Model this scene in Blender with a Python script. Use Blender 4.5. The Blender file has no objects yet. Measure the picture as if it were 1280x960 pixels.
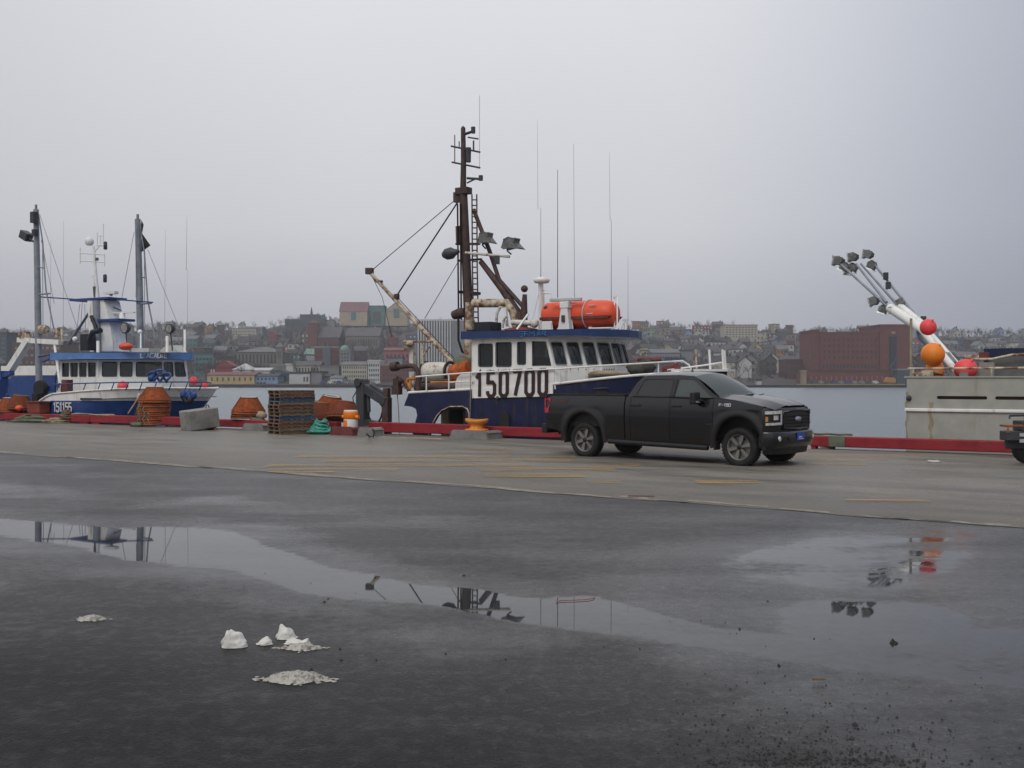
import bpy, math, random
import numpy as np
from mathutils import Vector, Matrix, noise
from mathutils.geometry import tessellate_polygon

random.seed(7)
SC = bpy.context.scene
COL = SC.collection
R = math.radians

# ------------------------------------------------------------------ camera
H = 1.8; FPX = 1300.0; YH = 474.0
cam = bpy.data.cameras.new("camera"); cam.sensor_width = 36.0; cam.lens = 36.0 * FPX / 1280.0
cam.clip_start = 0.1; cam.clip_end = 6000
camo = bpy.data.objects.new("camera", cam); COL.objects.link(camo)
camo.location = (0, 0, H); camo.rotation_euler = (R(90) - math.atan((480 - YH) / FPX), 0, 0)
SC.camera = camo

# ------------------------------------------------------------------ view, sky, sun
SC.view_settings.view_transform = 'Standard'; SC.view_settings.look = 'None'
SC.view_settings.exposure = 0.0; SC.view_settings.gamma = 1.0
try: SC.view_settings.use_curve_mapping = False
except Exception: pass
SC.render.engine = 'CYCLES'
SC.cycles.use_denoising = True
SC.cycles.max_bounces = 6; SC.cycles.volume_bounces = 1; SC.cycles.caustics_reflective = False; SC.cycles.caustics_refractive = False

SUN_EL, SUN_AZ = R(48), R(205)          # behind the camera, a little to the left, buried in cloud
w = bpy.data.worlds.new("World"); SC.world = w; w.use_nodes = True
nt = w.node_tree; nt.nodes.clear()
def N(t, typ, **kw):
    n = t.nodes.new(typ)
    for k, v in kw.items():
        if k.startswith('i_'): n.inputs[k[2:].replace('_', ' ')].default_value = v
        else: setattr(n, k, v)
    return n
def MATH(t, op, a, b=None, c=None, clamp=False):
    n = t.nodes.new('ShaderNodeMath'); n.operation = op; n.use_clamp = clamp
    for i, x in enumerate((a, b, c)):
        if x is None: continue
        if isinstance(x, (int, float)): n.inputs[i].default_value = x
        else: t.links.new(x, n.inputs[i])
    return n.outputs[0]
def RAMP(t, fac, stops, interp='LINEAR'):
    n = t.nodes.new('ShaderNodeValToRGB'); n.color_ramp.interpolation = interp
    e = n.color_ramp.elements
    while len(e) < len(stops): e.new(0.5)
    for i, (p, c) in enumerate(stops):
        e[i].position = p; e[i].color = (c[0], c[1], c[2], 1) if not isinstance(c, (int, float)) else (c, c, c, 1)
    t.links.new(fac, n.inputs[0]); return n.outputs[0]
def MIX(t, fac, a, b, mode='MIX'):
    n = t.nodes.new('ShaderNodeMix'); n.data_type = 'RGBA'; n.blend_type = mode
    for s, x in ((n.inputs[0], fac), (n.inputs[6], a), (n.inputs[7], b)):
        if isinstance(x, (int, float)): s.default_value = x
        elif isinstance(x, tuple): s.default_value = (x[0], x[1], x[2], 1)
        else: t.links.new(x, s)
    return n.outputs[2]
sky = N(nt, 'ShaderNodeTexSky', sky_type='NISHITA', sun_disc=False, sun_elevation=SUN_EL, sun_rotation=SUN_AZ)
hsv = N(nt, 'ShaderNodeHueSaturation'); hsv.inputs['Saturation'].default_value = 0.25
nt.links.new(sky.outputs[0], hsv.inputs['Color'])
tc = N(nt, 'ShaderNodeTexCoord'); sep = N(nt, 'ShaderNodeSeparateXYZ'); nt.links.new(tc.outputs['Generated'], sep.inputs[0])
K = 10.0                                  # the overcast layer is written for a Background strength of 0.1
def g(r, gg, b): return (r * K, gg * K, b * K)
lay = RAMP(nt, sep.outputs[2], [(0.0, g(.375, .385, .405)), (.06, g(.485, .488, .535)), (.14, g(.635, .642, .68)),
                                (.24, g(.70, .71, .75)), (.40, g(.80, .81, .85)), (1.0, g(1.08, 1.09, 1.12))])
mr = N(nt, 'ShaderNodeMapRange', interpolation_type='SMOOTHSTEP'); nt.links.new(sep.outputs[0], mr.inputs[0])
for i, x in ((1, 0.12), (2, .56), (3, 0.0), (4, 1.0)): mr.inputs[i].default_value = x
ml = N(nt, 'ShaderNodeMapRange', interpolation_type='SMOOTHSTEP'); nt.links.new(sep.outputs[0], ml.inputs[0])
for i, x in ((1, -.7), (2, -.1), (3, .82), (4, 1.0)): ml.inputs[i].default_value = x
nz = N(nt, 'ShaderNodeTexNoise'); nz.inputs['Scale'].default_value = 2.2; nz.inputs['Detail'].default_value = 4
nt.links.new(tc.outputs['Generated'], nz.inputs['Vector'])
cl = MATH(nt, 'MULTIPLY_ADD', nz.outputs[0], .14, .93)
fac = MATH(nt, 'MULTIPLY', ml.outputs[0], cl)
lay = MIX(nt, 1.0, lay, MIX(nt, mr.outputs[0], (1.0, 1.0, 1.0), (.50, .54, .62)), 'MULTIPLY')
vm = N(nt, 'ShaderNodeVectorMath', operation='SCALE'); nt.links.new(lay, vm.inputs[0]); nt.links.new(fac, vm.inputs['Scale'])
mixed = MIX(nt, .94, hsv.outputs[0], vm.outputs[0])
bg = N(nt, 'ShaderNodeBackground'); bg.inputs['Strength'].default_value = 0.1
nt.links.new(mixed, bg.inputs['Color'])
wo = N(nt, 'ShaderNodeOutputWorld'); nt.links.new(bg.outputs[0], wo.inputs['Surface'])

sl = bpy.data.lights.new("sun", 'SUN'); sl.energy = 1.1; sl.angle = R(25); sl.color = (1.0, .97, .93)
so = bpy.data.objects.new("sun", sl); COL.objects.link(so); so.location = (-20, -30, 60)
d = Vector((math.sin(SUN_AZ) * math.cos(SUN_EL), math.cos(SUN_AZ) * math.cos(SUN_EL), math.sin(SUN_EL)))
so.rotation_euler = d.to_track_quat('Z', 'Y').to_euler()

# ------------------------------------------------------------------ materials
MATS = {}
def mat(name, col, rough=.6, metal=0.0, var=.18, vs=3.0, stain=None, stain_amt=.35, ss=1.6, bump=.0, bs=30.0, spec=.4, coat=0.0, streak=False):
    """painted / solid surface: base colour with soft variation, optional stain colour in ragged patches"""
    if name in MATS: return MATS[name]
    m = bpy.data.materials.new(name); m.use_nodes = True; t = m.node_tree; t.nodes.clear()
    out = N(t, 'ShaderNodeOutputMaterial'); p = N(t, 'ShaderNodeBsdfPrincipled'); t.links.new(p.outputs[0], out.inputs[0])
    c = N(t, 'ShaderNodeTexCoord').outputs['Object']
    n1 = N(t, 'ShaderNodeTexNoise'); n1.inputs['Scale'].default_value = vs; n1.inputs['Detail'].default_value = 5; t.links.new(c, n1.inputs['Vector'])
    lo = tuple(x * (1 - var) for x in col); hi = tuple(min(1, x * (1 + var)) for x in col)
    cc = RAMP(t, n1.outputs[0], [(.3, lo), (.7, hi)])
    if stain:
        n2 = N(t, 'ShaderNodeTexNoise'); n2.inputs['Scale'].default_value = ss; n2.inputs['Detail'].default_value = 8; n2.inputs['Roughness'].default_value = .65
        if streak:
            mp = N(t, 'ShaderNodeMapping'); mp.inputs['Scale'].default_value = (2.2, 2.2, .28); t.links.new(c, mp.inputs[0]); t.links.new(mp.outputs[0], n2.inputs['Vector'])
        else: t.links.new(c, n2.inputs['Vector'])
        e = .72 - stain_amt * .45
        f = RAMP(t, n2.outputs[0], [(e, 0.0), (min(.99, e + .16), 1.0)])
        cc = MIX(t, f, cc, stain)
    t.links.new(cc, p.inputs['Base Color'])
    p.inputs['Roughness'].default_value = rough; p.inputs['Metallic'].default_value = metal
    p.inputs['Specular IOR Level'].default_value = spec
    if coat: p.inputs['Coat Weight'].default_value = coat; p.inputs['Coat Roughness'].default_value = .08
    if bump:
        n3 = N(t, 'ShaderNodeTexNoise'); n3.inputs['Scale'].default_value = bs; n3.inputs['Detail'].default_value = 6; t.links.new(c, n3.inputs['Vector'])
        b = N(t, 'ShaderNodeBump'); b.inputs['Strength'].default_value = bump; b.inputs['Distance'].default_value = .02
        t.links.new(n3.outputs[0], b.inputs['Height']); t.links.new(b.outputs[0], p.inputs['Normal'])
    MATS[name] = m; return m
def glassmat(name, tint, see=.35):
    """pane: a sky-reflecting surface through which the dark inside shows"""
    m = bpy.data.materials.new(name); m.use_nodes = True; t = m.node_tree; t.nodes.clear()
    out = N(t, 'ShaderNodeOutputMaterial'); p = N(t, 'ShaderNodeBsdfPrincipled')
    p.inputs['Base Color'].default_value = (*tint, 1); p.inputs['Roughness'].default_value = .06; p.inputs['Specular IOR Level'].default_value = .7
    tr = N(t, 'ShaderNodeBsdfTransparent'); tr.inputs[0].default_value = (.75, .8, .8, 1)
    mx = N(t, 'ShaderNodeMixShader'); mx.inputs[0].default_value = see
    t.links.new(p.outputs[0], mx.inputs[1]); t.links.new(tr.outputs[0], mx.inputs[2]); t.links.new(mx.outputs[0], out.inputs[0])
    MATS[name] = m; return m
RUST = (.16, .07, .035)
M = dict(
 navy=mat('navy_paint', (.008, .013, .050), .42, stain=(.045, .034, .036), stain_amt=.36, var=.25, streak=True, ss=2.4),
 white=mat('white_boat_paint', (.74, .73, .70), .5, stain=(.40, .31, .21), stain_amt=.33, var=.08, streak=True, ss=2.2),
 whiterust=mat('white_paint_rusting', (.58, .55, .48), .6, stain=RUST, stain_amt=.42, var=.15, ss=5),
 cream=mat('cream_pipe_rusting', (.50, .44, .33), .65, stain=RUST, stain_amt=.62, var=.2, ss=5),
 beige=mat('beige_paint', (.30, .26, .18), .6, stain=(.14, .10, .06), stain_amt=.4),
 hullgrey=mat('weathered_white_hull', (.33, .33, .29), .55, stain=(.25, .23, .165), stain_amt=.33, var=.1, streak=True, ss=.9),
 rustdark=mat('rusty_dark_steel', (.060, .036, .032), .7, stain=(.13, .06, .038), stain_amt=.42, var=.35, ss=4, bump=.2),
 steel=mat('dark_grey_steel', (.045, .047, .052), .55, stain=(.09, .06, .045), stain_amt=.3, var=.3),
 galv=mat('galvanised_grey', (.22, .24, .27), .5, stain=(.13, .11, .10), stain_amt=.3, var=.2),
 black=mat('black_rubber', (.016, .016, .017), .75, var=.3),
 lampgrey=mat('weathered_lamp_housing', (.13, .135, .13), .5, stain=(.22, .22, .20), stain_amt=.5, var=.4, ss=9), blackbox=mat('black_plastic', (.012, .013, .018), .5, var=.2),
 blue=mat('visor_blue_paint', (.095, .20, .45), .5, stain=(.16, .25, .42), stain_amt=.25, var=.15),
 blueh=mat('hull_blue_paint', (.02, .055, .20), .45, stain=(.05, .08, .17), stain_amt=.3, var=.2),
 visor=mat('dark_blue_visor', (.020, .042, .13), .45, stain=(.05, .09, .2), stain_amt=.3, var=.2),
 cyan=mat('pale_blue_lettering', (.055, .20, .42), .6, stain=(.025, .06, .17), stain_amt=.6, ss=7),
 maroon=mat('dark_maroon_numerals', (.030, .010, .014), .6, var=.1),
 offwhite=mat('off_white_lettering', (.6, .6, .6), .6, var=.08),
 orange=mat('orange_life_raft', (.72, .085, .03), .45, stain=(.5, .09, .05), stain_amt=.25, var=.08),
 buoyor=mat('orange_buoy', (.80, .22, .02), .5, var=.1),
 buoyred=mat('pinkish_red_buoy', (.78, .07, .075), .5, var=.1),
 redtimber=mat('red_painted_timber', (.25, .014, .021), .65, stain=(.09, .03, .028), stain_amt=.4, var=.25, ss=3, bump=.25, bs=14),
 wood=mat('weathered_wood', (.17, .105, .062), .8, stain=(.06, .05, .045), stain_amt=.45, var=.35, ss=3, bump=.3, bs=25),
 woodgrey=mat('grey_wood', (.19, .145, .10), .8, stain=(.08, .065, .055), stain_amt=.4, var=.3, ss=3, bump=.3, bs=25),
 woodred=mat('reddish_wood', (.17, .085, .06), .8, stain=(.06, .04, .04), stain_amt=.4, var=.3, ss=3, bump=.3, bs=25),
 woodblue=mat('blue_painted_wood', (.035, .085, .19), .7, stain=(.08, .08, .09), stain_amt=.35, var=.25, ss=4),
 concrete=mat('cast_concrete', (.235, .225, .205), .85, stain=(.13, .12, .105), stain_amt=.45, var=.15, bump=.4, bs=30),
 concdark=mat('old_concrete', (.22, .215, .205), .85, stain=(.12, .11, .10), stain_amt=.45, var=.2, bump=.4, bs=25),
 potred=mat('orange_crab_pot_net', (.42, .085, .018), .85, stain=(.15, .05, .02), stain_amt=.5, var=.3, ss=9, bump=.8, bs=60),
 potdark=mat('dark_red_crab_pot_net', (.22, .045, .022), .85, stain=(.10, .045, .022), stain_amt=.5, var=.3, ss=9, bump=.8, bs=60),
 potframe=mat('rusty_pot_frame', (.23, .075, .025), .8, var=.3),
 green=mat('teal_rope', (.07, .32, .25), .85, var=.3, bump=.5, bs=60),
 tan=mat('tan_rope', (.30, .25, .17), .9, var=.3, bump=.4, bs=60),
 netdark=mat('dark_heaped_net', (.05, .058, .045), .9, stain=(.14, .05, .03), stain_amt=.4, var=.4, ss=6, bump=.9, bs=40), netgreen=mat('green_brown_net', (.12, .135, .09), .9, var=.4, bump=.9, bs=40),
 yellowb=mat('worn_orange_yellow_paint', (.60, .22, .025), .6, stain=(.22, .11, .04), stain_amt=.4, var=.2, ss=6),
 orangeb=mat('bright_orange_paint', (.82, .21, .01), .55, var=.1, stain=(.5, .15, .03), stain_amt=.2),
 redb=mat('dull_red_paint', (.15, .035, .03), .8, stain=(.11, .09, .07), stain_amt=.45, var=.25, ss=5, bump=.4),
 ice=mat('dirty_ice', (.60, .58, .53), .35, stain=(.44, .40, .33), stain_amt=.36, var=.08, ss=9, bump=.3, bs=40),
 slush=mat('dirty_slush', (.43, .41, .36), .4, stain=(.13, .115, .09), stain_amt=.52, var=.2, ss=22, bump=.9, bs=60),
 tyre=mat('tyre_rubber', (.014, .014, .014), .85, var=.4, vs=8),
 paint=mat('charcoal_truck_paint', (.0032, .0034, .0045), .25, stain=(.009, .008, .0065), stain_amt=.30, var=.2, ss=1.6, spec=.42, coat=.45),
 trim=mat('black_trim', (.012, .012, .013), .55, var=.2),
 flare=mat('dusty_flare_plastic', (.020, .019, .018), .6, var=.25, spec=.3),
 rim=mat('dirty_alloy', (.20, .19, .175), .45, metal=.5, var=.25, stain=(.08, .07, .06), stain_amt=.3, ss=8),
 chrome=mat('silver_badge', (.55, .55, .56), .3, metal=.6, var=.1),
 lampglass=mat('clear_headlamp', (.50, .49, .46), .18, var=.3, vs=14, spec=.8),
 amber=mat('amber_reflector', (.45, .2, .05), .3),
 taillight=mat('red_tail_light', (.36, .03, .045), .25, var=.25, vs=10),
 seat=mat('dark_cab_interior', (.02, .02, .021), .8),
 plateblue=mat('blue_front_plate', (.02, .06, .36), .4),
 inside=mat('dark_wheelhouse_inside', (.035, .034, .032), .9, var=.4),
 curtain=mat('pale_curtain', (.45, .46, .44), .9, var=.1),
 tarp=mat('grey_tarpaulin', (.13, .135, .13), .8, var=.2, bump=.3, bs=6),
 litter=mat('pale_litter', (.5, .49, .46), .8),
)
M['glass'] = glassmat('dark_window_glass', (.022, .026, .028), .42)
M['tint'] = glassmat('tinted_truck_glass', (.010, .011, .012), .08)
M['clear'] = glassmat('clear_truck_glass', (.07, .085, .085), .30)
# ------------------------------------------------------------------ mesh builder
ORG = {}
class MB:
    def __init__(s): s.v = []; s.f = []; s.m = []; s.s = []
    def add(s, vs, fs, mi=0, sm=False):
        o = len(s.v); s.v += [tuple(p) for p in vs]; s.f += [tuple(i + o for i in f) for f in fs]
        s.m += [mi] * len(fs); s.s += [sm] * len(fs); return s
    def box(s, c, size, rot=None, mi=0):
        x, y, z = (q / 2 for q in size); c = Vector(c)
        if isinstance(rot, (int, float)): rot = Matrix.Rotation(rot, 3, 'Z')
        ps = [Vector((i, j, k)) for i in (-x, x) for j in (-y, y) for k in (-z, z)]
        if rot is not None: ps = [rot @ p for p in ps]
        return s.add([c + p for p in ps], [(0, 1, 3, 2), (4, 6, 7, 5), (0, 4, 5, 1), (2, 3, 7, 6), (0, 2, 6, 4), (1, 5, 7, 3)], mi)
    def bx(s, lo, hi, mi=0):
        return s.box([(a + b) / 2 for a, b in zip(lo, hi)], [b - a for a, b in zip(lo, hi)], None, mi)
    def beam(s, p0, p1, wd, ht, mi=0, up=(0, 0, 1)):
        p0 = Vector(p0); p1 = Vector(p1); d = p1 - p0; L = d.length; d.normalize()
        u = Vector(up)
        if abs(d.dot(u)) > .97: u = Vector((0, 1, 0))
        sd = d.cross(u).normalized(); up2 = sd.cross(d)
        return s.box((p0 + p1) / 2, (L, wd, ht), Matrix((d, sd, up2)).transposed(), mi)
    def tube(s, path, r, n=7, mi=0, closed=False, caps=True):
        P = [Vector(p) for p in path]; k = len(P)
        rs = r if isinstance(r, (list, tuple)) else [r] * k
        vs = []; ref = None
        for i, p in enumerate(P):
            if closed: t = P[(i + 1) % k] - P[i - 1]
            else: t = P[min(i + 1, k - 1)] - P[max(i - 1, 0)]
            t.normalize()
            if ref is None:
                ref = Vector((0, 0, 1)) if abs(t.z) < .9 else Vector((1, 0, 0))
            x = t.cross(ref)
            if x.length < 1e-4: x = t.cross(Vector((0, 1, 0)))
            x.normalize(); y = x.cross(t); ref = y
            for j in range(n):
                a = 2 * math.pi * j / n; vs.append(p + (x * math.cos(a) + y * math.sin(a)) * rs[i])
        fs = []
        for i in range(k if closed else k - 1):
            for j in range(n):
                a = i * n + j; b = i * n + (j + 1) % n; i2 = (i + 1) % k
                fs.append((a, b, i2 * n + (j + 1) % n, i2 * n + j))
        s.add(vs, fs, mi, True)
        if caps and not closed: s.add(vs[:n], [tuple(range(n))], mi); s.add(vs[-n:], [tuple(range(n))], mi)
        return s
    def lathe(s, prof, c, n=16, rot=None, mi=0, sm=True, jit=0.0):
        """profile of (radius, height) spun round z, then rotated and moved"""
        c = Vector(c); vs = []
        for r, z in prof:
            for j in range(n):
                a = 2 * math.pi * j / n; q = Vector((r * math.cos(a), r * math.sin(a), z))
                if jit: q += Vector((random.uniform(-jit, jit), random.uniform(-jit, jit), random.uniform(-jit, jit)))
                vs.append(c + (rot @ q if rot is not None else q))
        fs = [(i * n + j, i * n + (j + 1) % n, (i + 1) * n + (j + 1) % n, (i + 1) * n + j) for i in range(len(prof) - 1) for j in range(n)]
        s.add(vs, fs, mi, sm)
        if prof[0][0] > 1e-3: s.add(vs[:n], [tuple(range(n))], mi)
        if prof[-1][0] > 1e-3: s.add(vs[-n:], [tuple(range(n))], mi)
        return s
    def ball(s, c, r, n=14, m=9, sc=(1, 1, 1), mi=0, lump=0.0, seed=0):
        vs = []; c = Vector(c)
        for i in range(m + 1):
            th = math.pi * i / m
            for j in range(n):
                ph = 2 * math.pi * j / n
                q = Vector((math.sin(th) * math.cos(ph), math.sin(th) * math.sin(ph), math.cos(th)))
                k = 1 + (lump * noise.noise(q * 1.7 + Vector((seed, seed * 1.3, 0))) if lump else 0)
                vs.append(c + Vector((q.x * sc[0], q.y * sc[1], q.z * sc[2])) * r * k)
        fs = [(i * n + j, i * n + (j + 1) % n, (i + 1) * n + (j + 1) % n, (i + 1) * n + j) for i in range(m) for j in range(n)]
        return s.add(vs, fs, mi, True)
    def grid(s, rows, mi=0, sm=True):
        k = len(rows[0]); vs = [p for r in rows for p in r]
        return s.add(vs, [(i * k + j, i * k + j + 1, (i + 1) * k + j + 1, (i + 1) * k + j) for i in range(len(rows) - 1) for j in range(k - 1)], mi, sm)
    def plate(s, outline, holes, fn, mi=0, sides=True):
        """flat polygon with holes; fn(x, y, t) -> 3-D point, t = 0 front face, 1 back face"""
        loops = [outline] + list(holes)
        tri = tessellate_polygon([[Vector((x, y, 0)) for x, y in lp] for lp in loops])
        flat = [p for lp in loops for p in lp]; n = len(flat)
        vs = [fn(x, y, 0) for x, y in flat] + [fn(x, y, 1) for x, y in flat]
        fs = [tuple(t) for t in tri] + [tuple(i + n for i in reversed(t)) for t in tri]
        if sides:
            o = 0
            for lp in loops:
                k = len(lp)
                for i in range(k): fs.append((o + i, o + (i + 1) % k, n + o + (i + 1) % k, n + o + i))
                o += k
        return s.add(vs, fs, mi)
    def ribbon(s, path, wd, fn, closed=False, mi=0):
        """flat brush stroke along a 2-D path, laid on fn(x, y, t)"""
        P = [Vector((p[0], p[1])) for p in path]; k = len(P); L = []; Rr = []
        for i in range(k):
            a = P[i - 1] if (closed or i > 0) else None; b = P[(i + 1) % k] if (closed or i < k - 1) else None
            d1 = (P[i] - a).normalized() if a is not None else None; d2 = (b - P[i]).normalized() if b is not None else None
            d1 = d1 or d2; d2 = d2 or d1
            n1 = Vector((-d1.y, d1.x)); n2 = Vector((-d2.y, d2.x)); m = n1 + n2
            if m.length < .3: m = n1
            m.normalize(); q = wd / 2 / max(.45, m.dot(n1))
            L.append(P[i] + m * q); Rr.append(P[i] - m * q)
        for i in range(k if closed else k - 1):
            j = (i + 1) % k; qs = [L[i], L[j], Rr[j], Rr[i]]
            vs = [fn(p.x, p.y, 0) for p in qs] + [fn(p.x, p.y, 1) for p in qs]
            s.add(vs, [(0, 1, 2, 3), (0, 4, 5, 1), (3, 2, 6, 7), (0, 3, 7, 4), (1, 5, 6, 2)], mi)
        return s
    def build(s, name, mats, parent=None, label=None, kind=None, bevel=0.0, at=None):
        me = bpy.data.meshes.new(name)
        o3 = Vector(ORG.get(parent.name, (0, 0, 0))) if parent is not None else Vector((0, 0, 0))
        sh = o3 + (Vector(at) if at is not None else Vector((0, 0, 0)))
        arr = np.array(s.v, dtype=np.float64) - np.array(sh)
        me.from_pydata(arr.tolist(), [], s.f)
        mats = mats if isinstance(mats, (list, tuple)) else [mats]
        for m in mats: me.materials.append(M[m] if isinstance(m, str) else m)
        me.polygons.foreach_set('material_index', s.m); me.polygons.foreach_set('use_smooth', s.s)
        me.validate(); me.update()
        o = bpy.data.objects.new(name, me); COL.objects.link(o)
        if parent is not None: o.parent = parent; ORG[o.name] = tuple(o3 + (Vector(at) if at is not None else Vector((0, 0, 0))))
        if at is not None: o.location = at
        if label: o['label'] = label
        if kind: o['kind'] = kind
        if bevel:
            b = o.modifiers.new('bevel', 'BEVEL'); b.width = bevel; b.segments = 2; b.limit_method = 'ANGLE'; b.angle_limit = R(40)
        return o

class Frame:
    def __init__(s, x, y, ang): s.p = Vector((x, y, 0)); s.a = ang; s.m = Matrix.Rotation(ang, 3, 'Z')
    def w(s, p): return s.p + s.m @ Vector(p)
    def inv(s, p): return s.m.transposed() @ (Vector(p) - s.p)
WORLD = Frame(0, 0, 0)
QA = math.atan2(-.515, .857)
QUAY = Frame(0, 31.1, QA)            # x along the quay edge (to the right), y out over the water
def thing(name, label, cat, frame=WORLD, origin=(0, 0, 0), group=None):
    o = bpy.data.objects.new(name, None); COL.objects.link(o); o.empty_display_size = .2
    o.location = frame.w(origin); o.rotation_euler = (0, 0, frame.a)
    o['label'] = label; o['category'] = cat
    if group: o['group'] = group
    ORG[o.name] = tuple(origin); return o
def single(mb, name, mats, label, cat, frame=WORLD, origin=(0, 0, 0), group=None, bevel=0.0, kind=None):
    """a thing that is one mesh"""
    me = mb.build(name, mats, None, None, kind, bevel)
    arr = np.empty(len(me.data.vertices) * 3); me.data.vertices.foreach_get('co', arr)
    arr = arr.reshape(-1, 3) - np.array(origin); me.data.vertices.foreach_set('co', arr.ravel()); me.data.update()
    me.location = frame.w(origin); me.rotation_euler = (0, 0, frame.a)
    me['label'] = label; me['category'] = cat
    if group: me['group'] = group
    return me
def kids(o): return [c for c in bpy.data.objects if c.parent is o]
def copy_tree(o, parent=None, ch=None):
    c = o.copy(); COL.objects.link(c)
    if parent is not None: c.parent = parent
    ORG[c.name] = ORG.get(o.name, (0, 0, 0))
    for k in (ch[o.name] if ch is not None and o.name in ch else list(o.children)): copy_tree(k, c, ch)
    return c

# photograph geometry: a sight line through the pixel, met with a plane of known place
def sight(px, py): return Vector(((px - 640) / FPX, 1.0, -(py - YH) / FPX))
UQ = QUAY.m @ Vector((1, 0, 0)); VQ = QUAY.m @ Vector((0, 1, 0))
def q(px, py, b):                     # point on the vertical plane b metres beyond the quay edge, in quay coordinates
    dd = sight(px, py); t = (QUAY.p + VQ * b).dot(VQ) / dd.dot(VQ); p = dd * t
    r = QUAY.inv(p); return Vector((r.x, b, H + p.z))
def gnd(px, py, z=0.0):               # point on the ground
    t = FPX * (H - z) / (py - YH); return Vector(((px - 640) / FPX * t, t, z))
def far(px, py, D): return Vector(((px - 640) / FPX * D, D, H - (py - YH) / FPX * D))

GL = {'0': ([[(.12, .0), (.38, .0), (.5, .12), (.5, .88), (.38, 1), (.12, 1), (0, .88), (0, .12)]], True),
      '1': ([[(.0, .78), (.24, 1.0), (.24, 0)]], False),
      '5': ([[(.5, 1), (.04, 1), (.02, .58), (.36, .58), (.5, .46), (.5, .12), (.38, 0), (.12, 0), (0, .12), (0, .22)]], False),
      '7': ([[(0, 1), (.5, 1), (.16, 0)]], False),
      'L': ([[(0, 1), (0, 0), (.45, 0)]], False), 'A': ([[(0, 0), (.25, 1), (.5, 0)], [(.1, .35), (.4, .35)]], False),
      'C': ([[(.5, .85), (.38, 1), (.12, 1), (0, .85), (0, .15), (.12, 0), (.38, 0), (.5, .15)]], False),
      'D': ([[(0, 0), (.32, 0), (.5, .2), (.5, .8), (.32, 1), (0, 1), (0, 0)]], False),
      'I': ([[(.12, 0), (.12, 1)]], False), 'E': ([[(.48, 1), (0, 1), (0, 0), (.48, 0)], [(0, .5), (.4, .5)]], False),
      'F': ([[(.48, 1), (0, 1), (0, 0)], [(0, .5), (.4, .5)]], False), "'": ([[(.1, 1), (.06, .75)]], False),
      'M': ([[(0, 0), (0, 1), (.3, .4), (.6, 1), (.6, 0)]], False), 'R': ([[(0, 0), (0, 1), (.35, 1), (.48, .85), (.48, .65), (.35, .52), (0, .52)], [(.22, .52), (.5, 0)]], False),
      '-': ([[(.1, .5), (.4, .5)]], False)}
GW = {'1': .42, 'I': .34, "'": .25, 'M': .78}
def text(mb, s, x, y, wd, ht, stroke, fn, gap=.16, mi=0):
    tot = sum(GW.get(c, .5) + gap for c in s) - gap; k = wd / tot; cx = x
    for c in s:
        st, cl_ = GL[c]
        for path in st: mb.ribbon([(cx + p[0] * k, y + p[1] * ht) for p in path], stroke, fn, cl_, mi)
        cx += (GW.get(c, .5) + gap) * k
def lerp(a, b, t): return a + (b - a) * t
def interp(x, pts): return float(np.interp(x, [p[0] for p in pts], [p[1] for p in pts]))
def rect(x0, x1, y0, y1, r=0.0, skew=0.0):
    """rounded window outline; skew shifts the top sideways"""
    if r <= 0: ps = [(x0, y0), (x1, y0), (x1, y1), (x0, y1)]
    else:
        ps = []
        for cx, cy, a0 in ((x0 + r, y0 + r, 180), (x1 - r, y0 + r, 270), (x1 - r, y1 - r, 0), (x0 + r, y1 - r, 90)):
            for a in (0, 45, 90): ps.append((cx + r * math.cos(R(a0 + a)), cy + r * math.sin(R(a0 + a))))
    return [(x + skew * (y - y0) / (y1 - y0), y) for x, y in ps]
# ------------------------------------------------------------------ ground
WL = -1.4                                  # water level, metres under the quay
def edge_b(a): return -11.85 - .058 * a + .05 * math.sin(a * 1.3) + .04 * math.sin(a * 3.7 + 1)

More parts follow.
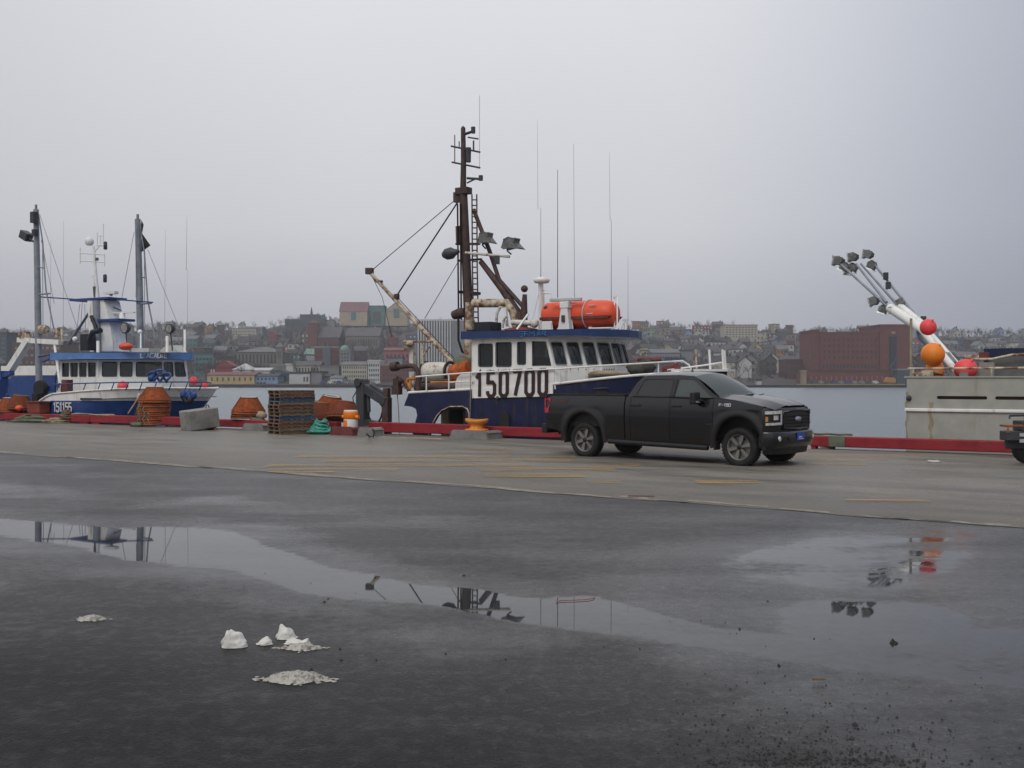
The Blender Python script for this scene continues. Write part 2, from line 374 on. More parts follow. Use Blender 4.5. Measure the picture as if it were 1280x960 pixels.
# wet bands on the asphalt: (x, far edge, near edge) in photograph pixels, turned into places on the ground below
BANDS = [  # points, wetness, softness far, softness near
 ([(-200, 644, 672, 1), (0, 650, 673, 1), (60, 652, 678, 1), (120, 655, 690, 1), (165, 657, 704, 1), (240, 660, 709, 1), (290, 665, 716, .95), (340, 684, 731, .93), (380, 698, 745, .95), (430, 711, 750, 1),
   (480, 721, 752, 1), (540, 729, 758, 1), (600, 736, 768, 1), (650, 746, 780, 1), (700, 747, 788, 1), (745, 748, 793, 1), (790, 758, 798, .95), (850, 774, 808, .86), (900, 786, 816, .80), (990, 794, 832, .76), (1060, 786, 842, .76),
   (1150, 782, 850, .74), (1280, 784, 862, .70), (1500, 800, 880, .6)], 1.0, 9, 15),
 ([(900, 762, 790), (1000, 748, 800), (1040, 744, 805), (1090, 744, 806), (1150, 752, 810), (1290, 790, 820)], .86, 20, 30),
 ([(800, 700, 712), (900, 688, 726), (1000, 668, 742), (1100, 656, 752), (1180, 654, 738), (1240, 660, 690), (1330, 672, 680)], .72, 40, 60),
 ([(200, 652, 662), (300, 655, 672), (400, 662, 676), (470, 672, 680)], .45, 8, 14),
 ([(-100, 725, 745), (0, 728, 742), (60, 734, 740)], .5, 8, 10),
 ([(200, 742, 756), (300, 748, 764), (400, 755, 775), (500, 770, 800), (560, 775, 815), (640, 790, 810), (760, 804, 818)], .50, 22, 44),
 ([(-100, 600, 618), (0, 604, 622), (80, 612, 624), (160, 618, 622)], .55, 6, 10),
 ([(90, 636, 642), (180, 626, 636), (260, 622, 630), (380, 628, 634)], .40, 5, 8),
 ([(240, 646, 652), (330, 636, 646), (420, 634, 642), (500, 640, 644)], .30, 6, 10),
 ([(0, 575, 582), (90, 586, 594), (200, 594, 600)], .35, 8, 8),
 ([(880, 820, 850), (1000, 840, 900), (1150, 850, 960), (1300, 860, 1000)], .38, 25, 60),
 ([(480, 640, 660), (640, 660, 700), (800, 690, 740), (900, 700, 760)], .22, 25, 40),
 ([(640, 735, 750), (760, 700, 770), (880, 672, 850), (1000, 660, 900), (1150, 655, 910), (1400, 655, 930)], .46, 50, 90),
  ([(-100, 640, 690), (100, 642, 712), (300, 655, 740), (520, 705, 775), (760, 740, 812)], .46, 26, 40)]
def smooth(x): x = np.clip(x, 0, 1); return x * x * (3 - 2 * x)
def wetness(X, Y):
    px = 640 + FPX * X / np.maximum(Y, .5); py = YH + FPX * H / np.maximum(Y, .5)
    # ragged outlines, from slow waves that belong to the ground
    wob = (np.sin(X * 2.1 + Y * .7) + np.sin(X * 4.7 - Y * 1.9 + 1.3) * .6 + np.sin(X * 9.1 + Y * 3.3) * .35 + np.sin(Y * 5.3 - X * 1.1) * .5)
    fine_ = np.sin(X * 17 + Y * 11) * np.sin(Y * 23 - X * 7) + .6 * np.sin(X * 37 - Y * 19)
    py2 = py + wob * 1.7 + fine_ * .9
    out = np.zeros_like(X)
    for pts, amt, sf, sn in BANDS:
        xs = [p[0] for p in pts]
        yt = np.interp(px, xs, [p[1] for p in pts]); yb = np.interp(px, xs, [p[2] for p in pts])
        k = smooth((py2 - (yt - sf / 2)) / sf) * smooth(((yb + sn / 2) - py2) / sn)
        k *= smooth((px - xs[0]) / 130 + .02) * smooth((xs[-1] - px) / 130 + .02)
        if len(pts[0]) > 3: k *= np.interp(px, xs, [p[3] for p in pts])
        out = np.maximum(out, k * amt)
    out[Y < 3.5] = 0
    return out
def axis(f0, f1, step, c0, c1, n):
    a = np.arange(f0, f1 + 1e-6, step)
    left = f0 - (f0 - c0) * (np.linspace(1, 0, n, endpoint=False) ** 2); right = f1 + (c1 - f1) * (np.linspace(0, 1, n + 1)[1:] ** 2)
    return np.concatenate([left, a, right])
AA = axis(-10, 17.5, .06, -120, 120, 24); BB = axis(-24, -9.9, .05, -110, -3.0, 16)
ga, gb = np.meshgrid(AA, BB)
ca, sa = math.cos(QA), math.sin(QA)
GX = QUAY.p.x + ga * ca - gb * sa; GY = QUAY.p.y + ga * sa + gb * ca
me = bpy.data.meshes.new('asphalt_ground')
nr, nc = ga.shape
co = np.stack([GX, GY, np.zeros_like(GX)], -1).reshape(-1, 3)
idx = np.arange(nr * nc).reshape(nr, nc)
quads = np.stack([idx[:-1, :-1], idx[:-1, 1:], idx[1:, 1:], idx[1:, :-1]], -1).reshape(-1, 4)
me.vertices.add(len(co)); me.vertices.foreach_set('co', co.ravel())
me.loops.add(quads.size); me.loops.foreach_set('vertex_index', quads.ravel())
me.polygons.add(len(quads)); me.polygons.foreach_set('loop_start', np.arange(0, quads.size, 4)); me.polygons.foreach_set('loop_total', np.full(len(quads), 4))
me.update(calc_edges=True)
at_ = me.attributes.new('wet', 'FLOAT', 'POINT'); at_.data.foreach_set('value', wetness(GX, GY).ravel().astype(np.float32))
at_ = me.attributes.new('sheen_tone', 'FLOAT', 'POINT'); at_.data.foreach_set('value', np.interp(gb, [-24, -22.8, -21, -18, -14], [0, .05, .50, .74, .88]).ravel().astype(np.float32))  # colour pales away from the camera, standing in for sheen and lens falloff
def asphalt_mat():
    m = bpy.data.materials.new('wet_asphalt'); m.use_nodes = True; t = m.node_tree; t.nodes.clear()
    out = N(t, 'ShaderNodeOutputMaterial'); p = N(t, 'ShaderNodeBsdfPrincipled'); t.links.new(p.outputs[0], out.inputs[0])
    c = N(t, 'ShaderNodeTexCoord').outputs['Object']
    wet = N(t, 'ShaderNodeAttribute', attribute_name='wet').outputs['Fac']
    def nz(scale, det=4, rough=.5, stretch=None):
        n = N(t, 'ShaderNodeTexNoise'); n.inputs['Scale'].default_value = scale; n.inputs['Detail'].default_value = det; n.inputs['Roughness'].default_value = rough
        if stretch:
            mp = N(t, 'ShaderNodeMapping'); mp.inputs['Rotation'].default_value = (0, 0, -QA); mp.inputs['Scale'].default_value = stretch
            t.links.new(c, mp.inputs[0]); t.links.new(mp.outputs[0], n.inputs['Vector'])
        else: t.links.new(c, n.inputs['Vector'])
        return n.outputs[0]
    vor = N(t, 'ShaderNodeTexVoronoi'); vor.inputs['Scale'].default_value = 46; t.links.new(c, vor.inputs['Vector'])
    vs_ = N(t, 'ShaderNodeSeparateXYZ'); t.links.new(vor.outputs['Color'], vs_.inputs[0]); stone = RAMP(t, vs_.outputs[0], [(.0, .80), (.55, .95), (.9, 1.08), (1.0, 1.5)])
    patch = nz(.33, 5, .6, (1, 2.6, 1)); blot = nz(9, 5, .65); mid = nz(2.2, 6, .6); fine = nz(70, 3, .7); grit = nz(160, 2, .6)
    film = MATH(t, 'ADD', MATH(t, 'MULTIPLY', MATH(t, 'SUBTRACT', patch, .5), .9), MATH(t, 'MULTIPLY', MATH(t, 'SUBTRACT', mid, .5), .35))
    half = MATH(t, 'MULTIPLY', MATH(t, 'MULTIPLY', wet, MATH(t, 'SUBTRACT', 1.0, wet)), 4.0)      # 1 on half-dry margins
    gate = RAMP(t, wet, [(.5, .18), (.72, 1.0)]); half = MATH(t, 'MULTIPLY', half, gate)
    rag = MATH(t, 'ADD', MATH(t, 'MULTIPLY', MATH(t, 'SUBTRACT', patch, .5), 1.1), MATH(t, 'ADD', MATH(t, 'MULTIPLY', MATH(t, 'SUBTRACT', mid, .5), .5), MATH(t, 'MULTIPLY', MATH(t, 'SUBTRACT', blot, .5), .45)))
    wz = MATH(t, 'ADD', wet, MATH(t, 'MULTIPLY', rag, half), clamp=True)
    pud = RAMP(t, wz, [(.52, 0.0), (.80, 1.0)], 'EASE')
    damp = MATH(t, 'ADD', MATH(t, 'MULTIPLY', wz, .9), film, clamp=True)
    base = RAMP(t, fine, [(.25, (.005, .005, .005)), (.5, (.012, .012, .012)), (.72, (.027, .0265, .025))])
    sheen_tone = N(t, 'ShaderNodeAttribute', attribute_name='sheen_tone').outputs['Fac']      # drier asphalt beside the apron, grazing sheen and vignetting painted into its paler colour
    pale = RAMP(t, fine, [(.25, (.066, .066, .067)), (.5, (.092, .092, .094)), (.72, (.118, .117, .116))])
    base = MIX(t, MATH(t, 'ADD', sheen_tone, MATH(t, 'MULTIPLY', MATH(t, 'SUBTRACT', patch, .5), .3), clamp=True), base, pale)
    tone = RAMP(t, patch, [(.3, (.72, .72, .73)), (.7, (1.2, 1.19, 1.17))])
    base = MIX(t, 1.0, base, tone, 'MULTIPLY'); base = MIX(t, 1.0, base, stone, 'MULTIPLY'); base = MIX(t, 1.0, base, RAMP(t, blot, [(.3, .90), (.7, 1.10)]), 'MULTIPLY')
    base = MIX(t, MATH(t, 'MULTIPLY', damp, .35), base, (.013, .014, .015))
    base = MIX(t, pud, base, (.030, .032, .034))
    t.links.new(base, p.inputs['Base Color'])
    r0 = RAMP(t, damp, [(.0, .34), (.35, .26), (.7, .16), (1.0, .11)])
    rr = MIX(t, pud, r0, (.018, .018, .018)); t.links.new(rr, p.inputs['Roughness'])
    p.inputs['IOR'].default_value = 1.36; t.links.new(RAMP(t, MATH(t, 'ADD', MATH(t, 'MULTIPLY', damp, .5), MATH(t, 'MULTIPLY', MATH(t, 'SUBTRACT', blot, .5), .5)), [(0.0, .05), (.5, .36), (1.0, .5)]), p.inputs['Specular IOR Level'])
    b = N(t, 'ShaderNodeBump'); b.inputs['Distance'].default_value = .006
    st = MATH(t, 'MULTIPLY', MATH(t, 'SUBTRACT', 1.0, pud), MATH(t, 'MULTIPLY_ADD', damp, -.22, .30)); t.links.new(st, b.inputs['Strength'])
    t.links.new(MATH(t, 'ADD', fine, MATH(t, 'MULTIPLY', vor.outputs['Distance'], .8)), b.inputs['Height']); t.links.new(b.outputs[0], p.inputs['Normal'])
    return m
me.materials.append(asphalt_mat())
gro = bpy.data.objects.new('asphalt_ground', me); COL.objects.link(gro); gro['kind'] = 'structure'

def concrete_apron_mat():
    m = bpy.data.materials.new('damp_apron_concrete'); m.use_nodes = True; t = m.node_tree; t.nodes.clear()
    out = N(t, 'ShaderNodeOutputMaterial'); p = N(t, 'ShaderNodeBsdfPrincipled'); t.links.new(p.outputs[0], out.inputs[0])
    c = N(t, 'ShaderNodeTexCoord').outputs['Object']
    mp = N(t, 'ShaderNodeMapping'); mp.inputs['Scale'].default_value = (.5, 1.6, 1); t.links.new(c, mp.inputs[0])
    n1 = N(t, 'ShaderNodeTexNoise'); n1.inputs['Scale'].default_value = .7; n1.inputs['Detail'].default_value = 7; n1.inputs['Roughness'].default_value = .62; t.links.new(mp.outputs[0], n1.inputs['Vector'])
    n2 = N(t, 'ShaderNodeTexNoise'); n2.inputs['Scale'].default_value = 28; n2.inputs['Detail'].default_value = 4; t.links.new(c, n2.inputs['Vector'])
    base = RAMP(t, n1.outputs[0], [(.28, (.070, .062, .052)), (.5, (.148, .134, .112)), (.72, (.215, .198, .168))])
    sy = N(t, 'ShaderNodeSeparateXYZ'); t.links.new(c, sy.inputs[0])
    edge = MATH(t, 'ADD', MATH(t, 'MULTIPLY_ADD', sy.outputs[0], .058, 11.85), sy.outputs[1])      # metres in from the asphalt seam: muddier there
    mud = RAMP(t, MATH(t, 'MULTIPLY', MATH(t, 'ADD', edge, MATH(t, 'MULTIPLY', MATH(t, 'SUBTRACT', n1.outputs[0], .5), 5.0)), .2), [(0.0, (.66, .63, .58)), (.9, (1.0, 1.0, 1.0))])
    base = MIX(t, 1.0, base, mud, 'MULTIPLY')
    sp = RAMP(t, n2.outputs[0], [(.3, .72), (.7, 1.2)])
    t.links.new(MIX(t, 1.0, base, sp, 'MULTIPLY'), p.inputs['Base Color'])
    t.links.new(RAMP(t, n1.outputs[0], [(.3, .38), (.65, .72)]), p.inputs['Roughness'])
    b = N(t, 'ShaderNodeBump'); b.inputs['Distance'].default_value = .006; b.inputs['Strength'].default_value = .35
    t.links.new(n2.outputs[0], b.inputs['Height']); t.links.new(b.outputs[0], p.inputs['Normal'])
    return m
M['apron'] = concrete_apron_mat()
mb = MB()
xs = list(np.arange(-30, 30.01, .35)); xs = [-120, -90, -60] + xs + [60, 90, 120]
rows = [[(x, edge_b(x), .005) for x in xs]]
for k in range(1, 6): rows.append([(x, lerp(edge_b(x), .40, k / 5), .012 + .002 * k) for x in xs])
rows.append([(x, .41, -2.6) for x in xs]); mb.grid(rows, 0, False)
apron = mb.build('concrete_apron', 'apron', None, None, 'structure'); apron.location = QUAY.p; apron.rotation_euler = (0, 0, QA); ORG[apron.name] = (0, 0, 0)
# pale silt washed along the seam
mb = MB(); rnd = random.Random(3)
for x in np.arange(-22, 18, .12):
    if rnd.random() < .25 + .5 * (-6 < x < 9):
        b0 = edge_b(x) + rnd.uniform(.0, .22); L = rnd.uniform(.2, .9); wd = rnd.uniform(.03, .12)
        mb.add([(x, b0, .009), (x + L, edge_b(x + L) + (b0 - edge_b(x)), .009), (x + L * .9, b0 - .058 * L + wd, .014), (x + .1 * L, b0 + wd, .014)], [(0, 1, 2, 3)])
M['silt'] = mat('pale_silt', (.23, .20, .16), .9, var=.3, vs=8)
o = mb.build('silt_line', 'silt', None, None, 'stuff'); o.location = QUAY.p; o.rotation_euler = (0, 0, QA); o['label'] = 'thin pale silt washed along the seam of asphalt and concrete'

# weathered yellow stripes on the apron
def worn_yellow():
    m = bpy.data.materials.new('worn_yellow_paint'); m.use_nodes = True; t = m.node_tree; t.nodes.clear()
    out = N(t, 'ShaderNodeOutputMaterial'); p = N(t, 'ShaderNodeBsdfPrincipled')
    c = N(t, 'ShaderNodeTexCoord').outputs['Object']
    n1 = N(t, 'ShaderNodeTexNoise'); n1.inputs['Scale'].default_value = 1.6; n1.inputs['Detail'].default_value = 10; n1.inputs['Roughness'].default_value = .66
    mp = N(t, 'ShaderNodeMapping'); mp.inputs['Scale'].default_value = (.28, 3.2, 1); t.links.new(c, mp.inputs[0]); t.links.new(mp.outputs[0], n1.inputs['Vector'])
    p.inputs['Base Color'].default_value = (.46, .27, .07, 1); p.inputs['Roughness'].default_value = .6
    tr = N(t, 'ShaderNodeBsdfTransparent'); mx = N(t, 'ShaderNodeMixShader')
    t.links.new(RAMP(t, n1.outputs[0], [(.42, 0.0), (.70, .80)]), mx.inputs[0]); t.links.new(tr.outputs[0], mx.inputs[1]); t.links.new(p.outputs[0], mx.inputs[2]); t.links.new(mx.outputs[0], out.inputs[0])
    return m
M['yellow'] = worn_yellow()
for x0, x1, y, hw in [(575, 645, 562, .12), (540, 640, 567, .13), (370, 640, 572, .13), (405, 715, 577.5, .15), (335, 665, 583, .14), (335, 500, 588.5, .15), (600, 770, 588.5, .17), (605, 730, 596, .15), (735, 775, 604, .13),
                      (735, 800, 583, .15), (870, 950, 604, .14), (960, 1150, 571, .15), (985, 1110, 576.5, .15), (1000, 1080, 582, .14), (1060, 1160, 628, .08), (340, 420, 590.5, .12), (650, 720, 572, .12)]:
    mb = MB(); p0 = gnd(x0, y); p1 = gnd(x1, y); n = 8
    r0 = []; r1 = []
    for i in range(n + 1):
        p = p0.lerp(p1, i / n); j = .03 * math.sin(i * 2.3 + y); r0.append((p.x, p.y - hw * 2.3 + j, .026)); r1.append((p.x, p.y + hw * 2.3 + j, .026))
    mb.grid([r0, r1], 0, False); mb.build('painted_line', 'yellow', None, None, 'structure')

# harbour water
def water_mat():
    m = bpy.data.materials.new('harbour_water'); m.use_nodes = True; t = m.node_tree; t.nodes.clear()
    out = N(t, 'ShaderNodeOutputMaterial'); p = N(t, 'ShaderNodeBsdfPrincipled'); t.links.new(p.outputs[0], out.inputs[0])
    c = N(t, 'ShaderNodeTexCoord').outputs['Object']
    mp = N(t, 'ShaderNodeMapping'); mp.inputs['Scale'].default_value = (1, 1.8, 1); mp.inputs['Rotation'].default_value = (0, 0, .3); t.links.new(c, mp.inputs[0])
    n = N(t, 'ShaderNodeTexNoise'); n.inputs['Scale'].default_value = .8; n.inputs['Detail'].default_value = 8; n.inputs['Roughness'].default_value = .62; t.links.new(mp.outputs[0], n.inputs['Vector'])
    b = N(t, 'ShaderNodeBump'); b.inputs['Strength'].default_value = .8; b.inputs['Distance'].default_value = .5
    t.links.new(n.outputs[0], b.inputs['Height']); t.links.new(b.outputs[0], p.inputs['Normal'])
    p.inputs['Base Color'].default_value = (.15, .185, .21, 1); p.inputs['Roughness'].default_value = .22; p.inputs['IOR'].default_value = 1.33
    return m
mb = MB(); gx = np.linspace(-800, 800, 9); gy = np.linspace(-110, 415, 8)
mb.grid([[(x, y, WL) for x in gx] for y in gy], 0, False)
mb.build('harbour_water', water_mat(), None, None, 'structure')

# far shore terrain
RID = [(-300, 424), (0, 420), (130, 418), (200, 411), (330, 413), (360, 404), (430, 403), (520, 404), (600, 411), (700, 412), (790, 411), (900, 411), (1000, 416), (1150, 419), (1280, 421), (1600, 428)]
def terr(X, Y):
    px = 640 + FPX * X / Y; yr = interp(px, RID)
    s = min(1.0, max(0, (Y - 412) / 490.0)); y = 481.0 + (yr - 481.0) * s ** .82
    z = H + (474 - y) * min(Y, 902) / FPX
    if Y > 902: z -= (Y - 902) * .06
    return z
mb = MB(); rows = []
for Y in [396, 396.01, 411] + list(np.linspace(425, 905, 34)) + [960, 1050, 1150]:
    r = []
    for X in np.linspace(-720, 720, 73):
        z = -3.0 if Y == 396 else (terr(X, 412) if Y < 412 else terr(X, Y) + .8 * noise.noise(Vector((X * .03, Y * .03, 0))) * (Y > 430))
        r.append((X, Y, z))
    rows.append(r)
mb.grid(rows[:3], 1, False); mb.grid(rows[2:], 0, True)
M['earth'] = mat('winter_hillside', (.050, .040, .036), .95, stain=(.085, .072, .066), stain_amt=.4, var=.35, vs=.05, ss=.06)
M['farquay'] = mat('far_quay_timber', (.030, .025, .026), .9, var=.3, vs=.4)
mb.build('hillside', ['earth', 'farquay'], None, None, 'structure')

# haze over the harbour: one closed box of thin even mist
mb = MB(); mb.bx((-830, -115, -5), (830, 1180, 84))
hz = mb.build('haze', [], None, None, 'stuff'); hz['label'] = 'thin even winter mist over the whole harbour'
hm = bpy.data.materials.new('thin_mist'); hm.use_nodes = True; t = hm.node_tree; t.nodes.clear()
out = N(t, 'ShaderNodeOutputMaterial'); pv = N(t, 'ShaderNodeVolumePrincipled'); t.links.new(pv.outputs[0], out.inputs['Volume'])
pv.inputs['Color'].default_value = (.93, .95, 1.0, 1); pv.inputs['Density'].default_value = .00026; pv.inputs['Anisotropy'].default_value = .2
hz.data.materials.append(hm); hz.display_type = 'WIRE'

# ------------------------------------------------------------------ red timber kerb along the quay
kerb = thing('kerb', 'low red painted timber kerb running along the quay edge', 'kerb', QUAY, (0, .2, 0))
cuts = [(-60, -44), (-43.98, -33), (-32.98, -27.02), (-27, -19.6), (-19.58, -13.4), (-13.38, -9.92), (-9.9, -6.9), (-5.5, -1.42), (-1.40, 2.9), (2.92, 8.4), (8.42, 14.3), (14.32, 20), (20.02, 40), (40.02, 60)]
for i, (a0, a1) in enumerate(cuts):
    mb = MB(); sag = .012 * ((i * 7) % 5 - 2)
    n = max(2, int((a1 - a0) / .8)); rr = []
    mb.bx((a0, .06, .085), (a1, .36, .375 + sag))
    mb.build('timber', 'redtimber', kerb, bevel=.025)
    L = a1 - a0; k = max(2, int(L / 2.3))
    for j in range(k):
        ac = a0 + .35 + (L - .7) * j / (k - 1)
        mb = MB(); mb.bx((ac - .22, .075, .012), (ac + .22, .345, .083)); mb.build('timber_block', 'redtimber', kerb)
# ------------------------------------------------------------------ the town across the harbour
def fm(nm, col, rough=.8, var=.12, stain=None, **k):
    l_ = .3 * col[0] + .6 * col[1] + .1 * col[2]; col = tuple(.80 * lerp(x, l_, .18) for x in col)
    return mat(nm, col, rough, var=var, vs=.35, stain=stain, ss=.25, **k)
FC = dict(brick=fm('far_brick', (.17, .048, .038), stain=(.12, .045, .04)), brickd=fm('far_dark_brick', (.105, .042, .036)), yellow=fm('far_yellow', (.50, .38, .13)), skyblue=fm('far_sky_blue', (.20, .32, .50)), tealdark=fm('far_dark_teal', (.055, .085, .10)),
          white=fm('far_white', (.52, .52, .50)), cream=fm('far_cream', (.46, .42, .32)), grey=fm('far_grey', (.22, .22, .22)), dgrey=fm('far_dark_grey', (.085, .085, .09)), stone=fm('far_stone', (.18, .165, .135)), red=fm('far_red', (.26, .028, .035)),
          pink=fm('far_pink', (.33, .11, .12)), teal=fm('far_teal', (.06, .20, .20)), tan=fm('far_tan', (.32, .245, .15)), green=fm('far_pale_green', (.24, .33, .24)), blue=fm('far_blue', (.05, .085, .20)), orange=fm('far_orange', (.36, .17, .06)), copper=fm('far_copper_green', (.16, .30, .24)),
          museumtan=fm('museum_cream', (.42, .33, .215)), brown=fm('far_brown', (.12, .085, .065)), slate=fm('far_slate_roof', (.095, .088, .092)), museumroof=fm('faded_red_roof', (.21, .095, .105)), redroof=fm('far_red_roof', (.22, .065, .065)), darkroof=fm('far_dark_roof', (.05, .048, .05)), greyroof=fm('far_grey_roof', (.15, .15, .155)), lav=fm('far_lavender', (.24, .22, .27)),
          glass=fm('far_dark_window', (.03, .034, .042), .3), glassl=fm('far_grey_window', (.10, .12, .14), .3), loader=fm('far_loader_yellow', (.50, .22, .02)))
M.update({'F' + k: v for k, v in FC.items()})
FOOT = []
win_cache = {}
def winpiece(root, nm, c, w_, h_, m_, dep=.16):
    k = (nm, round(w_, 2), round(h_, 2), m_)
    if k not in win_cache:
        mb = MB(); mb.box((0, 0, 0), (w_, dep, h_)); o = mb.build(nm, m_); win_cache[k] = o.data; bpy.data.objects.remove(o)
    o = bpy.data.objects.new(nm, win_cache[k]); COL.objects.link(o); o.parent = root; o.location = c; return o
def bld(name, label, px0, px1, yt, yb, D, dep, wall, roof='flat', roofm='Fdarkroof', rise=0.0, wins=None, winm='Fglass', stuff=False, over=.4, cat_='building', base=None, group=None):
    a_, b_ = far(px0, yt, D), far(px1, yb, D); w_ = b_.x - a_.x; zb = b_.z if base is None else base; h_ = a_.z - zb; cx = (a_.x + b_.x) / 2
    FOOT.append((a_.x, b_.x, D, D + dep))
    t = thing(name, label, cat_, WORLD, (cx, D, zb), group)
    mb = MB(); lo_ = min(zb - 2, terr(cx, D + dep) - 1)
    mb.bx((a_.x, D, zb - 2), (b_.x, D + dep, a_.z)); mb.build('wall', wall, t)
    mb = MB()
    if roof == 'flat': mb.bx((a_.x - .2, D - .2, a_.z + .003), (b_.x + .2, D + dep + .2, a_.z + .7))
    elif roof == 'gable_side':      # ridge runs left to right
        r0, r1 = a_.x - over, b_.x + over
        mb.add([(r0, D - over, a_.z), (r1, D - over, a_.z), (r1, D + dep / 2, a_.z + rise), (r0, D + dep / 2, a_.z + rise), (r0, D + dep + over, a_.z), (r1, D + dep + over, a_.z)], [(0, 1, 2, 3), (3, 2, 5, 4), (0, 3, 4), (1, 5, 2), (0, 4, 5, 1)])
    elif roof == 'gable_front':     # gable faces the harbour
        mb.add([(a_.x - over, D - over, a_.z), (cx, D - over, a_.z + rise), (b_.x + over, D - over, a_.z), (a_.x - over, D + dep, a_.z), (cx, D + dep, a_.z + rise), (b_.x + over, D + dep, a_.z)], [(0, 3, 4, 1), (1, 4, 5, 2), (0, 2, 5, 3), (3, 5, 4)])
    elif roof == 'hip':
        i_ = min(w_, dep) / 2 * .9
        mb.add([(a_.x - over, D - over, a_.z), (b_.x + over, D - over, a_.z), (b_.x + over, D + dep, a_.z), (a_.x - over, D + dep, a_.z), (a_.x + i_, D + dep / 2, a_.z + rise), (b_.x - i_, D + dep / 2, a_.z + rise)], [(0, 1, 5, 4), (1, 2, 5), (2, 3, 4, 5), (3, 0, 4)])
    mb.build('roof', roofm, t)
    if roof == 'gable_front':
        mb = MB(); mb.add([(a_.x, D - over - .03, a_.z - .05), (b_.x, D - over - .03, a_.z - .05), (cx, D - over - .03, a_.z + rise * .9)], [(0, 1, 2)]); mb.bx((a_.x + .05, D - over - .02, a_.z - .4), (b_.x - .05, D, a_.z - .05)); mb.build('gable', wall, t)
    if wins:
        mbs = MB()
        for (c0, c1, n, v0, v1, m, wf, hf) in wins:      # fractions across and up the front, columns, rows, size fractions of the pitch
            for i in range(n):
                for j in range(m):
                    pw = (c1 - c0) * w_ / n; ph = (v1 - v0) * h_ / m
                    c = ((c0 - .5) * w_ + pw * (i + .5), -.03, v0 * h_ + ph * (j + .5))
                    if stuff: mbs.box((cx + c[0], D - .03, zb + c[2]), (pw * wf, .16, ph * hf))
                    else: winpiece(t, 'window', c, pw * wf, ph * hf, winm)
        if stuff: mbs.build('window', winm, t, None, 'stuff')
    return t
QY = 481.0
# waterfront, left to right
bld('office_tower', 'dark teal glass tower at the left frame edge behind the blue boat', -14, 9, 417, QY, 470, 20, 'Ftealdark', wins=[(.05, .95, 3, .05, .95, 10, .7, .6)], winm='Fglassl', stuff=True)
bld('brick_terrace', 'long brown brick block behind the gallows of the left boat', 16, 77, 428, QY, 450, 18, 'Fbrickd', wins=[(.02, .98, 9, .1, .95, 5, .5, .35)], winm='Fgrey', stuff=True)
bld('yellow_warehouse', 'long low yellow warehouse with square windows right at the far water edge', 259, 318, 468.5, QY, 415, 14, 'Fyellow', 'gable_side', 'Fredroof', 1.2, wins=[(.04, .98, 8, .35, .78, 1, .30, .85)], winm='Fbrown')
bld('blue_shed', 'sky blue waterfront building joined to the right end of the yellow warehouse', 318.5, 347, 470, QY, 416, 12, 'Fskyblue', 'gable_side', 'Fdarkroof', 1.0, wins=[(.06, .9, 5, .5, .85, 1, .45, .8), (.06, .5, 3, .05, .35, 1, .7, .8)])
bld('dark_teal_shed', 'dark blue grey gabled shed between the sky blue and the white waterfront buildings', 338, 361, 467, QY, 428.5, 18, 'Ftealdark', 'gable_front', 'Ftealdark', 1.6)
bld('white_warehouse', 'white box warehouse with two dark doors on the far waterfront', 361.5, 387, 467, QY, 415, 14, 'Fwhite', wins=[(.66, .96, 2, .28, .72, 1, .45, .95)])
bld('grey_warehouse', 'plain grey warehouse adjoining the white one with dark doors', 387.5, 402, 466, QY, 416, 16, 'Fgrey')
bld('brown_hut', 'small brown hut right of the plain grey warehouse', 402.5, 412, 470, QY, 418, 10, 'Fbrown', 'gable_side', 'Fdarkroof', 1)
bld('white_shed', 'low white sheds left of the white many windowed terrace', 412.5, 428, 472.5, QY, 415, 10, 'Fwhite', 'gable_side', 'Fgreyroof', 1, wins=[(.1, .9, 4, .2, .6, 1, .5, .8)], stuff=True)
bld('white_terrace', 'sandy white terrace with four rows of small windows below the museum', 427, 459, 456, QY, 424, 14, 'Fcream', 'gable_side', 'Fgreyroof', 1.5, wins=[(.03, .97, 11, .1, .97, 4, .42, .5)])
bld('white_terrace', 'bright white block with four rows of windows right of the sandy terrace', 460, 475, 452, QY, 424, 14, 'Fwhite', 'flat', 'Fwhite', wins=[(.05, .95, 5, .1, .95, 4, .5, .5)])
bld('brick_building', 'brick waterfront building behind the hanging pot hauler of the trawler', 475.5, 514, 457, QY, 424, 15, 'Fbrick', 'flat', 'Fgrey', wins=[(.05, .95, 7, .1, .9, 3, .45, .45)], stuff=True)
bld('grey_penthouse', 'grey block rising behind the brick waterfront building', 484, 503, 448, 470, 446, 10, 'Fgrey', 'flat', 'Fdgrey')
bld('pink_terrace', 'faded pink red terrace above the brick waterfront building', 480, 513, 438, 470, 468, 14, 'Fpink', 'gable_side', 'Fredroof', 1.5, wins=[(.05, .95, 6, .45, .9, 2, .4, .45)], stuff=True)
tw = bld('parking_tower', 'tall office block with white vertical fins behind the trawler boom', 522, 592, 401, QY, 452, 30, 'Fdgrey', 'flat', 'Fwhite')
a_, b_ = far(523, 401, 452), far(563, 468, 452)
for i in range(13): winpiece(tw, 'fin', (lerp(a_.x, b_.x, i / 12) - ORG[tw.name][0], -.45, (a_.z - b_.z) / 2 + (b_.z - ORG[tw.name][2])), .62, a_.z - b_.z, 'Fwhite', .8)
a2, b2 = far(564.5, 401, 452), far(591, 468, 452); winpiece(tw, 'side_panel', ((a2.x + b2.x) / 2 - ORG[tw.name][0], -.2, (a2.z - b2.z) / 2 + (b2.z - ORG[tw.name][2])), b2.x - a2.x, a2.z - b2.z, 'Fgrey', .5)
bld('domed_tower', 'round cornered grey tower with a small copper green dome', 424.5, 438, 439, 466, 444, 9, 'Fgrey', 'flat', 'Fgrey', wins=[(.1, .9, 3, .15, .95, 5, .5, .5)], stuff=True)
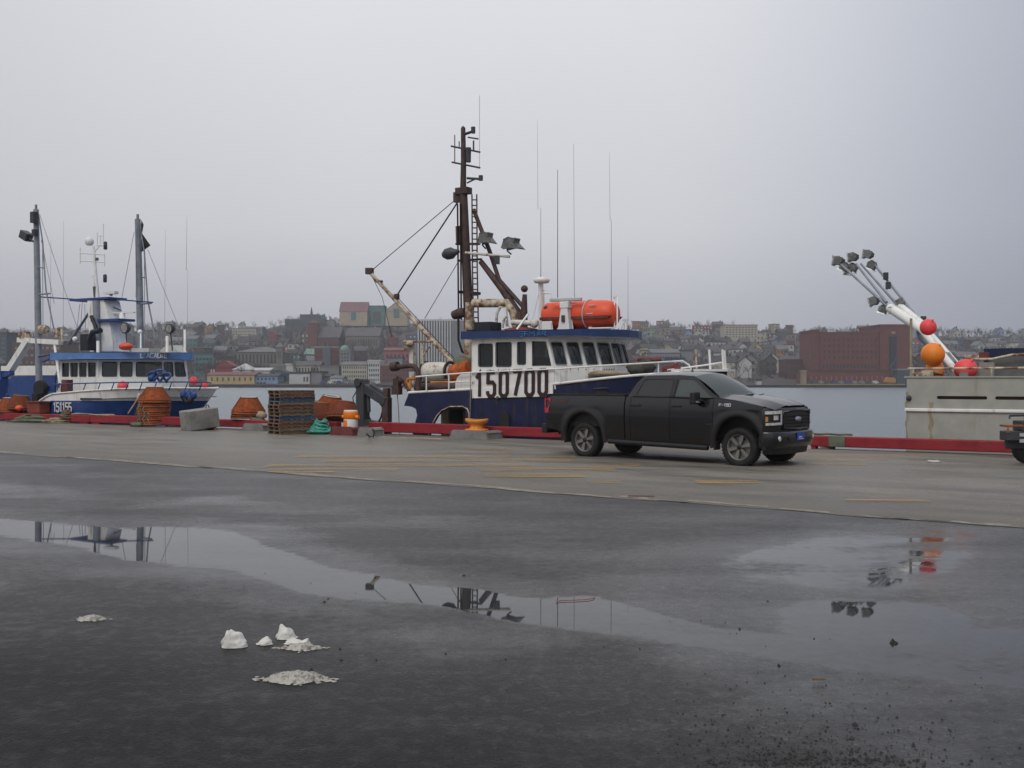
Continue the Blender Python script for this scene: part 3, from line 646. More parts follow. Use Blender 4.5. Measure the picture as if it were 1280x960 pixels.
mb = MB(); c = far(431, 439, 448.5); mb.lathe([(2.0, .7), (1.9, 1.4), (1.3, 2.2), (.0, 2.7)], c, 14); mb.build('dome', 'Fcopper', bpy.data.objects['domed_tower'])
bt2 = bld('brick_block', 'red brick block with a grey glazed centre left of the domed tower', 393, 424, 435, 466, 450, 16, 'Fbrick', 'flat', 'Fgrey', wins=[(.03, .33, 3, .1, .95, 4, .5, .5), (.67, .97, 3, .1, .95, 4, .5, .5)])
winpiece(bt2, 'glazed_bay', (0, -.2, 6), 3.4, 10, 'Fglassl', .6)
bld('stone_courthouse', 'long grey stone building with tall windows above the white hall', 296, 352, 440, 466, 455, 18, 'Fstone', 'hip', 'Fgreyroof', 2.5, wins=[(.02, .98, 12, .45, .92, 1, .42, .9), (.02, .98, 12, .08, .38, 1, .42, .8)])
bld('stone_turret', 'small stone turret on the right end of the long grey stone building', 345, 353, 434, 466, 450, 4, 'Fstone', 'hip', 'Fgreyroof', 2.2, wins=[(.2, .8, 2, .5, .9, 1, .4, .7)], stuff=True)
bld('teal_block', 'dull teal office block left of the long grey stone building', 243, 267, 443, 468, 470, 15, 'Fteal', 'flat', 'Fdgrey', wins=[(.05, .95, 5, .1, .9, 3, .7, .4)], stuff=True)
bld('brown_block', 'dark brown brick block between the teal block and the stone building', 268, 295, 447, 468, 462, 15, 'Fbrickd', 'flat', 'Fdarkroof', wins=[(.05, .95, 6, .1, .9, 3, .4, .45)], winm='Fgrey', stuff=True)
bld('red_house', 'bright red gabled building just behind the yellow warehouse', 270, 291, 458, 472, 434, 10, 'Fred', 'gable_front', 'Fred', 2.4)
bld('maroon_house', 'maroon building with two white windows left of the bright red one', 256, 269.5, 459, 472, 434, 10, 'Fbrickd', 'flat', 'Fdarkroof', wins=[(.5, .98, 2, .15, .85, 1, .55, .8)], winm='Fwhite')
bld('white_hall', 'white hall with rounded roof behind the blue shed', 291, 314, 462, 473, 433, 12, 'Fwhite', 'hip', 'Fwhite', 2.6)
bld('white_hall', 'long low white roofed hall right of the rounded white hall', 315, 337, 463, 473, 436, 12, 'Fwhite', 'gable_side', 'Fwhite', 1.2)
bld('grey_hall', 'drab grey hall above the dark blue grey shed', 337.5, 357, 457, 473, 447.5, 12, 'Fstone', 'flat', 'Fgrey')
bld('white_cabin', 'small plain white box above the white box warehouse', 357.5, 367, 456.5, 466, 440, 8, 'Fwhite', 'flat', 'Fwhite')
bld('white_row', 'grey white row of houses behind the white box warehouse', 368, 400, 457, 470, 437, 10, 'Fcream', 'gable_side', 'Fslate', 2, wins=[(.04, .96, 8, .3, .85, 1, .45, .8)], stuff=True)
bld('grey_store', 'plain pale grey store left of the domed tower', 400.5, 423.5, 459, 474, 430, 10, 'Fgrey', 'flat', 'Fgreyroof')
# higher up: churches, museum, dark hall, apartment block
ch = bld('brick_church', 'red brick church tower below the flat dark hall', 385, 396, 404, 440, 640, 12, 'Fbrick', 'hip', 'Fbrickd', 2.5)
bld('church_roof', 'long slate roofed church nave right of the red brick tower', 397, 424, 422, 440, 640, 24, 'Fbrickd', 'gable_side', 'Fslate', 7.0)
bld('copper_porch', 'little building with a copper green roof below the brick church', 381, 396, 443, 452, 520, 10, 'Fbrick', 'gable_side', 'Fcopper', 3.0)
bld('slate_hall', 'broad slate roofed stone hall directly below the museum', 432, 474, 420, 436, 640, 22, 'Fstone', 'gable_side', 'Fslate', 5.5, wins=[(.03, .97, 12, .2, .8, 1, .35, .8)], stuff=True)
ms_ = bld('museum', 'left wing of the museum, cream walls and faded red roof, on the hilltop', 424.5, 459, 389.5, 404, 800, 16, 'Fmuseumtan', 'gable_side', 'Fmuseumroof', 8.0, wins=None)
winpiece(ms_, 'window', (0, -.2, 5.6), 3.6, 6.0, 'Fteal', .5)
ml_ = bld('museum_link', 'teal glazed link between the two museum gables', 460, 481, 383, 404, 806, 14, 'Fteal', 'flat', 'Fteal')
winpiece(ml_, 'entrance', (.5, -.1, 4.5), 6.0, 9.0, 'Fdgrey', .4)
ms2 = bld('museum', 'right wing of the museum, cream gable crossed by the boom', 482, 509, 388, 404, 800, 20, 'Fmuseumtan', 'gable_front', 'Fslate', 6.6)
winpiece(ms2, 'window', (0, -.6, 8.0), 3.9, 6.4, 'Fteal', .5)
bld('dark_hall', 'long flat dark hall on the hilltop left of the museum', 356, 407, 400, 410, 830, 20, 'Ftealdark', 'flat', 'Fdgrey', wins=[(.03, .97, 8, .35, .65, 1, .8, .8)], stuff=True)
dh = bld('dark_hall_upper', 'raised dark block with thin spire over the flat dark hall', 375, 398, 394, 400.5, 834, 12, 'Ftealdark', 'flat', 'Fdgrey')
mb = MB(); c = far(389.5, 394, 838); mb.lathe([(1.1, .7), (.9, 2.6), (.35, 5.8), (.0, 6.6)], c, 6); mb.build('spire', 'Fslate', dh)
bld('hill_annex', 'small pale grey annex at the right end of the flat dark hall', 408, 418, 402, 408, 826, 10, 'Fgrey', 'flat', 'Fgrey')
bld('pale_school', 'long pale cream block among trees on the ridge left of the dark hall', 290, 320, 411.5, 421, 790, 14, 'Fcream', 'flat', 'Fgrey', wins=[(.03, .97, 9, .15, .85, 2, .5, .4)], stuff=True)
bld('pale_flats', 'pale bluish flats on the ridge beside the cream block', 306, 328, 409, 418, 815, 12, 'Flav', 'flat', 'Fwhite')
bld('apartment_block', 'tan apartment block standing alone above the colourful houses', 906, 947, 407, 424, 720, 16, 'Fcream', 'flat', 'Ftan', wins=[(.02, .98, 10, .08, .95, 5, .5, .4)])
bld('grey_offices', 'wide grey mauve office building low behind the trawler bow', 815, 850, 441, 466, 480, 18, 'Flav', 'gable_side', 'Fgreyroof', 2, wins=[(.03, .97, 9, .1, .9, 3, .7, .35)], stuff=True)
bld('grey_offices', 'flat grey building right of the grey mauve offices', 851, 866, 439, 466, 482, 18, 'Fgrey', 'flat', 'Fdgrey')
bld('red_store', 'low dark red store seen over the trawler foredeck', 792, 814, 450, 470, 450, 12, 'Fbrickd', 'flat', 'Fredroof')
bo = bld('brick_office', 'big dark red brick office block with rows of windows on the right waterfront', 1024, 1099.5, 417, QY, 425, 24, 'Fbrick', 'flat', 'Fbrick', wins=[(.05, .98, 12, .47, .94, 4, .36, .42)])
for j, (v, hf) in enumerate(((.385, 1.5), (.255, 1.3))):
    for i in range(16): winpiece(bo, 'window', ((-.46 + .92 * (i + .5) / 16) * 24.7, -.03, v * 19.8), .72, hf, 'Fglass')
bld('brick_stair_tower', 'taller slim brick stair tower at the left end of the brick office', 1016.5, 1023.7, 414, QY, 424, 20, 'Fbrick', 'flat', 'Fbrick', wins=[(.15, .85, 2, .2, .94, 6, .35, .3)])
bt3 = bld('brick_lift_tower', 'tallest brick tower with dark glass strip at the right end of the office block', 1100, 1139, 407.5, QY, 424, 26, 'Fbrick', 'flat', 'Fbrick')
winpiece(bt3, 'glass_strip', (-1.2, -.1, 13), 3.0, 13.5, 'Fglass', .4); winpiece(bt3, 'sign_panel', (-1.0, -.1, 21.3), 1.6, 1.0, 'Ftan', .3)
bld('brick_wing', 'low brick wing along the foot of the brick office block', 1001, 1122, 464, QY, 416, 6, 'Fbrick', 'flat', 'Fbrickd', wins=[(.08, .92, 16, .2, .75, 1, .2, .6)], winm='Fpink', stuff=True)
bld('brick_annex', 'two storey brick annex left of the brick office block', 984, 1016, 451, QY, 440, 14, 'Fbrickd', 'flat', 'Fbrickd', wins=[(.05, .95, 7, .4, .9, 2, .4, .4)], winm='Fdgrey', stuff=True)
bld('blue_grey_shed', 'pale blue grey shed by the stern of the white ship', 1121, 1143, 463, QY, 411.5, 4, 'Ftealdark', 'flat', 'Fgrey')
bld('tan_kiosk', 'tiny tan kiosk on the quay left of the low brick wing', 1003, 1008, 465, QY, 412, 3, 'Ftan', 'flat', 'Ftan')
bld('white_hut', 'tiny white hut at the water edge left of the yellow coping', 946.5, 952, 476, 481, 411.5, 2.5, 'Fwhite', 'flat', 'Fdarkroof')
# yellow excavator on the far quay
ex_ = thing('excavator', 'small yellow excavator with raised arm before the brick lift tower', 'excavator', WORLD, (far(1112, QY, 413).x, 413, far(1112, QY, 413).z))
a_ = far(1105, QY, 413); mb = MB(); mb.plate([(a_.x, a_.z + 1), (a_.x + 5.2, a_.z + .8), (a_.x + 5.4, a_.z + 1.8), (a_.x + 4, a_.z + 2.9), (a_.x + 1, a_.z + 3.0)], [], lambda x, z, t: (x, 412.5 + 2 * t, z)); mb.build('cab', 'Floader', ex_)
mb = MB(); mb.bx((a_.x + .4, 412.4, a_.z), (a_.x + 5, 414.6, a_.z + .78)); mb.build('track', 'Fdgrey', ex_)
mb = MB(); e1 = far(1114, 458, 413); e2 = far(1121, 449, 413); mb.beam((a_.x + 3.5, 413.4, a_.z + 2.5), (e1.x, 413.4, e1.z), .5, .7); mb.beam((e1.x, 413.4, e1.z), (e2.x, 413.4, e2.z), .45, .5); mb.box((e2.x, 413.4, e2.z), (1.6, .8, 1.6)); mb.build('arm', 'Ftealdark', ex_)
mb = MB(); a_, b_ = far(996, 481.0, 410.9), far(1131, 481.0, 410.9); mb.bx((a_.x, 410.7, a_.z), (b_.x, 411.2, a_.z + .35)); mb.build('quay_coping', fm('far_yellow_coping', (.36, .25, .07)), None, None, 'structure')
# parked cars along the far quay
CC = [('white', 'Fwhite'), ('grey', 'Fgrey'), ('dark', 'Fdgrey'), ('white', 'Fwhite'), ('dark', 'Fdgrey'), ('grey', 'Fgrey'), ('blue', 'Fblue')]
rr = random.Random(5); cars = []
for px in [1010, 1018, 1026, 1035, 1043, 1051, 1060, 1068, 1077, 1085, 1094] + [404, 413, 424, 434, 443, 452, 463, 472]: cars.append((px, CC[rr.randrange(7)]))
cnt = {}
for px, (cn, cm) in cars:
    side_ = 'brick office' if px > 900 else 'white terrace'; k_ = (side_, cn); cnt[k_] = cnt.get(k_, 0) + 1
tot = dict(cnt); cnt = {}
ORDN = ['leftmost', 'second from left', 'third from left', 'fourth from left', 'fifth from left', 'sixth from left', 'seventh from left', 'eighth from left', 'ninth from left', 'tenth from left']
def ordn(i, n):
    if n == 1: return 'only one'
    if i == 0: return 'leftmost'
    if i == n - 1: return 'rightmost'
    if i < 10: return ORDN[i]
    if n - 1 - i < 10: return ORDN[n - 1 - i].replace('left', 'right')
    return 'number %d from left' % (i + 1)
for px, (cn, cm) in cars:
    side_ = 'brick office' if px > 900 else 'white terrace'; k_ = (side_, cn); i = cnt.get(k_, 0); cnt[k_] = i + 1
    p = far(px, QY - .5, 413.5); t = thing('parked_car', '%s car on the far quay before the %s, %s of its colour' % (cn, side_, ordn(i, tot[k_])), 'car', WORLD, (p.x, 413.5, p.z), 'cars parked on the far quay')
    mb = MB(); mb.bx((p.x - 1.15, 412.6, p.z + .3), (p.x + 1.15, 414.4, p.z + .95)); mb.plate([(p.x - .9, p.z + .95), (p.x + .8, p.z + .95), (p.x + .5, p.z + 1.5), (p.x - .7, p.z + 1.5)], [], lambda x, z, k: (x, 412.7 + 1.6 * k, z)); mb.build('body', cm, t)
    mb = MB(); [mb.lathe([(.32, -.1), (.32, .1)], (p.x + s, 412.6, p.z + .32), 8, Matrix.Rotation(R(90), 3, 'X')) for s in (-.7, .7)]; mb.build('wheels', 'Fdgrey', t, None, 'stuff')
# houses on the hillside
VAR = [(5.6, 8, 6.6, 'g', 2.4, 2, 2), (6.5, 9, 6.2, 's', 2.6, 3, 2), (8.5, 8, 5.6, 's', 2.4, 3, 2), (6.0, 8, 8.2, 'f', .4, 2, 3), (11, 9, 6.4, 's', 2.8, 4, 2), (13, 9, 7.6, 'f', .5, 5, 3)]
PROTO = []
for (w_, dp, h_, rt, rs, nc_, nr_) in VAR:
    mw = MB(); mr_ = MB(); mn = MB()
    mw.bx((-w_ / 2, 0, -3), (w_ / 2, dp, h_))
    if rt == 'g':
        mw.add([(-w_ / 2, 0, h_), (w_ / 2, 0, h_), (0, 0, h_ + rs)], [(0, 1, 2)]); o_ = .35
        for s in (-1, 1): mr_.add([(s * (w_ / 2 + o_), -o_, h_ - .2), (0, -o_, h_ + rs + .1), (0, dp, h_ + rs + .1), (s * (w_ / 2 + o_), dp, h_ - .2), (s * (w_ / 2 + o_), -o_, h_), (0, -o_, h_ + rs + .35), (0, dp, h_ + rs + .35), (s * (w_ / 2 + o_), dp, h_)], [(0, 1, 2, 3), (4, 5, 6, 7), (0, 1, 5, 4), (0, 3, 7, 4)])
    elif rt == 's': o_ = .35; mr_.add([(-w_ / 2 - o_, -o_, h_), (w_ / 2 + o_, -o_, h_), (w_ / 2 + o_, dp / 2, h_ + rs), (-w_ / 2 - o_, dp / 2, h_ + rs), (-w_ / 2 - o_, dp + o_, h_), (w_ / 2 + o_, dp + o_, h_)], [(0, 1, 2, 3), (3, 2, 5, 4), (0, 3, 4), (1, 5, 2), (0, 4, 5, 1)])
    else: mr_.bx((-w_ / 2 - .2, -.2, h_), (w_ / 2 + .2, dp + .2, h_ + rs))
    if rt != 'f': mr_.bx((w_ * .22, dp * .45, h_ + rs * .4), (w_ * .22 + .8, dp * .45 + .8, h_ + rs + 1.0))
    for i in range(nc_):
        for j in range(nr_):
            pw = w_ / nc_; ph = h_ / nr_; mn.box((-w_ / 2 + pw * (i + .5), -.04, ph * (j + .52)), (pw * .36, .14, ph * .46))
    d_ = []
    for m_, nm_, mt in ((mw, 'wall', 'Fwhite'), (mr_, 'roof', 'Fdarkroof'), (mn, 'windows', 'Fglass')):
        o = m_.build(nm_, mt); d_.append(o.data); bpy.data.objects.remove(o)
    PROTO.append((w_, dp, d_, rt))
COLS = {'white': 'Fwhite', 'cream': 'Fcream', 'grey': 'Fgrey', 'red': 'Fred', 'dark red': 'Fbrickd', 'yellow': 'Fyellow', 'pale green': 'Fgreen', 'blue': 'Fblue', 'pale blue': 'Fskyblue', 'orange': 'Forange', 'brown': 'Fbrown', 'pink': 'Fpink', 'tan': 'Ftan', 'teal': 'Fteal', 'lavender': 'Flav', 'dark grey': 'Fdgrey'}
PAL_R = ['white'] * 3 + ['cream'] * 4 + ['grey'] * 5 + ['red', 'dark red', 'dark red', 'yellow', 'yellow', 'pale green', 'pale green', 'blue', 'pale blue', 'orange', 'orange', 'pink', 'tan', 'tan', 'lavender', 'dark grey', 'brown', 'brown']
PAL_L = ['white', 'cream', 'cream', 'grey', 'grey', 'grey', 'grey', 'brown', 'brown', 'brown', 'brown', 'tan', 'dark red', 'dark red', 'red', 'teal', 'blue', 'dark grey', 'dark grey', 'orange', 'lavender', 'pale green']
ROOFS = ['Fdarkroof', 'Fdarkroof', 'Fdarkroof', 'Fslate', 'Fslate', 'Fgreyroof']
def sofy(Y): return (Y - 412) / 490.0
def zone(px):
    for lim, nm_ in ((76, 'left boat\'s gallows'), (245, 'left boat\'s visor'), (300, 'yellow warehouse'), (360, 'stone building'), (424, 'brick church'), (522, 'museum'), (600, 'finned tower'), (800, 'trawler visor'), (850, 'trawler foredeck'), (905, 'trawler bow posts'), (950, 'tan apartment block'), (1016, 'brick annex'), (1140, 'brick office'), (1200, 'light booms'), (1400, 'deckhouse')):
        if px < lim: return nm_
rr = random.Random(42); HS = []
for ri, Y in enumerate([452, 476, 500, 525, 552, 580, 610, 642, 676, 712, 750, 790, 832, 874]):
    x = (-30 - 640) / FPX * Y + rr.uniform(0, 6); xe = (1310 - 640) / FPX * Y
    while x < xe:
        v = rr.choices(range(6), [5, 4, 3, 4, 1.2, .7 if ri < 8 else .2])[0]; w_, dp = PROTO[v][0], PROTO[v][1]
        px = 640 + FPX * (x + w_ / 2) / Y; yy = Y + rr.uniform(-7, 7)
        dens = .92 if 785 < px < 905 else (.72 if px > 905 else .50)
        if 340 < px < 520: dens = .28
        if 520 < px < 790: dens = .05 if px < 590 or px > 775 else 0
        if 1140 < px: dens = .58
        if ri > 10: dens *= .72
        ok = rr.random() < dens and not any(a - 2 < x + w_ and x < b + 2 and yy < d1_ + 3 and yy + dp > d0_ - 3 for a, b, d0_, d1_ in FOOT)
        # nothing of houses hidden behind the big near blocks
        ptop = YH - FPX * (terr(x, yy) + 9 - H) / yy
        if ok and any(a < (x + w_ / 2) / yy * d0_ < b and ptop > YH - FPX * (z1 - H) / d0_ for a, b, d0_, z1 in [(f[0], f[1], f[2], H + 20) for f in FOOT if f[2] < 430 and f[1] - f[0] > 20 and f[0] > 100]): ok = False
        if ok: HS.append((px, x + w_ / 2, yy, v, rr.choice(PAL_R if px > 600 else PAL_L), rr.choice(ROOFS), ri))
        x += w_ + (rr.choice([0.05, .05, .3, 2.5, 5]) if 785 < px < 905 else rr.choice([.3, 1.5, 3, 6, 9]))
if len(HS) > 290: HS = rr.sample(HS, 290)
HS.sort()
def rowname(ri): return 'low on' if ri < 4 else ('midway up' if ri < 9 else ('high on' if ri < 12 else 'atop'))
keys = {}
for h_ in HS: k_ = (h_[4], PROTO[h_[3]][3], rowname(h_[6]), zone(h_[0])); keys[k_] = keys.get(k_, 0) + 1
seen_ = {}
RN = {'g': 'front gabled', 's': 'side gabled', 'f': 'flat roofed'}
for (px, X_, Y_, v, cn, rf, ri) in HS:
    k_ = (cn, PROTO[v][3], rowname(ri), zone(px)); i = seen_.get(k_, 0); seen_[k_] = i + 1
    lab = '%s %s house %s the hill near the %s%s' % (cn, RN[k_[1]], k_[2], k_[3], '' if keys[k_] == 1 else ', ' + ordn(i, keys[k_]))
    zb = min(terr(X_ - 3, Y_), terr(X_ + 3, Y_)) + .2
    t = thing('hillside_house', lab, 'house', WORLD, (X_, Y_, zb), 'houses on the hillside across the harbour')
    t.rotation_euler = (0, 0, rr.uniform(-.35, .35))
    for d_, nm_, mt in zip(PROTO[v][2], ('wall', 'roof', 'windows'), (COLS[cn], rf, 'Fglass' if rr.random() < .75 else 'Fwhite')):
        o = bpy.data.objects.new(nm_, d_); COL.objects.link(o); o.parent = t
        o.material_slots[0].link = 'OBJECT'; o.material_slots[0].material = M[mt]
        if nm_ == 'windows': o['kind'] = 'stuff'
# bare winter trees on the slope
def bare_tree(seed, n=60):
    r_ = random.Random(seed); T = []
    def tri(p, d, L, w_):
        s = Vector((r_.uniform(-1, 1), r_.uniform(-1, 1), r_.uniform(-.3, .3))).cross(d)
        if s.length < 1e-3: return
        s = s.normalized() * w_; T.append((p - s, p + s, p + d * L))
    tri(Vector((0, 0, 0)), Vector((0, 0, 1)), .75, .022)
    for k in range(9):
        a = r_.uniform(0, 6.28); el = r_.uniform(.5, 1.2); d = Vector((math.cos(a) * math.cos(el), math.sin(a) * math.cos(el), math.sin(el))); p = Vector((0, 0, r_.uniform(.18, .55))); L = r_.uniform(.3, .55); tri(p, d, L, .014)
        for j in range(n // 9):
            q_ = p + d * L * r_.uniform(.35, 1); dd = (d + Vector((r_.gauss(0, .6), r_.gauss(0, .6), r_.gauss(.1, .5)))).normalized(); tri(q_, dd, r_.uniform(.12, .28), .011)
    return np.array([[tuple(v_) for v_ in t_] for t_ in T])
TP = [bare_tree(s) for s in range(8)]; rg = np.random.RandomState(4)
def tree_mesh(places, name, m_):
    out = []
    for (x, y, z_, h_) in places:
        a = rg.uniform(0, 6.28); c_, s_ = math.cos(a), math.sin(a); A = TP[rg.randint(8)]
        B = np.stack([(A[..., 0] * c_ - A[..., 1] * s_) * h_ * .85 + x, (A[..., 0] * s_ + A[..., 1] * c_) * h_ * .85 + y, A[..., 2] * h_ + z_ - .3], -1); out.append(B)
    V = np.concatenate(out).reshape(-1, 3); me = bpy.data.meshes.new(name); n_ = len(V)
    me.vertices.add(n_); me.vertices.foreach_set('co', V.ravel()); me.loops.add(n_); me.loops.foreach_set('vertex_index', np.arange(n_)); me.polygons.add(n_ // 3); me.polygons.foreach_set('loop_start', np.arange(0, n_, 3)); me.polygons.foreach_set('loop_total', np.full(n_ // 3, 3)); me.update(calc_edges=True)
    me.materials.append(M[m_]); o = bpy.data.objects.new(name, me); COL.objects.link(o); return o
M['twig'] = mat('bare_twigs', (.075, .06, .055), .95, var=.3, vs=.2); M['needle'] = mat('dark_evergreen', (.028, .040, .026), .95, var=.3, vs=.4)
pl_ = []
for _ in range(6500):
    Y = rg.uniform(430, 930); px = rg.uniform(-60, 1330); X_ = (px - 640) / FPX * Y
    dn = .9 if (340 < px < 520 and Y > 480) or px < 340 else .62
    if 520 < px < 780 and px > 595: dn = .12
    if noise.noise(Vector((X_ * .02, Y * .02, 3))) > rg.uniform(-.45, .45) + (.55 - dn): continue_ = False
    else: continue_ = True
    if continue_ or any(a < X_ < b and d0_ - 1 < Y < d1_ for a, b, d0_, d1_ in FOOT): continue
    pl_.append((X_, Y, terr(X_, Y), rg.uniform(5, 10)))
o = tree_mesh(pl_, 'bare_woods', 'twig'); o['kind'] = 'stuff'; o['label'] = 'bare brown winter trees massed over the far hillside'
# scrub and shadowy shrubs near the lower slope
vs = MB()
for _ in range(1500):
    Y = rg.uniform(420, 900); px = rg.uniform(-60, 1330); X_ = (px - 640) / FPX * Y
    if any(a < X_ < b and d0_ - 1 < Y < d1_ for a, b, d0_, d1_ in FOOT): continue
    r_ = rg.uniform(.7, 2.2); z_ = terr(X_, Y)
    for k in range(14):
        a = rg.uniform(0, 6.28); e = rg.uniform(0, 1.5); p = np.array([X_ + r_ * math.cos(a) * math.cos(e), Y + r_ * math.sin(a) * math.cos(e), z_ + r_ * math.sin(e) * .8]); d_ = rg.normal(0, .45, (3, 3)) * r_ * .6
        vs.add([p + d_[0], p + d_[1], p + d_[2]], [(0, 1, 2)])
o = vs.build('hillside_scrub', 'twig', None, None, 'stuff'); o['label'] = 'brown scrub between the houses on the far hillside'
# separate trees standing on the skyline
SK = [(282, 'round bare tree standing on the ridge left of the cream block'), (440, 'bare tree on the bank right below the museum'), (800, 'bare tree on the skyline just right of the trawler visor'), (870, 'bare skyline tree left of the tan apartment block'), (972, 'bare skyline tree right of the tan apartment block'), (1048, 'bare tree peeping over the roof of the brick office'), (1068, 'rounder bare tree over the brick office roof, nearer its lift tower'), (1168, 'bare tree on the ridge between light booms and deckhouse'), (1185, 'leaning bare tree on the ridge right of the light booms'), (1222, 'dark bushy tree on the ridge above the deckhouse'), (1262, 'bare tree on the ridge at the right frame edge'), (120, 'bare tree on the ridge behind the left boat funnel'), (60, 'bare tree on the ridge right of the left boat first mast'), (250, 'bare tree on the ridge right of the tallest left boat aerial')]
for px, lab in SK:
    Y = 560 if 1040 < px < 1080 else (700 if px == 440 else 890); X_ = (px - 640) / FPX * Y; z_ = terr(X_, Y); hh = (5.0 if Y == 560 else 6.5) + (px % 4) * .6
    if Y == 560: z_ = far(px, 417, Y).z - 2.2
    t = thing('bare_tree', lab, 'tree', WORLD, (X_, Y, z_), 'single trees on the skyline')
    mb = MB(); mb.tube([(X_, Y, z_ - 6), (X_ + .2, Y, z_ + hh * .3), (X_, Y, z_ + hh * .65)], [.3, .2, .08], 6); mb.build('trunk', 'twig', t)
    k = bare_tree(px, 330); mb = MB()
    for tr_ in k: mb.add([(X_ + v_[0] * hh * .9, Y + v_[1] * hh * .9, z_ + v_[2] * hh) for v_ in tr_], [(0, 1, 2)])
    mb.build('crown', 'twig', t)
# ------------------------------------------------------------------ boats: shared hull builder
def hull(a0, at, ab, bn, bf, zs, zm, zb, s0=.55, n=26, pw=(2.4, 1.7), narrow=.10):
    """rows of points near/far from sheer zs(a) through paint line zm(a) down to zb; returns (upper rows, lower rows) for both sides"""
    bc = (bn + bf) / 2; half = (bf - bn) / 2
    def pt(s, t, sg):
        ae = at
        for _ in range(3):
            a = a0 + (ae - a0) * s; tz = lerp(zs(a), zm(a), t * 2) if t < .5 else lerp(zm(a), zb, t * 2 - 1)
            dz = (zs(a) - tz) / (zs(a) - zb); ae = lerp(at, ab, dz)
        t = dz
        k = max(0, (s - s0) / (1 - s0)); hw = half * (1 - narrow * t * max(0, s) ** .5) * (1 - k ** lerp(pw[0], pw[1], t))
        return (a, bc - sg * hw, tz)
    S = [1 - (1 - i / n) ** 1.25 for i in range(n + 1)]
    up = []; lo = []
    for sg in (1, -1):
        up.append([[pt(s, t, sg) for s in S] for t in (0, .12, .25, .38, .5)])
        lo.append([[pt(s, t, sg) for s in S] for t in (.5, .62, .75, .88, 1)])
    return up, lo
def add_rail(mb, pts, r, n=6): mb.tube(pts, r, n)

# ------------------------------------------------------------------ trawler with 150700 on its side
BN, BF, BC = .8, 6.0, 3.4
ST = [(-4.6, 1.33), (-4.4, 1.34), (-2, 1.47), (1, 1.64), (3.3, 1.88), (5.5, 2.06)]
zsh = lambda a: interp(a, ST)
tr = thing('fishing_boat', 'navy and white fishing boat numbered 150700 with rusty mast, moored behind the black pickup', 'fishing boat', QUAY, (0, BC, WL))
up, lo = hull(-2.2, 5.5, 4.7, BN, BF, zsh, lambda a: zsh(a) - .75, -2.2, s0=.52, pw=(2.3, 1.7))
mb = MB()
for k in range(2): mb.grid(up[k]); mb.grid(lo[k])
mb.build('hull', 'navy', tr)
mb = MB(); S = len(up[0][0])
mb.grid([[(p[0], p[1] + .02, p[2] - .12) for p in up[0][0]], [(p[0], p[1] - .02, p[2] - .12) for p in up[1][0]]], 0, False)
mb.build('foredeck', 'galv', tr)
# stern: overhanging side walls with an arch through which the aft cabin and the harbour show
def side(b, t): return lambda x, z, k: (x, b + t * k, z)
out_ = [(-2.2, 1.46), (-4.42, 1.345), (-4.62, .93), (-4.30, .90), (-4.14, .83), (-4.08, .62), (-4.14, .44), (-4.26, .2), (-4.30, -.4), (-2.2, -1.2)]
arch = [(-3.08, -.3), (-3.08, .30), (-2.98, .62), (-2.84, .84), (-2.66, .935), (-2.28, .945), (-2.10, .86), (-2.05, .70), (-2.05, -.3)]
out2 = [(-1.9, 1.475), (-4.42, 1.345), (-4.62, .93), (-4.30, .90), (-4.14, .83), (-4.08, .62), (-4.16, .40), (-4.26, .2), (-4.30, -1.9), (-1.9, -1.9)]
hole = [(-3.72, -.4), (-3.55, .25), (-3.30, .62), (-3.10, .80), (-2.80, .925), (-2.30, .935), (-2.12, .86), (-2.06, .72), (-2.06, -.4)]
for b, sgn in ((BN - .005, 1), (BF + .005, -1)):
    mb = MB(); mb.plate(out2, [hole], side(b, .14 * sgn)); mb.build('stern_quarter', 'navy', tr)
mb = MB(); hh = [(x, z) for x, z in hole]
mb.tube([(x, BN - .01, z) for x, z in hole], .022, 5); mb.build('arch_edging', 'cream', tr)
mb = MB(); mb.bx((-4.42, BN + .1, 1.19), (-1.9, BF - .1, 1.30)); mb.build('aft_deck', 'rustdark', tr)
mb = MB(); mb.bx((-3.98, 2.07, -1.6), (-3.90, 5.2, 1.18)); mb.bx((-3.98, 2.0, -1.6), (-2.2, 2.06, 1.18)); mb.bx((-3.72, 1.97, -1.6), (-3.66, 1.998, 1.18)); mb.bx((-3.05, 1.97, -1.6), (-2.99, 1.998, 1.18)); mb.build('aft_bulkhead', 'beige', tr)
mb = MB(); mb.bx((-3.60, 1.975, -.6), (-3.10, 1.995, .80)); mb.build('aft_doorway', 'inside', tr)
mb = MB(); mb.bx((-4.2, BN + .3, -1.9), (-2.2, BF - .3, -1.15)); mb.build('stern_ramp', 'rustdark', tr)
# gunwale and bow rails
near = [(p[0], p[1] + (.012 if p[0] < 1.3 else -.02), p[2] + .015) for p in up[0][0]]; farr = [(p[0], p[1] + .02, p[2] + .015) for p in up[1][0]]
mb = MB(); mb.tube([(-4.44, BN + .01, 1.36)] + near, .045, 6); mb.tube([(-4.44, BF + .01, 1.36)] + farr, .045, 6); mb.tube([(-4.44, BN, 1.36), (-4.44, BF, 1.36)], .045, 6)
mb.build('gunwale', 'white', tr)
# white number panel, flush with the wheelhouse side
mb = MB(); mb.plate([(-1.93, 1.20), (.97, 1.285), (.97, 1.66), (-1.93, 1.50)], [], side(BN - .035, .03)); mb.build('number_panel', 'white', tr)
mb = MB(); zl = lambda x: 1.255 + .035 * (x + 1.7)
text(mb, '150700', -1.76, 0, 2.52, .745, .115, lambda x, y, t: (x, BN - (.057 - .015 * t), zl(x) + y), gap=.40); mb.build('number', 'maroon', tr)
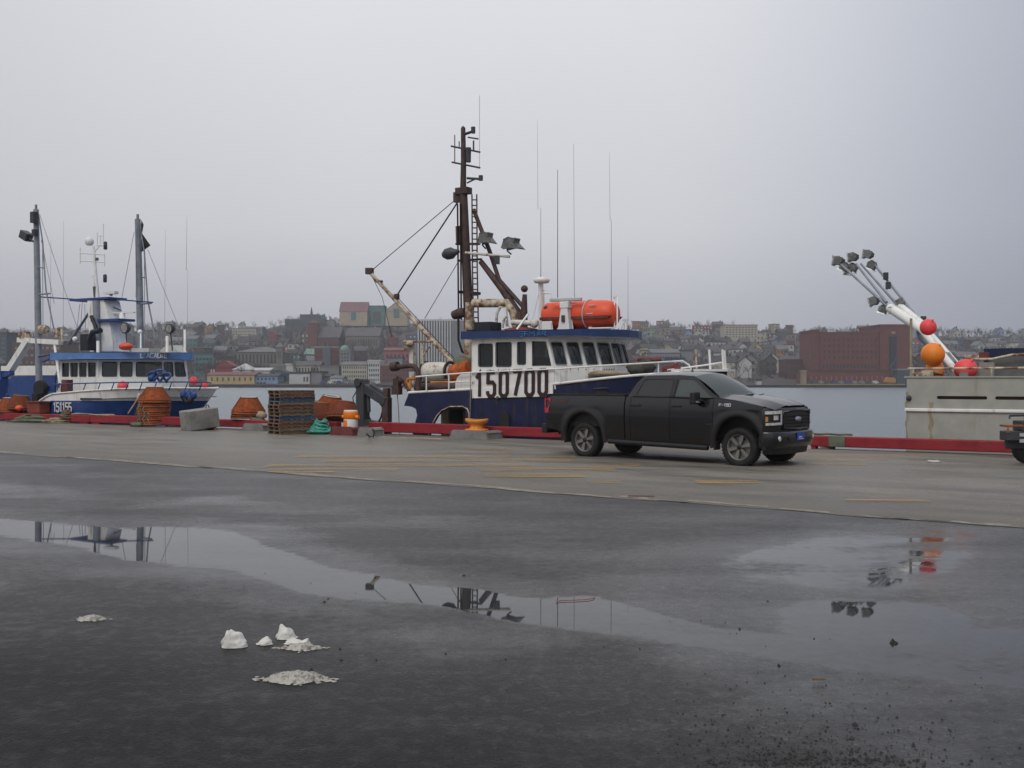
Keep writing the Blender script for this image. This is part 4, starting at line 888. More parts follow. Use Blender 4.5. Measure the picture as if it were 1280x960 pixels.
# wheelhouse
ZT = 3.06
win = [rect(-1.69, -1.17, 2.20, 2.90, .05), rect(-1.05, -.49, 2.20, 2.93, .05), rect(-.27, .02, 2.26, 2.93, .04), [(.26, 2.22), (.90, 2.22), (.72, 2.93), (.26, 2.95)]]
mb = MB(); mb.plate([(-1.95, 1.50), (1.02, 1.66), (1.02, 2.1), (.80, ZT), (-1.95, ZT)], win, side(BN - .02, .07)); mb.build('wheelhouse_side', 'white', tr)
mb = MB(); mb.plate([(-1.95, 1.5), (1.0, 1.66), (1.0, 2.1), (.80, ZT), (-1.95, ZT)], win, side(5.1, -.07)); mb.build('wheelhouse_side', 'white', tr)
for i, wn in enumerate(win):
    x0 = min(p[0] for p in wn); x1 = max(p[0] for p in wn); z0 = min(p[1] for p in wn); z1 = max(p[1] for p in wn)
    mb = MB(); mb.tube([(x, BN - .03, z) for x, z in wn], .016, 5, closed=True); fr = mb.build('window_frame', 'steel', tr)
    mb = MB(); mb.plate(wn, [], side(BN + .015, .01)); mb.build('window_pane', 'glass', fr)
mb = MB(); mb.bx((-1.64, BN + .22, 2.22), (-1.28, BN + .25, 2.92)); mb.bx((-1.0, BN + .3, 2.22), (-.8, BN + .33, 2.92)); mb.build('curtain', 'curtain', tr)
WF = 5.1; WC = 2.94
plan = [(1.02, BN - .02), (2.06, 1.86), (2.22, 2.58), (2.22, 3.30), (2.06, 4.02), (1.02, WF)]
def lean(p, z):   # front panels rake back towards the roof
    k = (z - 2.1) / (ZT - 2.1); c = (-1.0, WC)
    dx = -.27 * k if k > 0 else -.02 * k
    return (p[0] + dx, WC + (p[1] - WC) * (1 - .02 * max(0, k)), z)
wincount = {0: 3, 1: 1, 2: 1, 3: 1, 4: 3}
for i in range(5):
    p0, p1 = plan[i], plan[i + 1]; L = math.dist(p0, p1); k = wincount[i]
    nrm = Vector((p1[1] - p0[1], -(p1[0] - p0[0]), 0)).normalized()
    def fn(x, z, t, p0=p0, p1=p1, L=L, nrm=nrm):
        p = (lerp(p0[0], p1[0], x / L), lerp(p0[1], p1[1], x / L)); v = lean(p, z); return (v[0] - nrm.x * .06 * t, v[1] - nrm.y * .06 * t, v[2])
    step = L / k; holes = []
    for j in range(k):
        m = .07 if k < 3 else .065
        holes.append(rect(j * step + m, (j + 1) * step - m, 2.24, 2.92, .05))
    mb = MB(); mb.plate([(0, 1.5), (L, 1.5), (L, ZT), (0, ZT)], holes, fn); mb.build('wheelhouse_front', 'white', tr)
    for hl in holes:
        mb = MB(); mb.tube([fn(x, z, -.15) for x, z in hl], .016, 5, closed=True); fr = mb.build('window_frame', 'galv', tr)
        mb = MB(); mb.plate(hl, [], lambda x, z, t: fn(x, z, .5 + .2 * t)); mb.build('window_pane', 'glass', fr)
        c = sum(p[0] for p in hl) / len(hl)
        mb = MB(); mb.tube([fn(c + .1, 2.3, -.3), fn(c - .05, 2.75, -.3)], .010, 4); mb.build('wiper', 'black', fr)
mb = MB()
for x in (-1.62, -1.25, -.95, -.55, -.2, .35, .8): mb.ball((x, BN - .04, 2.08), .025, 6, 4)
for i in range(2):
    p0, p1 = plan[i], plan[i + 1]
    for j in range(1, 6):
        v = lean((lerp(p0[0], p1[0], j / 6), lerp(p0[1], p1[1], j / 6)), 2.10); mb.ball((v[0] + .02, v[1] - .03, 2.10), .022, 6, 4)
mb.build('bolt', 'steel', tr, None, 'stuff')
mb = MB(); mb.bx((-1.95, BN + .05, 1.4), (-1.88, 5.02, ZT)); mb.build('wheelhouse_back', 'white', tr)
mb = MB(); mb.bx((-1.8, 1.2, 1.45), (1.2, 4.8, 1.55)); mb.bx((-.9, 2.4, 1.55), (.4, 3.6, 2.5)); mb.bx((1.0, 1.9, 1.5), (1.6, 4.0, 2.2)); mb.build('wheelhouse_inside', 'inside', tr)
mb = MB()
for (x, b, z) in ((1.25, 1.55, 2.36), (1.75, 2.3, 2.36), (1.9, 3.2, 2.36)): mb.box((x, b, z), (.28, .36, .26), .5); mb.box((x + .04, b - .02, z + .26), (.04, .3, .2), .5)
mb.build('instrument_console', 'curtain', tr)
# visor roof
vis = [(-2.22, BN - .2), (1.12, BN - .2), (1.80, 1.02), (2.32, 1.60), (2.56, 2.1), (2.64, 2.6), (2.64, 3.28), (2.50, 3.8), (2.32, 4.28), (1.12, 5.3), (-2.22, 5.3)]
mb = MB(); mb.plate(vis, [], lambda x, y, t: (x, y, 3.285 - .205 * t)); mb.build('visor_roof', 'visor', tr, bevel=.03)
mb = MB(); mb.plate([(x * .985, WC + (y - WC) * .985) for x, y in vis], [], lambda x, y, t: (x, y, 3.082 - .02 * t)); mb.build('visor_soffit', 'white', tr)
mb = MB(); text(mb, 'EFMAR', -.08, 0, .92, .14, .022, lambda x, y, t: (x, BN - .225 + .012 * t, 3.105 + y)); mb.build('name_lettering', 'cyan', tr)
mb = MB(); mb.plate([(1.35, 3.14), (2.0, 3.15), (2.06, 3.20), (1.8, 3.225), (1.3, 3.20)], [], lambda x, z, t: (x, BN - .205 + (x - 1.12) * .78 + .01 * t - .025, z)); mb.build('painted_mark', 'cyan', tr)
# main rails along the side
def QP(px, py, b): return q(px, py, b)
mb = MB(); b = BN - .08
mb.tube([QP(520, 471, b), QP(592, 465.5, b), QP(700, 461, b), QP(745, 457.5, b)] + [QP(790, 455, 1.15), QP(853, 451, 2.5), QP(861, 456, 2.7), QP(864, 462, 2.75)], .028, 6)
mb.tube([QP(562, 478, b), QP(592, 476.5, b)], .022, 6)
for px, yt, yb in ((533, 470, 489), (561, 467.5, 488)): mb.tube([QP(px, yt, b), QP(px, yb, b)], .024, 6)
mb.tube([QP(823, 453, 1.9), QP(823, 466, 1.9)], .024, 6); mb.tube([QP(700, 461, b), QP(700, 480, b)], .02, 6)
mb.tube([QP(834, 462.5, 2.2), QP(880, 456.5, 3.0), QP(902, 453, 3.4), QP(905, 456, 3.42), QP(906, 463, 3.42)], .026, 6)
mb.build('side_rail', 'white', tr)
mb = MB(); mb.plate([(5.05, 2.35), (5.62, 3.05), (5.62, 3.75), (5.05, 4.45), (4.3, 4.9), (4.3, 1.9)], [], lambda x, y, t: (x, y, 2.10 - .07 * t)); mb.build('bow_platform', 'white', tr)
for px, yt, b in ((871, 437, 3.4), (888, 437, 3.9), (904.5, 437, 3.3), (907, 438, 3.5)):
    mb = MB(); mb.tube([QP(px, 463, b), QP(px - 1.5, yt, b)], .035, 6); mb.build('bow_post', 'cream' if px < 880 else 'white', tr)
# foredeck gear: winch under tarpaulins, red float, coils
mb = MB(); c = QP(795, 462, 2.4); mb.ball(c, .22, 12, 8, (1.5, 1, .8), 0, .4, 3); c = QP(808, 459, 2.6); mb.ball(c, .25, 12, 8, (1.2, 1, 1), 0, .4, 5); mb.build('covered_winch', 'netdark', tr)
mb = MB(); c = QP(812, 450, 2.8); mb.ball(c, .3, 10, 6, (1.5, .8, .3), 0, .2, 9); mb.build('winch_cover', 'redb', tr)
mb = MB(); c = QP(760, 467.5, 1.5); mb.ball(c, .55, 14, 6, (1.2, .8, .22), 0, .25, 2); mb.build('rope_coil', 'tan', tr)
mb = MB(); c = QP(841, 462, 2.5); mb.lathe([(.0, -.3), (.16, -.28), (.18, .2), (.0, .28)], c, 10, Matrix.Rotation(R(80), 3, 'Y')); mb.build('red_gear', 'redb', tr)
# hull openings and fittings
mb = MB(); mb.plate(rect(-.96, -.58, .10, .83, .15), [], side(BN - .012, .01)); mb.plate(rect(2.38, 2.75, 1.30, 1.50, .06), [], lambda x, z, t: (x, BN - .03 + max(0, x - 1.9) * .10 - .01, z)); mb.build('hull_opening', 'black', tr)
mb = MB(); mb.tube([(2.32, BN - .0, 1.52), (2.8, BN + .02, 1.54)], .03, 6); mb.ball((-.98, BN - .04, 1.215), .06, 8, 6); mb.build('hull_fitting', 'steel', tr)
mb = MB(); mb.tube([QP(588, 466, BN - .1), QP(588, 490, BN - .1), QP(587.5, 522, BN - .05)], .014, 5); mb.build('hanging_line', 'tan', tr)
mb = MB(); mb.plate([(-2.62, 1.46), (-1.95, 1.49), (-1.95, 2.02), (-2.35, 2.0), (-2.55, 1.86), (-2.62, 1.66)], [], side(BN + .05, .05)); mb.build('side_screen', 'white', tr)
# main mast
MBs = 3.4
top = QP(579, 160, MBs); mt0 = QP(579, 240, MBs); mt1 = QP(586, 400, MBs); foot = Vector((-4.05, MBs, 1.3)); foot.x = QP(586, 470, MBs).x
mb = MB(); mb.tube([foot, mt1, mt0], [.175, .17, .145], 12); mb.build('mast', 'rustdark', tr)
mb = MB(); mb.tube([foot + Vector((.05, -.2, 0)), QP(587.5, 378, MBs - .2)], .16, 10); mb.build('mast_pedestal', 'cream', tr)
mb = MB(); mb.tube([mt0, QP(579.5, 200, MBs), top], [.11, .095, .08], 8); pole = mb.build('upper_mast', 'rustdark', tr)
mb = MB()
def MP(px, py, db=0): return QP(px, py, MBs + db)
mb.tube([MP(581, 168), MP(590, 165), MP(591, 159)], .05, 6); mb.tube([MP(591.5, 167), MP(591.5, 159)], .075, 6)
mb.tube([MP(564, 183), MP(600, 190.5)], .035, 6); mb.tube([MP(565, 203), MP(600, 210)], .035, 6)
mb.tube([MP(568.5, 204), MP(568.5, 169)], .018, 5); mb.tube([MP(574, 186), MP(574, 177)], .02, 5); mb.tube([MP(592, 189), MP(592, 176)], .03, 5)
mb.tube([MP(585, 172), MP(598, 174)], .028, 5); mb.tube([MP(599.5, 210), MP(599.5, 120)], .007, 4)
mb.tube([MP(584, 223), MP(601, 224)], .045, 6); mb.tube([MP(584, 229), MP(594, 224)], .03, 5); mb.tube([MP(601, 226), MP(601, 219.5)], .075, 6)
mb.lathe([(.09, -.25), (.1, .25)], MP(585.5, 194), 8); mb.ball(MP(579, 160), .06, 6, 5)
mb.build('aerial_crosstree', 'steel', tr)
mb = MB(); mb.box(MP(579.5, 239), (.50, .32, .22)); mb.box(MP(571.5, 247), (.22, .2, .34), .2); mb.lathe([(.14, -.3), (.16, .3)], MP(575, 294), 8); mb.build('mast_head', 'rustdark', tr)
mb = MB()
for dx in (0, 6): mb.tube([MP(590 + dx, 243, -.1), MP(590.5 + dx, 330, -.1), MP(592 + dx, 408, -.1)], .026, 5)
for y in range(250, 405, 7): mb.tube([MP(590.4, y, -.1), MP(596.6, y, -.1)], .022, 4)
mb.build('mast_ladder', 'rustdark', tr)
mb = MB()
for px in (572, 575.5): mb.tube([MP(px, 255, -.2), MP(px + 1.2, 400, -.2)], .03, 5)
mb.tube([MP(570, 305), MP(600, 305)], .045, 6); mb.tube([MP(573, 326), MP(602, 324)], .04, 6); mb.tube([MP(574, 365), MP(600, 367)], .06, 6); mb.lathe([(.15, -.25), (.19, 0), (.15, .25)], MP(574, 392, -.2), 8, Matrix.Rotation(R(80), 3, 'Y'))
mb.build('mast_fittings', 'rustdark', tr)
mb = MB(); mb.tube([MP(592, 262), MP(612, 314), MP(624, 350), MP(656, 386)], .075, 7); mb.build('mast_stay_tube', 'rustdark', tr)
mb = MB(); mb.tube([MP(601, 327), MP(628, 362), MP(648, 392), MP(650, 408, -.2)], [.10, .13, .15, .16], 8); mb.build('mast_strut', 'rustdark', tr)
mb = MB(); mb.tube([MP(592, 379, -.4), MP(634, 379, -.6), MP(641, 390, -.6), MP(645, 409, -.6)], [.15, .14, .13, .12], 8); mb.build('mast_gantry', 'cream', tr)
mb = MB(); mb.tube([MP(582, 316, -.25), MP(637, 321, -.25)], .05, 6); yard = mb.build('lamp_yard', 'whiterust', tr)
def floodlight(px, py, wpx, hpx, flip, b):
    c = QP(px, py, b); k = (QUAY.w(c)).y / FPX; w_ = wpx * k / 2; h_ = hpx * k / 2
    mb = MB()
    prof = [(-w_, -h_ * .55), (-w_ * .7, h_ * .75), (-w_ * .2, h_), (w_ * .65, h_ * .75), (w_ * .55, h_ * .15), (w_ * 1.15, -h_ * .85), (w_ * .1, -h_ * .7), (-w_ * .75, -h_ * .8)]
    if flip: prof = [(-x, z) for x, z in prof]
    mb.plate(prof, [], lambda x, z, t: (c.x + x, c.y - w_ * .55 + w_ * 1.1 * t, c.z + z))
    lm = mb.build('floodlight', 'lampgrey' if px > 600 else 'steel', tr, bevel=.03)
    mb = MB(); mb.tube([(c.x - w_ * .5, c.y, c.z - h_ * .2), (c.x - w_ * .6, c.y, c.z - h_ * 1.1), (c.x - w_ * .1, c.y, c.z - h_ * 1.7)], .03, 5); mb.build('lamp_bracket', 'steel', lm)
floodlight(608, 298, 19, 15, False, MBs - .3); floodlight(640, 305, 23, 15, False, MBs - .3)
mb = MB(); c = MP(562, 317, -.3); mb.lathe([(.0, -.32), (.10, -.27), (.2, -.12), (.21, .08), (.12, .22), (.07, .38)], c, 12, Matrix.Rotation(R(82), 3, 'Y')); mb.build('searchlight', 'steel', tr)
mb = MB(); mb.box(MP(621, 325, -.3), (.18, .18, .28), .4); mb.build('yard_block', 'steel', tr)
# derrick boom over the stern, with its wires
bt = QP(462, 340, 2.9); bfoot = QP(574, 462, 2.9)
mb = MB(); mb.tube([bfoot, bfoot.lerp(bt, .5), bt], [.085, .085, .07], 8); boom = mb.build('derrick_boom', 'cream', tr)
mb = MB(); mb.box(bt + Vector((0, 0, .03)), (.26, .2, .22), .3); mb.tube([bt, QP(471, 352, 2.9), QP(478, 352, 2.9)], .05, 5); mb.box(QP(496, 371, 2.9), (.16, .12, .2)); mb.build('boom_sheave', 'rustdark', boom)
mb = MB(); hd = MP(571.5, 248)
mb.tube([hd, QP(465, 338, 2.9)], .016, 4); mb.tube([hd + Vector((.05, 0, -.1)), QP(495, 371, 2.9)], .028, 5); mb.tube([MP(573, 327), MP(531, 398)], .014, 4)
mb.tube([QP(463, 341, 2.9), QP(478, 372, 2.9), QP(490, 422, 2.9)], .012, 4); mb.tube([QP(497, 372, 2.9), QP(560, 440, 2.9), QP(577, 457, 2.9)], .014, 4)
mb.build('rigging_wire', 'steel', tr)
mb = MB(); mb.tube([MP(573, 398, -.3), MP(573, 425, -.3), MP(578, 440, -.3), MP(581, 441, -.2)], .04, 6); mb.build('hose', 'black', tr)
# roof gear
ZR = 3.29
def RB(px, b): p = q(px, 412, b); return p.x
mb = MB(); x = RB(607, 1.8); mb.bx((x - .32, 1.6, ZR), (x + .30, 2.3, ZR + .36)); mb.bx((x - .55, 1.5, ZR), (x - .325, 2.2, ZR + .12)); mb.build('roof_box', 'blackbox', tr, bevel=.02)
mb = MB(); x = RB(650, 2.2); mb.ball((x, 2.2, ZR + .08), .5, 12, 6, (1.25, .7, .22), 0, .3, 4); mb.build('red_roof_bundle', 'redb', tr)
mb = MB()
pts = [QP(620, 410, 2.4), QP(621, 392, 2.4), QP(625, 384, 2.4), QP(632, 384, 2.4), QP(634, 408, 2.4)]; mb.tube(pts, .05, 6); mb.tube([QP(628, 410, 2.2), QP(630, 398, 2.2), QP(634, 395, 2.2)], .045, 6)
mb.tube([QP(640, 403, 2.1), QP(672, 404, 2.1)], .09, 8); mb.ball(QP(668, 405, 2.0), .13, 8, 6); mb.build('roof_vent', 'whiterust', tr)
mb = MB(); mb.tube([QP(646, 412, 1.0), QP(660, 393, 1.6)], .035, 6); mb.build('roof_stay', 'white', tr)
mb = MB(); mb.tube([QP(655, 412, 3), QP(655, 388, 3), QP(656, 368, 3)], [.13, .12, .075], 8); mb.ball(QP(655.5, 361, 3), .12, 10, 7); mb.build('exhaust_stack', 'rustdark', tr)
mb = MB(); mb.tube([QP(677, 411, 2.2), QP(676, 352, 2.2)], [.10, .08], 8); mb.lathe([(.18, -.09), (.24, -.07), (.26, 0), (.24, .06), (.12, .1)], QP(677, 350.5, 2.2), 14); mb.tube([QP(676, 366, 2.2), QP(690, 367, 2.2), QP(691, 374, 2.2)], .025, 5); mb.tube([QP(663, 411, 2.2), QP(675, 361, 2.2)], .012, 4); mb.tube([QP(681, 411, 2.2), QP(680, 362, 2.2)], .02, 4)
mb.build('radar_mast', 'white', tr)
mb = MB(); x = RB(706, 1.7); mb.plate([(x - .20, ZR), (x + .20, ZR), (x + .09, ZR + .72), (x - .09, ZR + .72)], [], lambda u_, z, t: (u_, 1.65 + .22 * t, z)); mb.box((x, 1.76, ZR + .80), (.30, .26, .20)); mb.plate([(x - .80, ZR), (x - .45, ZR), (x - .50, ZR + .30), (x - .80, ZR + .30)], [], lambda u_, z, t: (u_, 1.7 + .05 * t, z)); ped = mb.build('radar_pedestal', 'white', tr, bevel=.02)
mb = MB(); mb.box((x, 1.76, ZR + .97), (1.05, .14, .10), .12); mb.build('radar_scanner', 'curtain', ped, bevel=.02)
mb = MB(); mb.box((x - .02, 1.63, ZR + .38), (.1, .06, .2)); mb.tube([QP(683, 411, 2.0), QP(683, 388, 2.0)], .03, 5); mb.ball(QP(683, 385, 2.0), .1, 8, 6, (1, 1, .7)); mb.build('roof_lamp', 'steel', tr)
mb = MB()
for px, yt, yb, b, r in ((676, 260, 350, 2.2, .012), (697, 212, 372, 2.6, .016), (718, 180, 378, 3.4, .009), (764, 275, 400, 3.4, .012), (762.5, 190, 276, 3.4, .006), (672.5, 150, 262, 2.2, .006), (785, 320, 410, 4.4, .007)):
    mb.tube([QP(px, yb, b), QP(px + (0 if yt > 200 else -1), yt, b)], [r, r * .5], 4)
mb.build('whip_aerial', 'steel', tr)
mb = MB()
for px in (768, 771.5): mb.tube([QP(px, 411, 2.2), QP(px, 370, 2.2)], .022, 5)
mb.box(QP(768, 371, 2.2), (.12, .08, .06)); mb.tube([QP(782, 412, 2.6), QP(782, 402, 2.6)], .03, 5); mb.box(QP(782, 400, 2.6), (.16, .1, .06)); mb.tube([QP(775, 412, 2.3), QP(775, 406, 2.3)], .02, 5)
mb.build('navigation_post', 'white', tr)
# aft deck machinery
mb = MB(); c = QP(547, 465, 2.6); rot = Matrix.Rotation(R(90), 3, 'Y'); mb.lathe([(.28, -.60), (.33, -.52), (.35, .0), (.31, .5), (.24, .58)], c, 16, rot); w1 = mb.build('net_drum', 'whiterust', tr)
mb = MB(); mb.lathe([(.36, -.56), (.38, -.52), (.38, -.48)], c, 16, rot); mb.lathe([(.36, .46), (.38, .50), (.38, .54)], c, 16, rot); mb.build('drum_flange', 'rustdark', w1)
mb = MB(); mb.bx((-4.1, 2.1, 1.30), (-2.1, 3.3, 1.62)); mb.tube([QP(520, 484, 1.5), QP(585, 484, 1.5)], .14, 8); mb.tube([QP(520, 478, 1.8), QP(566, 475, 1.8)], .06, 6); mb.build('winch_bed', 'rustdark', tr)
mb = MB(); mb.tube([QP(538, 478, 1.6), QP(583, 477, 1.6)], .035, 5); mb.tube([QP(507, 486, 1.3), QP(510, 474, 1.3), QP(522, 473, 1.3)], .06, 6); mb.tube([QP(511, 490, 1.3), QP(512, 478, 1.3)], .07, 6); mb.build('winch_lever', 'yellowb', tr)
mb = MB(); c = QP(578, 467, 2.5); mb.lathe([(.34, -.35), (.40, -.3), (.40, .25), (.32, .32)], c, 14, Matrix.Rotation(R(75), 3, 'Y')); mb.build('orange_drum', 'potred', tr)
mb = MB(); mb.lathe([(.36, -.5), (.34, .4), (.1, .5)], QP(578, 463, 3.1), 12); mb.build('deck_bag', 'netgreen', tr)
mb = MB(); mb.tube([QP(523, 492, 1.0), QP(522.5, 465, 1.0), QP(519, 458, 1.0), QP(512, 457, 1.0), QP(494, 459, 1.0)], .085, 8); mb.lathe([(.16, -.12), (.16, .12)], QP(493.5, 458, 1.0), 10, Matrix.Rotation(R(85), 3, 'Y')); mb.build('stern_davit', 'rustdark', tr)
mb = MB(); mb.tube([QP(512, 490, 1.0), QP(505, 478, 1.0), QP(498, 473, 1.0)], .05, 6); mb.tube([QP(498, 471, .9), QP(493, 476, .9), QP(492, 486, .9), QP(496, 490, .9)], .05, 6); mb.build('hauler_arm', 'rustdark', tr)
mb = MB(); mb.box(QP(496.5, 481, .9), (.2, .2, .42)); mb.box(QP(496, 488, .9), (.3, .22, .28)); mb.ball(QP(500, 476, .9), .12, 8, 6); mb.build('pot_hauler', 'rustdark', tr)
mb = MB(); mb.tube([QP(496.5, 491, .9), QP(498, 510, .9), QP(499.5, 545, .9)], .018, 5); mb.build('hauling_line', 'tan', tr)
mb = MB(); mb.tube([QP(528.5, 492, 2.4), QP(528, 430, 2.4)], .05, 6); mb.tube([QP(505, 427, 2.6), QP(541, 427, 2.6)], .04, 6); mb.tube([QP(527, 447, 2.4), QP(538, 432, 2.4)], .03, 5); mb.build('stern_post', 'cream', tr)
mb = MB(); mb.ball(QP(512, 430, 2.6), .13, 8, 6, (1.5, 1, .7), 0, .3, 1); mb.box(QP(508, 434, 2.6), (.14, .12, .2), .5); mb.build('stern_lamp', 'cream', tr)
mb = MB(); mb.box(QP(516, 442, 2.8), (.16, .2, .8)); mb.box(QP(517, 472, 1.8), (.2, .25, .4)); mb.build('steel_locker', 'whiterust', tr)
# the life raft resting on the wheelhouse roof
xa, xb_ = q(684, 394, 2.3).x, q(771, 394, 2.3).x; xc = (xa + xb_) / 2; L = (xb_ - xa) / 2; rz = .445; zc = ZR + .06 + rz
lr = thing('life_raft', 'big orange capsule life raft strapped down on the blue wheelhouse roof', 'life raft', QUAY, (xc, 2.3, ZR))
prof = [(0, -L), (.40, -L), (.435, -L + .05), (.452, -L + .3), (.456, 0), (.456, L - .62), (.44, L - .32), (.39, L - .12), (.30, L - .02), (0, L)]
mb = MB(); mb.lathe(prof, (xc, 2.3, zc), 20, Matrix.Rotation(R(90), 3, 'Y')); mb.build('canister', 'orange', lr)
mb = MB(); mb.lathe([(r + .012, z) for r, z in prof[1:-1]], (0, 0, 0), 2, Matrix.Identity(3)); mb = MB()
mb.plate([(xc - L - .02, zc - .14), (xc + L - .1, zc - .14), (xc + L - .02, zc - .06), (xc + L - .1, zc - .055), (xc - L - .02, zc - .055)], [], lambda x, z, t: (x, 2.3 - .466 + .932 * t, z)); mb.build('seam_flange', 'redb', lr)
def hoop(x, r, nm, m_):
    mb = MB(); mb.tube([(x + .05 * math.cos(a), 2.3 + r * math.cos(a), zc + r * math.sin(a)) for a in [2 * math.pi * k / 20 for k in range(20)]], .022, 5, closed=True); mb.build(nm, m_, lr)
for px in (714, 738): hoop(q(px, 394, 2.3).x, .472, 'strap', 'curtain')
mb = MB(); x = q(752, 408, 1.9).x
mb.tube([(x - .35, 1.88, ZR + .06), (x + .35, 1.88, ZR + .06)], .035, 6); mb.bx((xc - .7, 2.0, ZR), (xc - .6, 2.6, ZR + .12)); mb.bx((xc + .4, 2.0, ZR), (xc + .5, 2.6, ZR + .12)); mb.build('cradle', 'white', lr)
mb = MB()
for px, py in ((725, 380), (748, 382), (717, 391), (745, 393)): p = q(px, py, 2.3); mb.box((p.x, 2.3 - .45, p.z), (.22, .03, .03))
mb.build('label_strip', 'curtain', lr)
# ------------------------------------------------------------------ blue and white boat on the left
lb = thing('fishing_boat', 'blue and white fishing boat named L\'ACADIE with two grey masts, moored at left', 'fishing boat', QUAY, (-21, 3.4, WL))
LS = [(-29, .55), (-24.2, .62), (-23.6, 1.0)] + [(p.x, p.z) for p in (q(66, 492.5, .8), q(100, 489.5, .8), q(140, 486.5, .8), q(180, 485.5, .9))] + [(-16.1, 1.42)]
LM = [(-29, .42), (-24.2, .48)] + [(p.x, p.z) for p in (q(60, 500.8, .8), q(140, 501, .8), q(200, 502, 1.2))] + [(-16.1, .92)]
up, lo = hull(-28.6, -16.1, -19.6, .8, 6.0, lambda a: interp(a, LS), lambda a: interp(a, LM), -2.2, s0=.60, pw=(2.3, 1.6), n=34)
mb = MB(); [mb.grid(u_) for u_ in lo]; mb.build('hull', 'blueh', lb)
mb = MB(); [mb.grid(u_) for u_ in up]; mb.build('bulwark', 'white', lb)
mb = MB(); mb.grid([[(p[0], p[1] + .03, p[2] - .35) for p in up[0][0]], [(p[0], p[1] - .03, p[2] - .35) for p in up[1][0]]], 0, False); mb.build('deck', 'galv', lb)
mb = MB(); mb.tube([(p[0], p[1] - .02, p[2] + .01) for p in up[0][0]], .035, 6); mb.tube([(p[0], p[1] + .02, p[2] + .01) for p in up[1][0]], .035, 6); mb.build('gunwale', 'white', lb)
mb = MB(); mb.bx((-23.7, .9, -.4), (-23.5, 5.9, .95)); mb.build('aft_bulkhead', 'blueh', lb)
mb = MB(); text(mb, '151155', q(67, 508, .78).x, q(70, 514.5, .78).z, q(89, 508, .78).x - q(67, 508, .78).x, .37, .06, lambda x, y, t: (x, .775 + .015 * t, y)); mb.build('number', 'offwhite', lb)
# rails with slanted posts
mb = MB(); pr = [q(66, 480.5, .85), q(110, 479, .85), q(150, 478, .85), q(200, 477.5, 1.1), q(230, 477.5, 2.0), q(256, 477.5, 3.0), q(264, 479, 3.4)]
mb.tube(pr, .028, 6); mb.build('bow_rail', 'blueh', lb)
for px, b in ((72, .85), (88, .85), (105, .85), (123, .85), (140, .85), (158, .9), (175, .95), (193, 1.05), (212, 1.4), (232, 2.1), (250, 2.8)):
    t_ = q(px + 2.5, 478.6, b); mb = MB(); mb.tube([q(px - 1, 488, b), t_], .022, 5); mb.build('rail_post', 'blueh', lb)
# wheelhouse
WB = 1.9
c0 = q(123, 460, WB); a_c = c0.x; a_l = q(75, 460, WB).x
def xline(px, p0, dr):      # where the sight line of column px crosses a plan line
    s_ = sight(px, YH); o_ = QUAY.inv((0, 0, 0)); dv = QUAY.m.transposed() @ s_
    A = np.array([[dv.x, -dr[0]], [dv.y, -dr[1]]]); r_ = np.linalg.solve(A, [p0[0] - o_.x, p0[1] - o_.y]); return r_[1]
d1 = (.72, .69); L1 = xline(203.5, (a_c, WB), d1); P1 = (a_c + d1[0] * L1, WB + d1[1] * L1)
d2 = (.30, .954); L2 = xline(235, P1, d2); P2 = (P1[0] + d2[0] * L2, P1[1] + d2[1] * L2)
zb_, zt_ = .9, 2.63
def wsill(px): return q(px, 471.0, WB + .5).z
wz0, wz1 = 1.92, 2.49
def fnside(x, z, t): return (x, WB + .06 * t, z)
sidew = [rect(q(a, 460, WB).x, q(b_, 460, WB).x, wz0, wz1, .04) for a, b_ in ((78, 86), (88.5, 97), (99.5, 108), (110.5, 119.5))]
mb = MB(); mb.plate([(a_l, zb_), (a_c, zb_), (a_c, zt_), (a_l, zt_)], sidew, fnside); mb.build('wheelhouse_side', 'white', lb)
def panes(holes, fn):
    for hl in holes:
        mb = MB(); mb.tube([fn(x, z, -.2) for x, z in hl], .014, 5, closed=True); fr = mb.build('window_frame', 'steel', lb)
        mb = MB(); mb.plate(hl, [], lambda x, z, t: fn(x, z, .5 + .2 * t)); mb.build('window_pane', 'glass', fr)
panes(sidew, fnside)
def wall(P0, dr, L, holes, nm):
    nx, ny = dr[1], -dr[0]
    def fn(x, z, t):
        k = (z - 1.8) / (zt_ - 1.8) * .12
        return (P0[0] + dr[0] * x - nx * (.06 * t + k), P0[1] + dr[1] * x - ny * (.06 * t + k), z)
    mb = MB(); mb.plate([(0, zb_), (L, zb_), (L, zt_), (0, zt_)], holes, fn); mb.build(nm, 'white', lb); panes(holes, fn)
def xs1(px): return xline(px, (a_c, WB), d1)
def xs2(px): return xline(px, P1, d2)
wall((a_c, WB), d1, L1, [rect(xs1(a), xs1(b_), wz0, wz1 + .03, .05) for a, b_ in ((127.5, 146), (150, 165), (170, 202))], 'wheelhouse_front')
wall(P1, d2, L2, [rect(xs2(a), xs2(b_), wz0, wz1 + .03, .05) for a, b_ in ((206, 217), (219.5, 232.5))], 'wheelhouse_front')
wall(P2, (-.86, .51), 1.9, [rect(.2, .8, wz0, wz1, .04), rect(1.0, 1.7, wz0, wz1, .04)], 'wheelhouse_front')
mb = MB(); mb.bx((a_l + .2, WB + .9, .8), (a_c + .4, 5.0, 1.9)); mb.bx((a_l, WB + .02, .6), (a_l + .06, 5.6, zt_)); mb.bx((a_c - .8, 3.6, 1.8), (a_c + .8, 3.65, zt_)); mb.build('wheelhouse_inside', 'inside', lb)
ov = .42
vis = [(a_l - .1, WB - ov), (a_c + .05, WB - ov), (P1[0] + .25, P1[1] - .45), (P2[0] + .16, P2[1] - .36), (P2[0] + .22, P2[1] + .02), (P2[0] - .05, P2[1] + .36), (P1[0] - 1.0, 5.9), (a_l - .1, 5.9)]
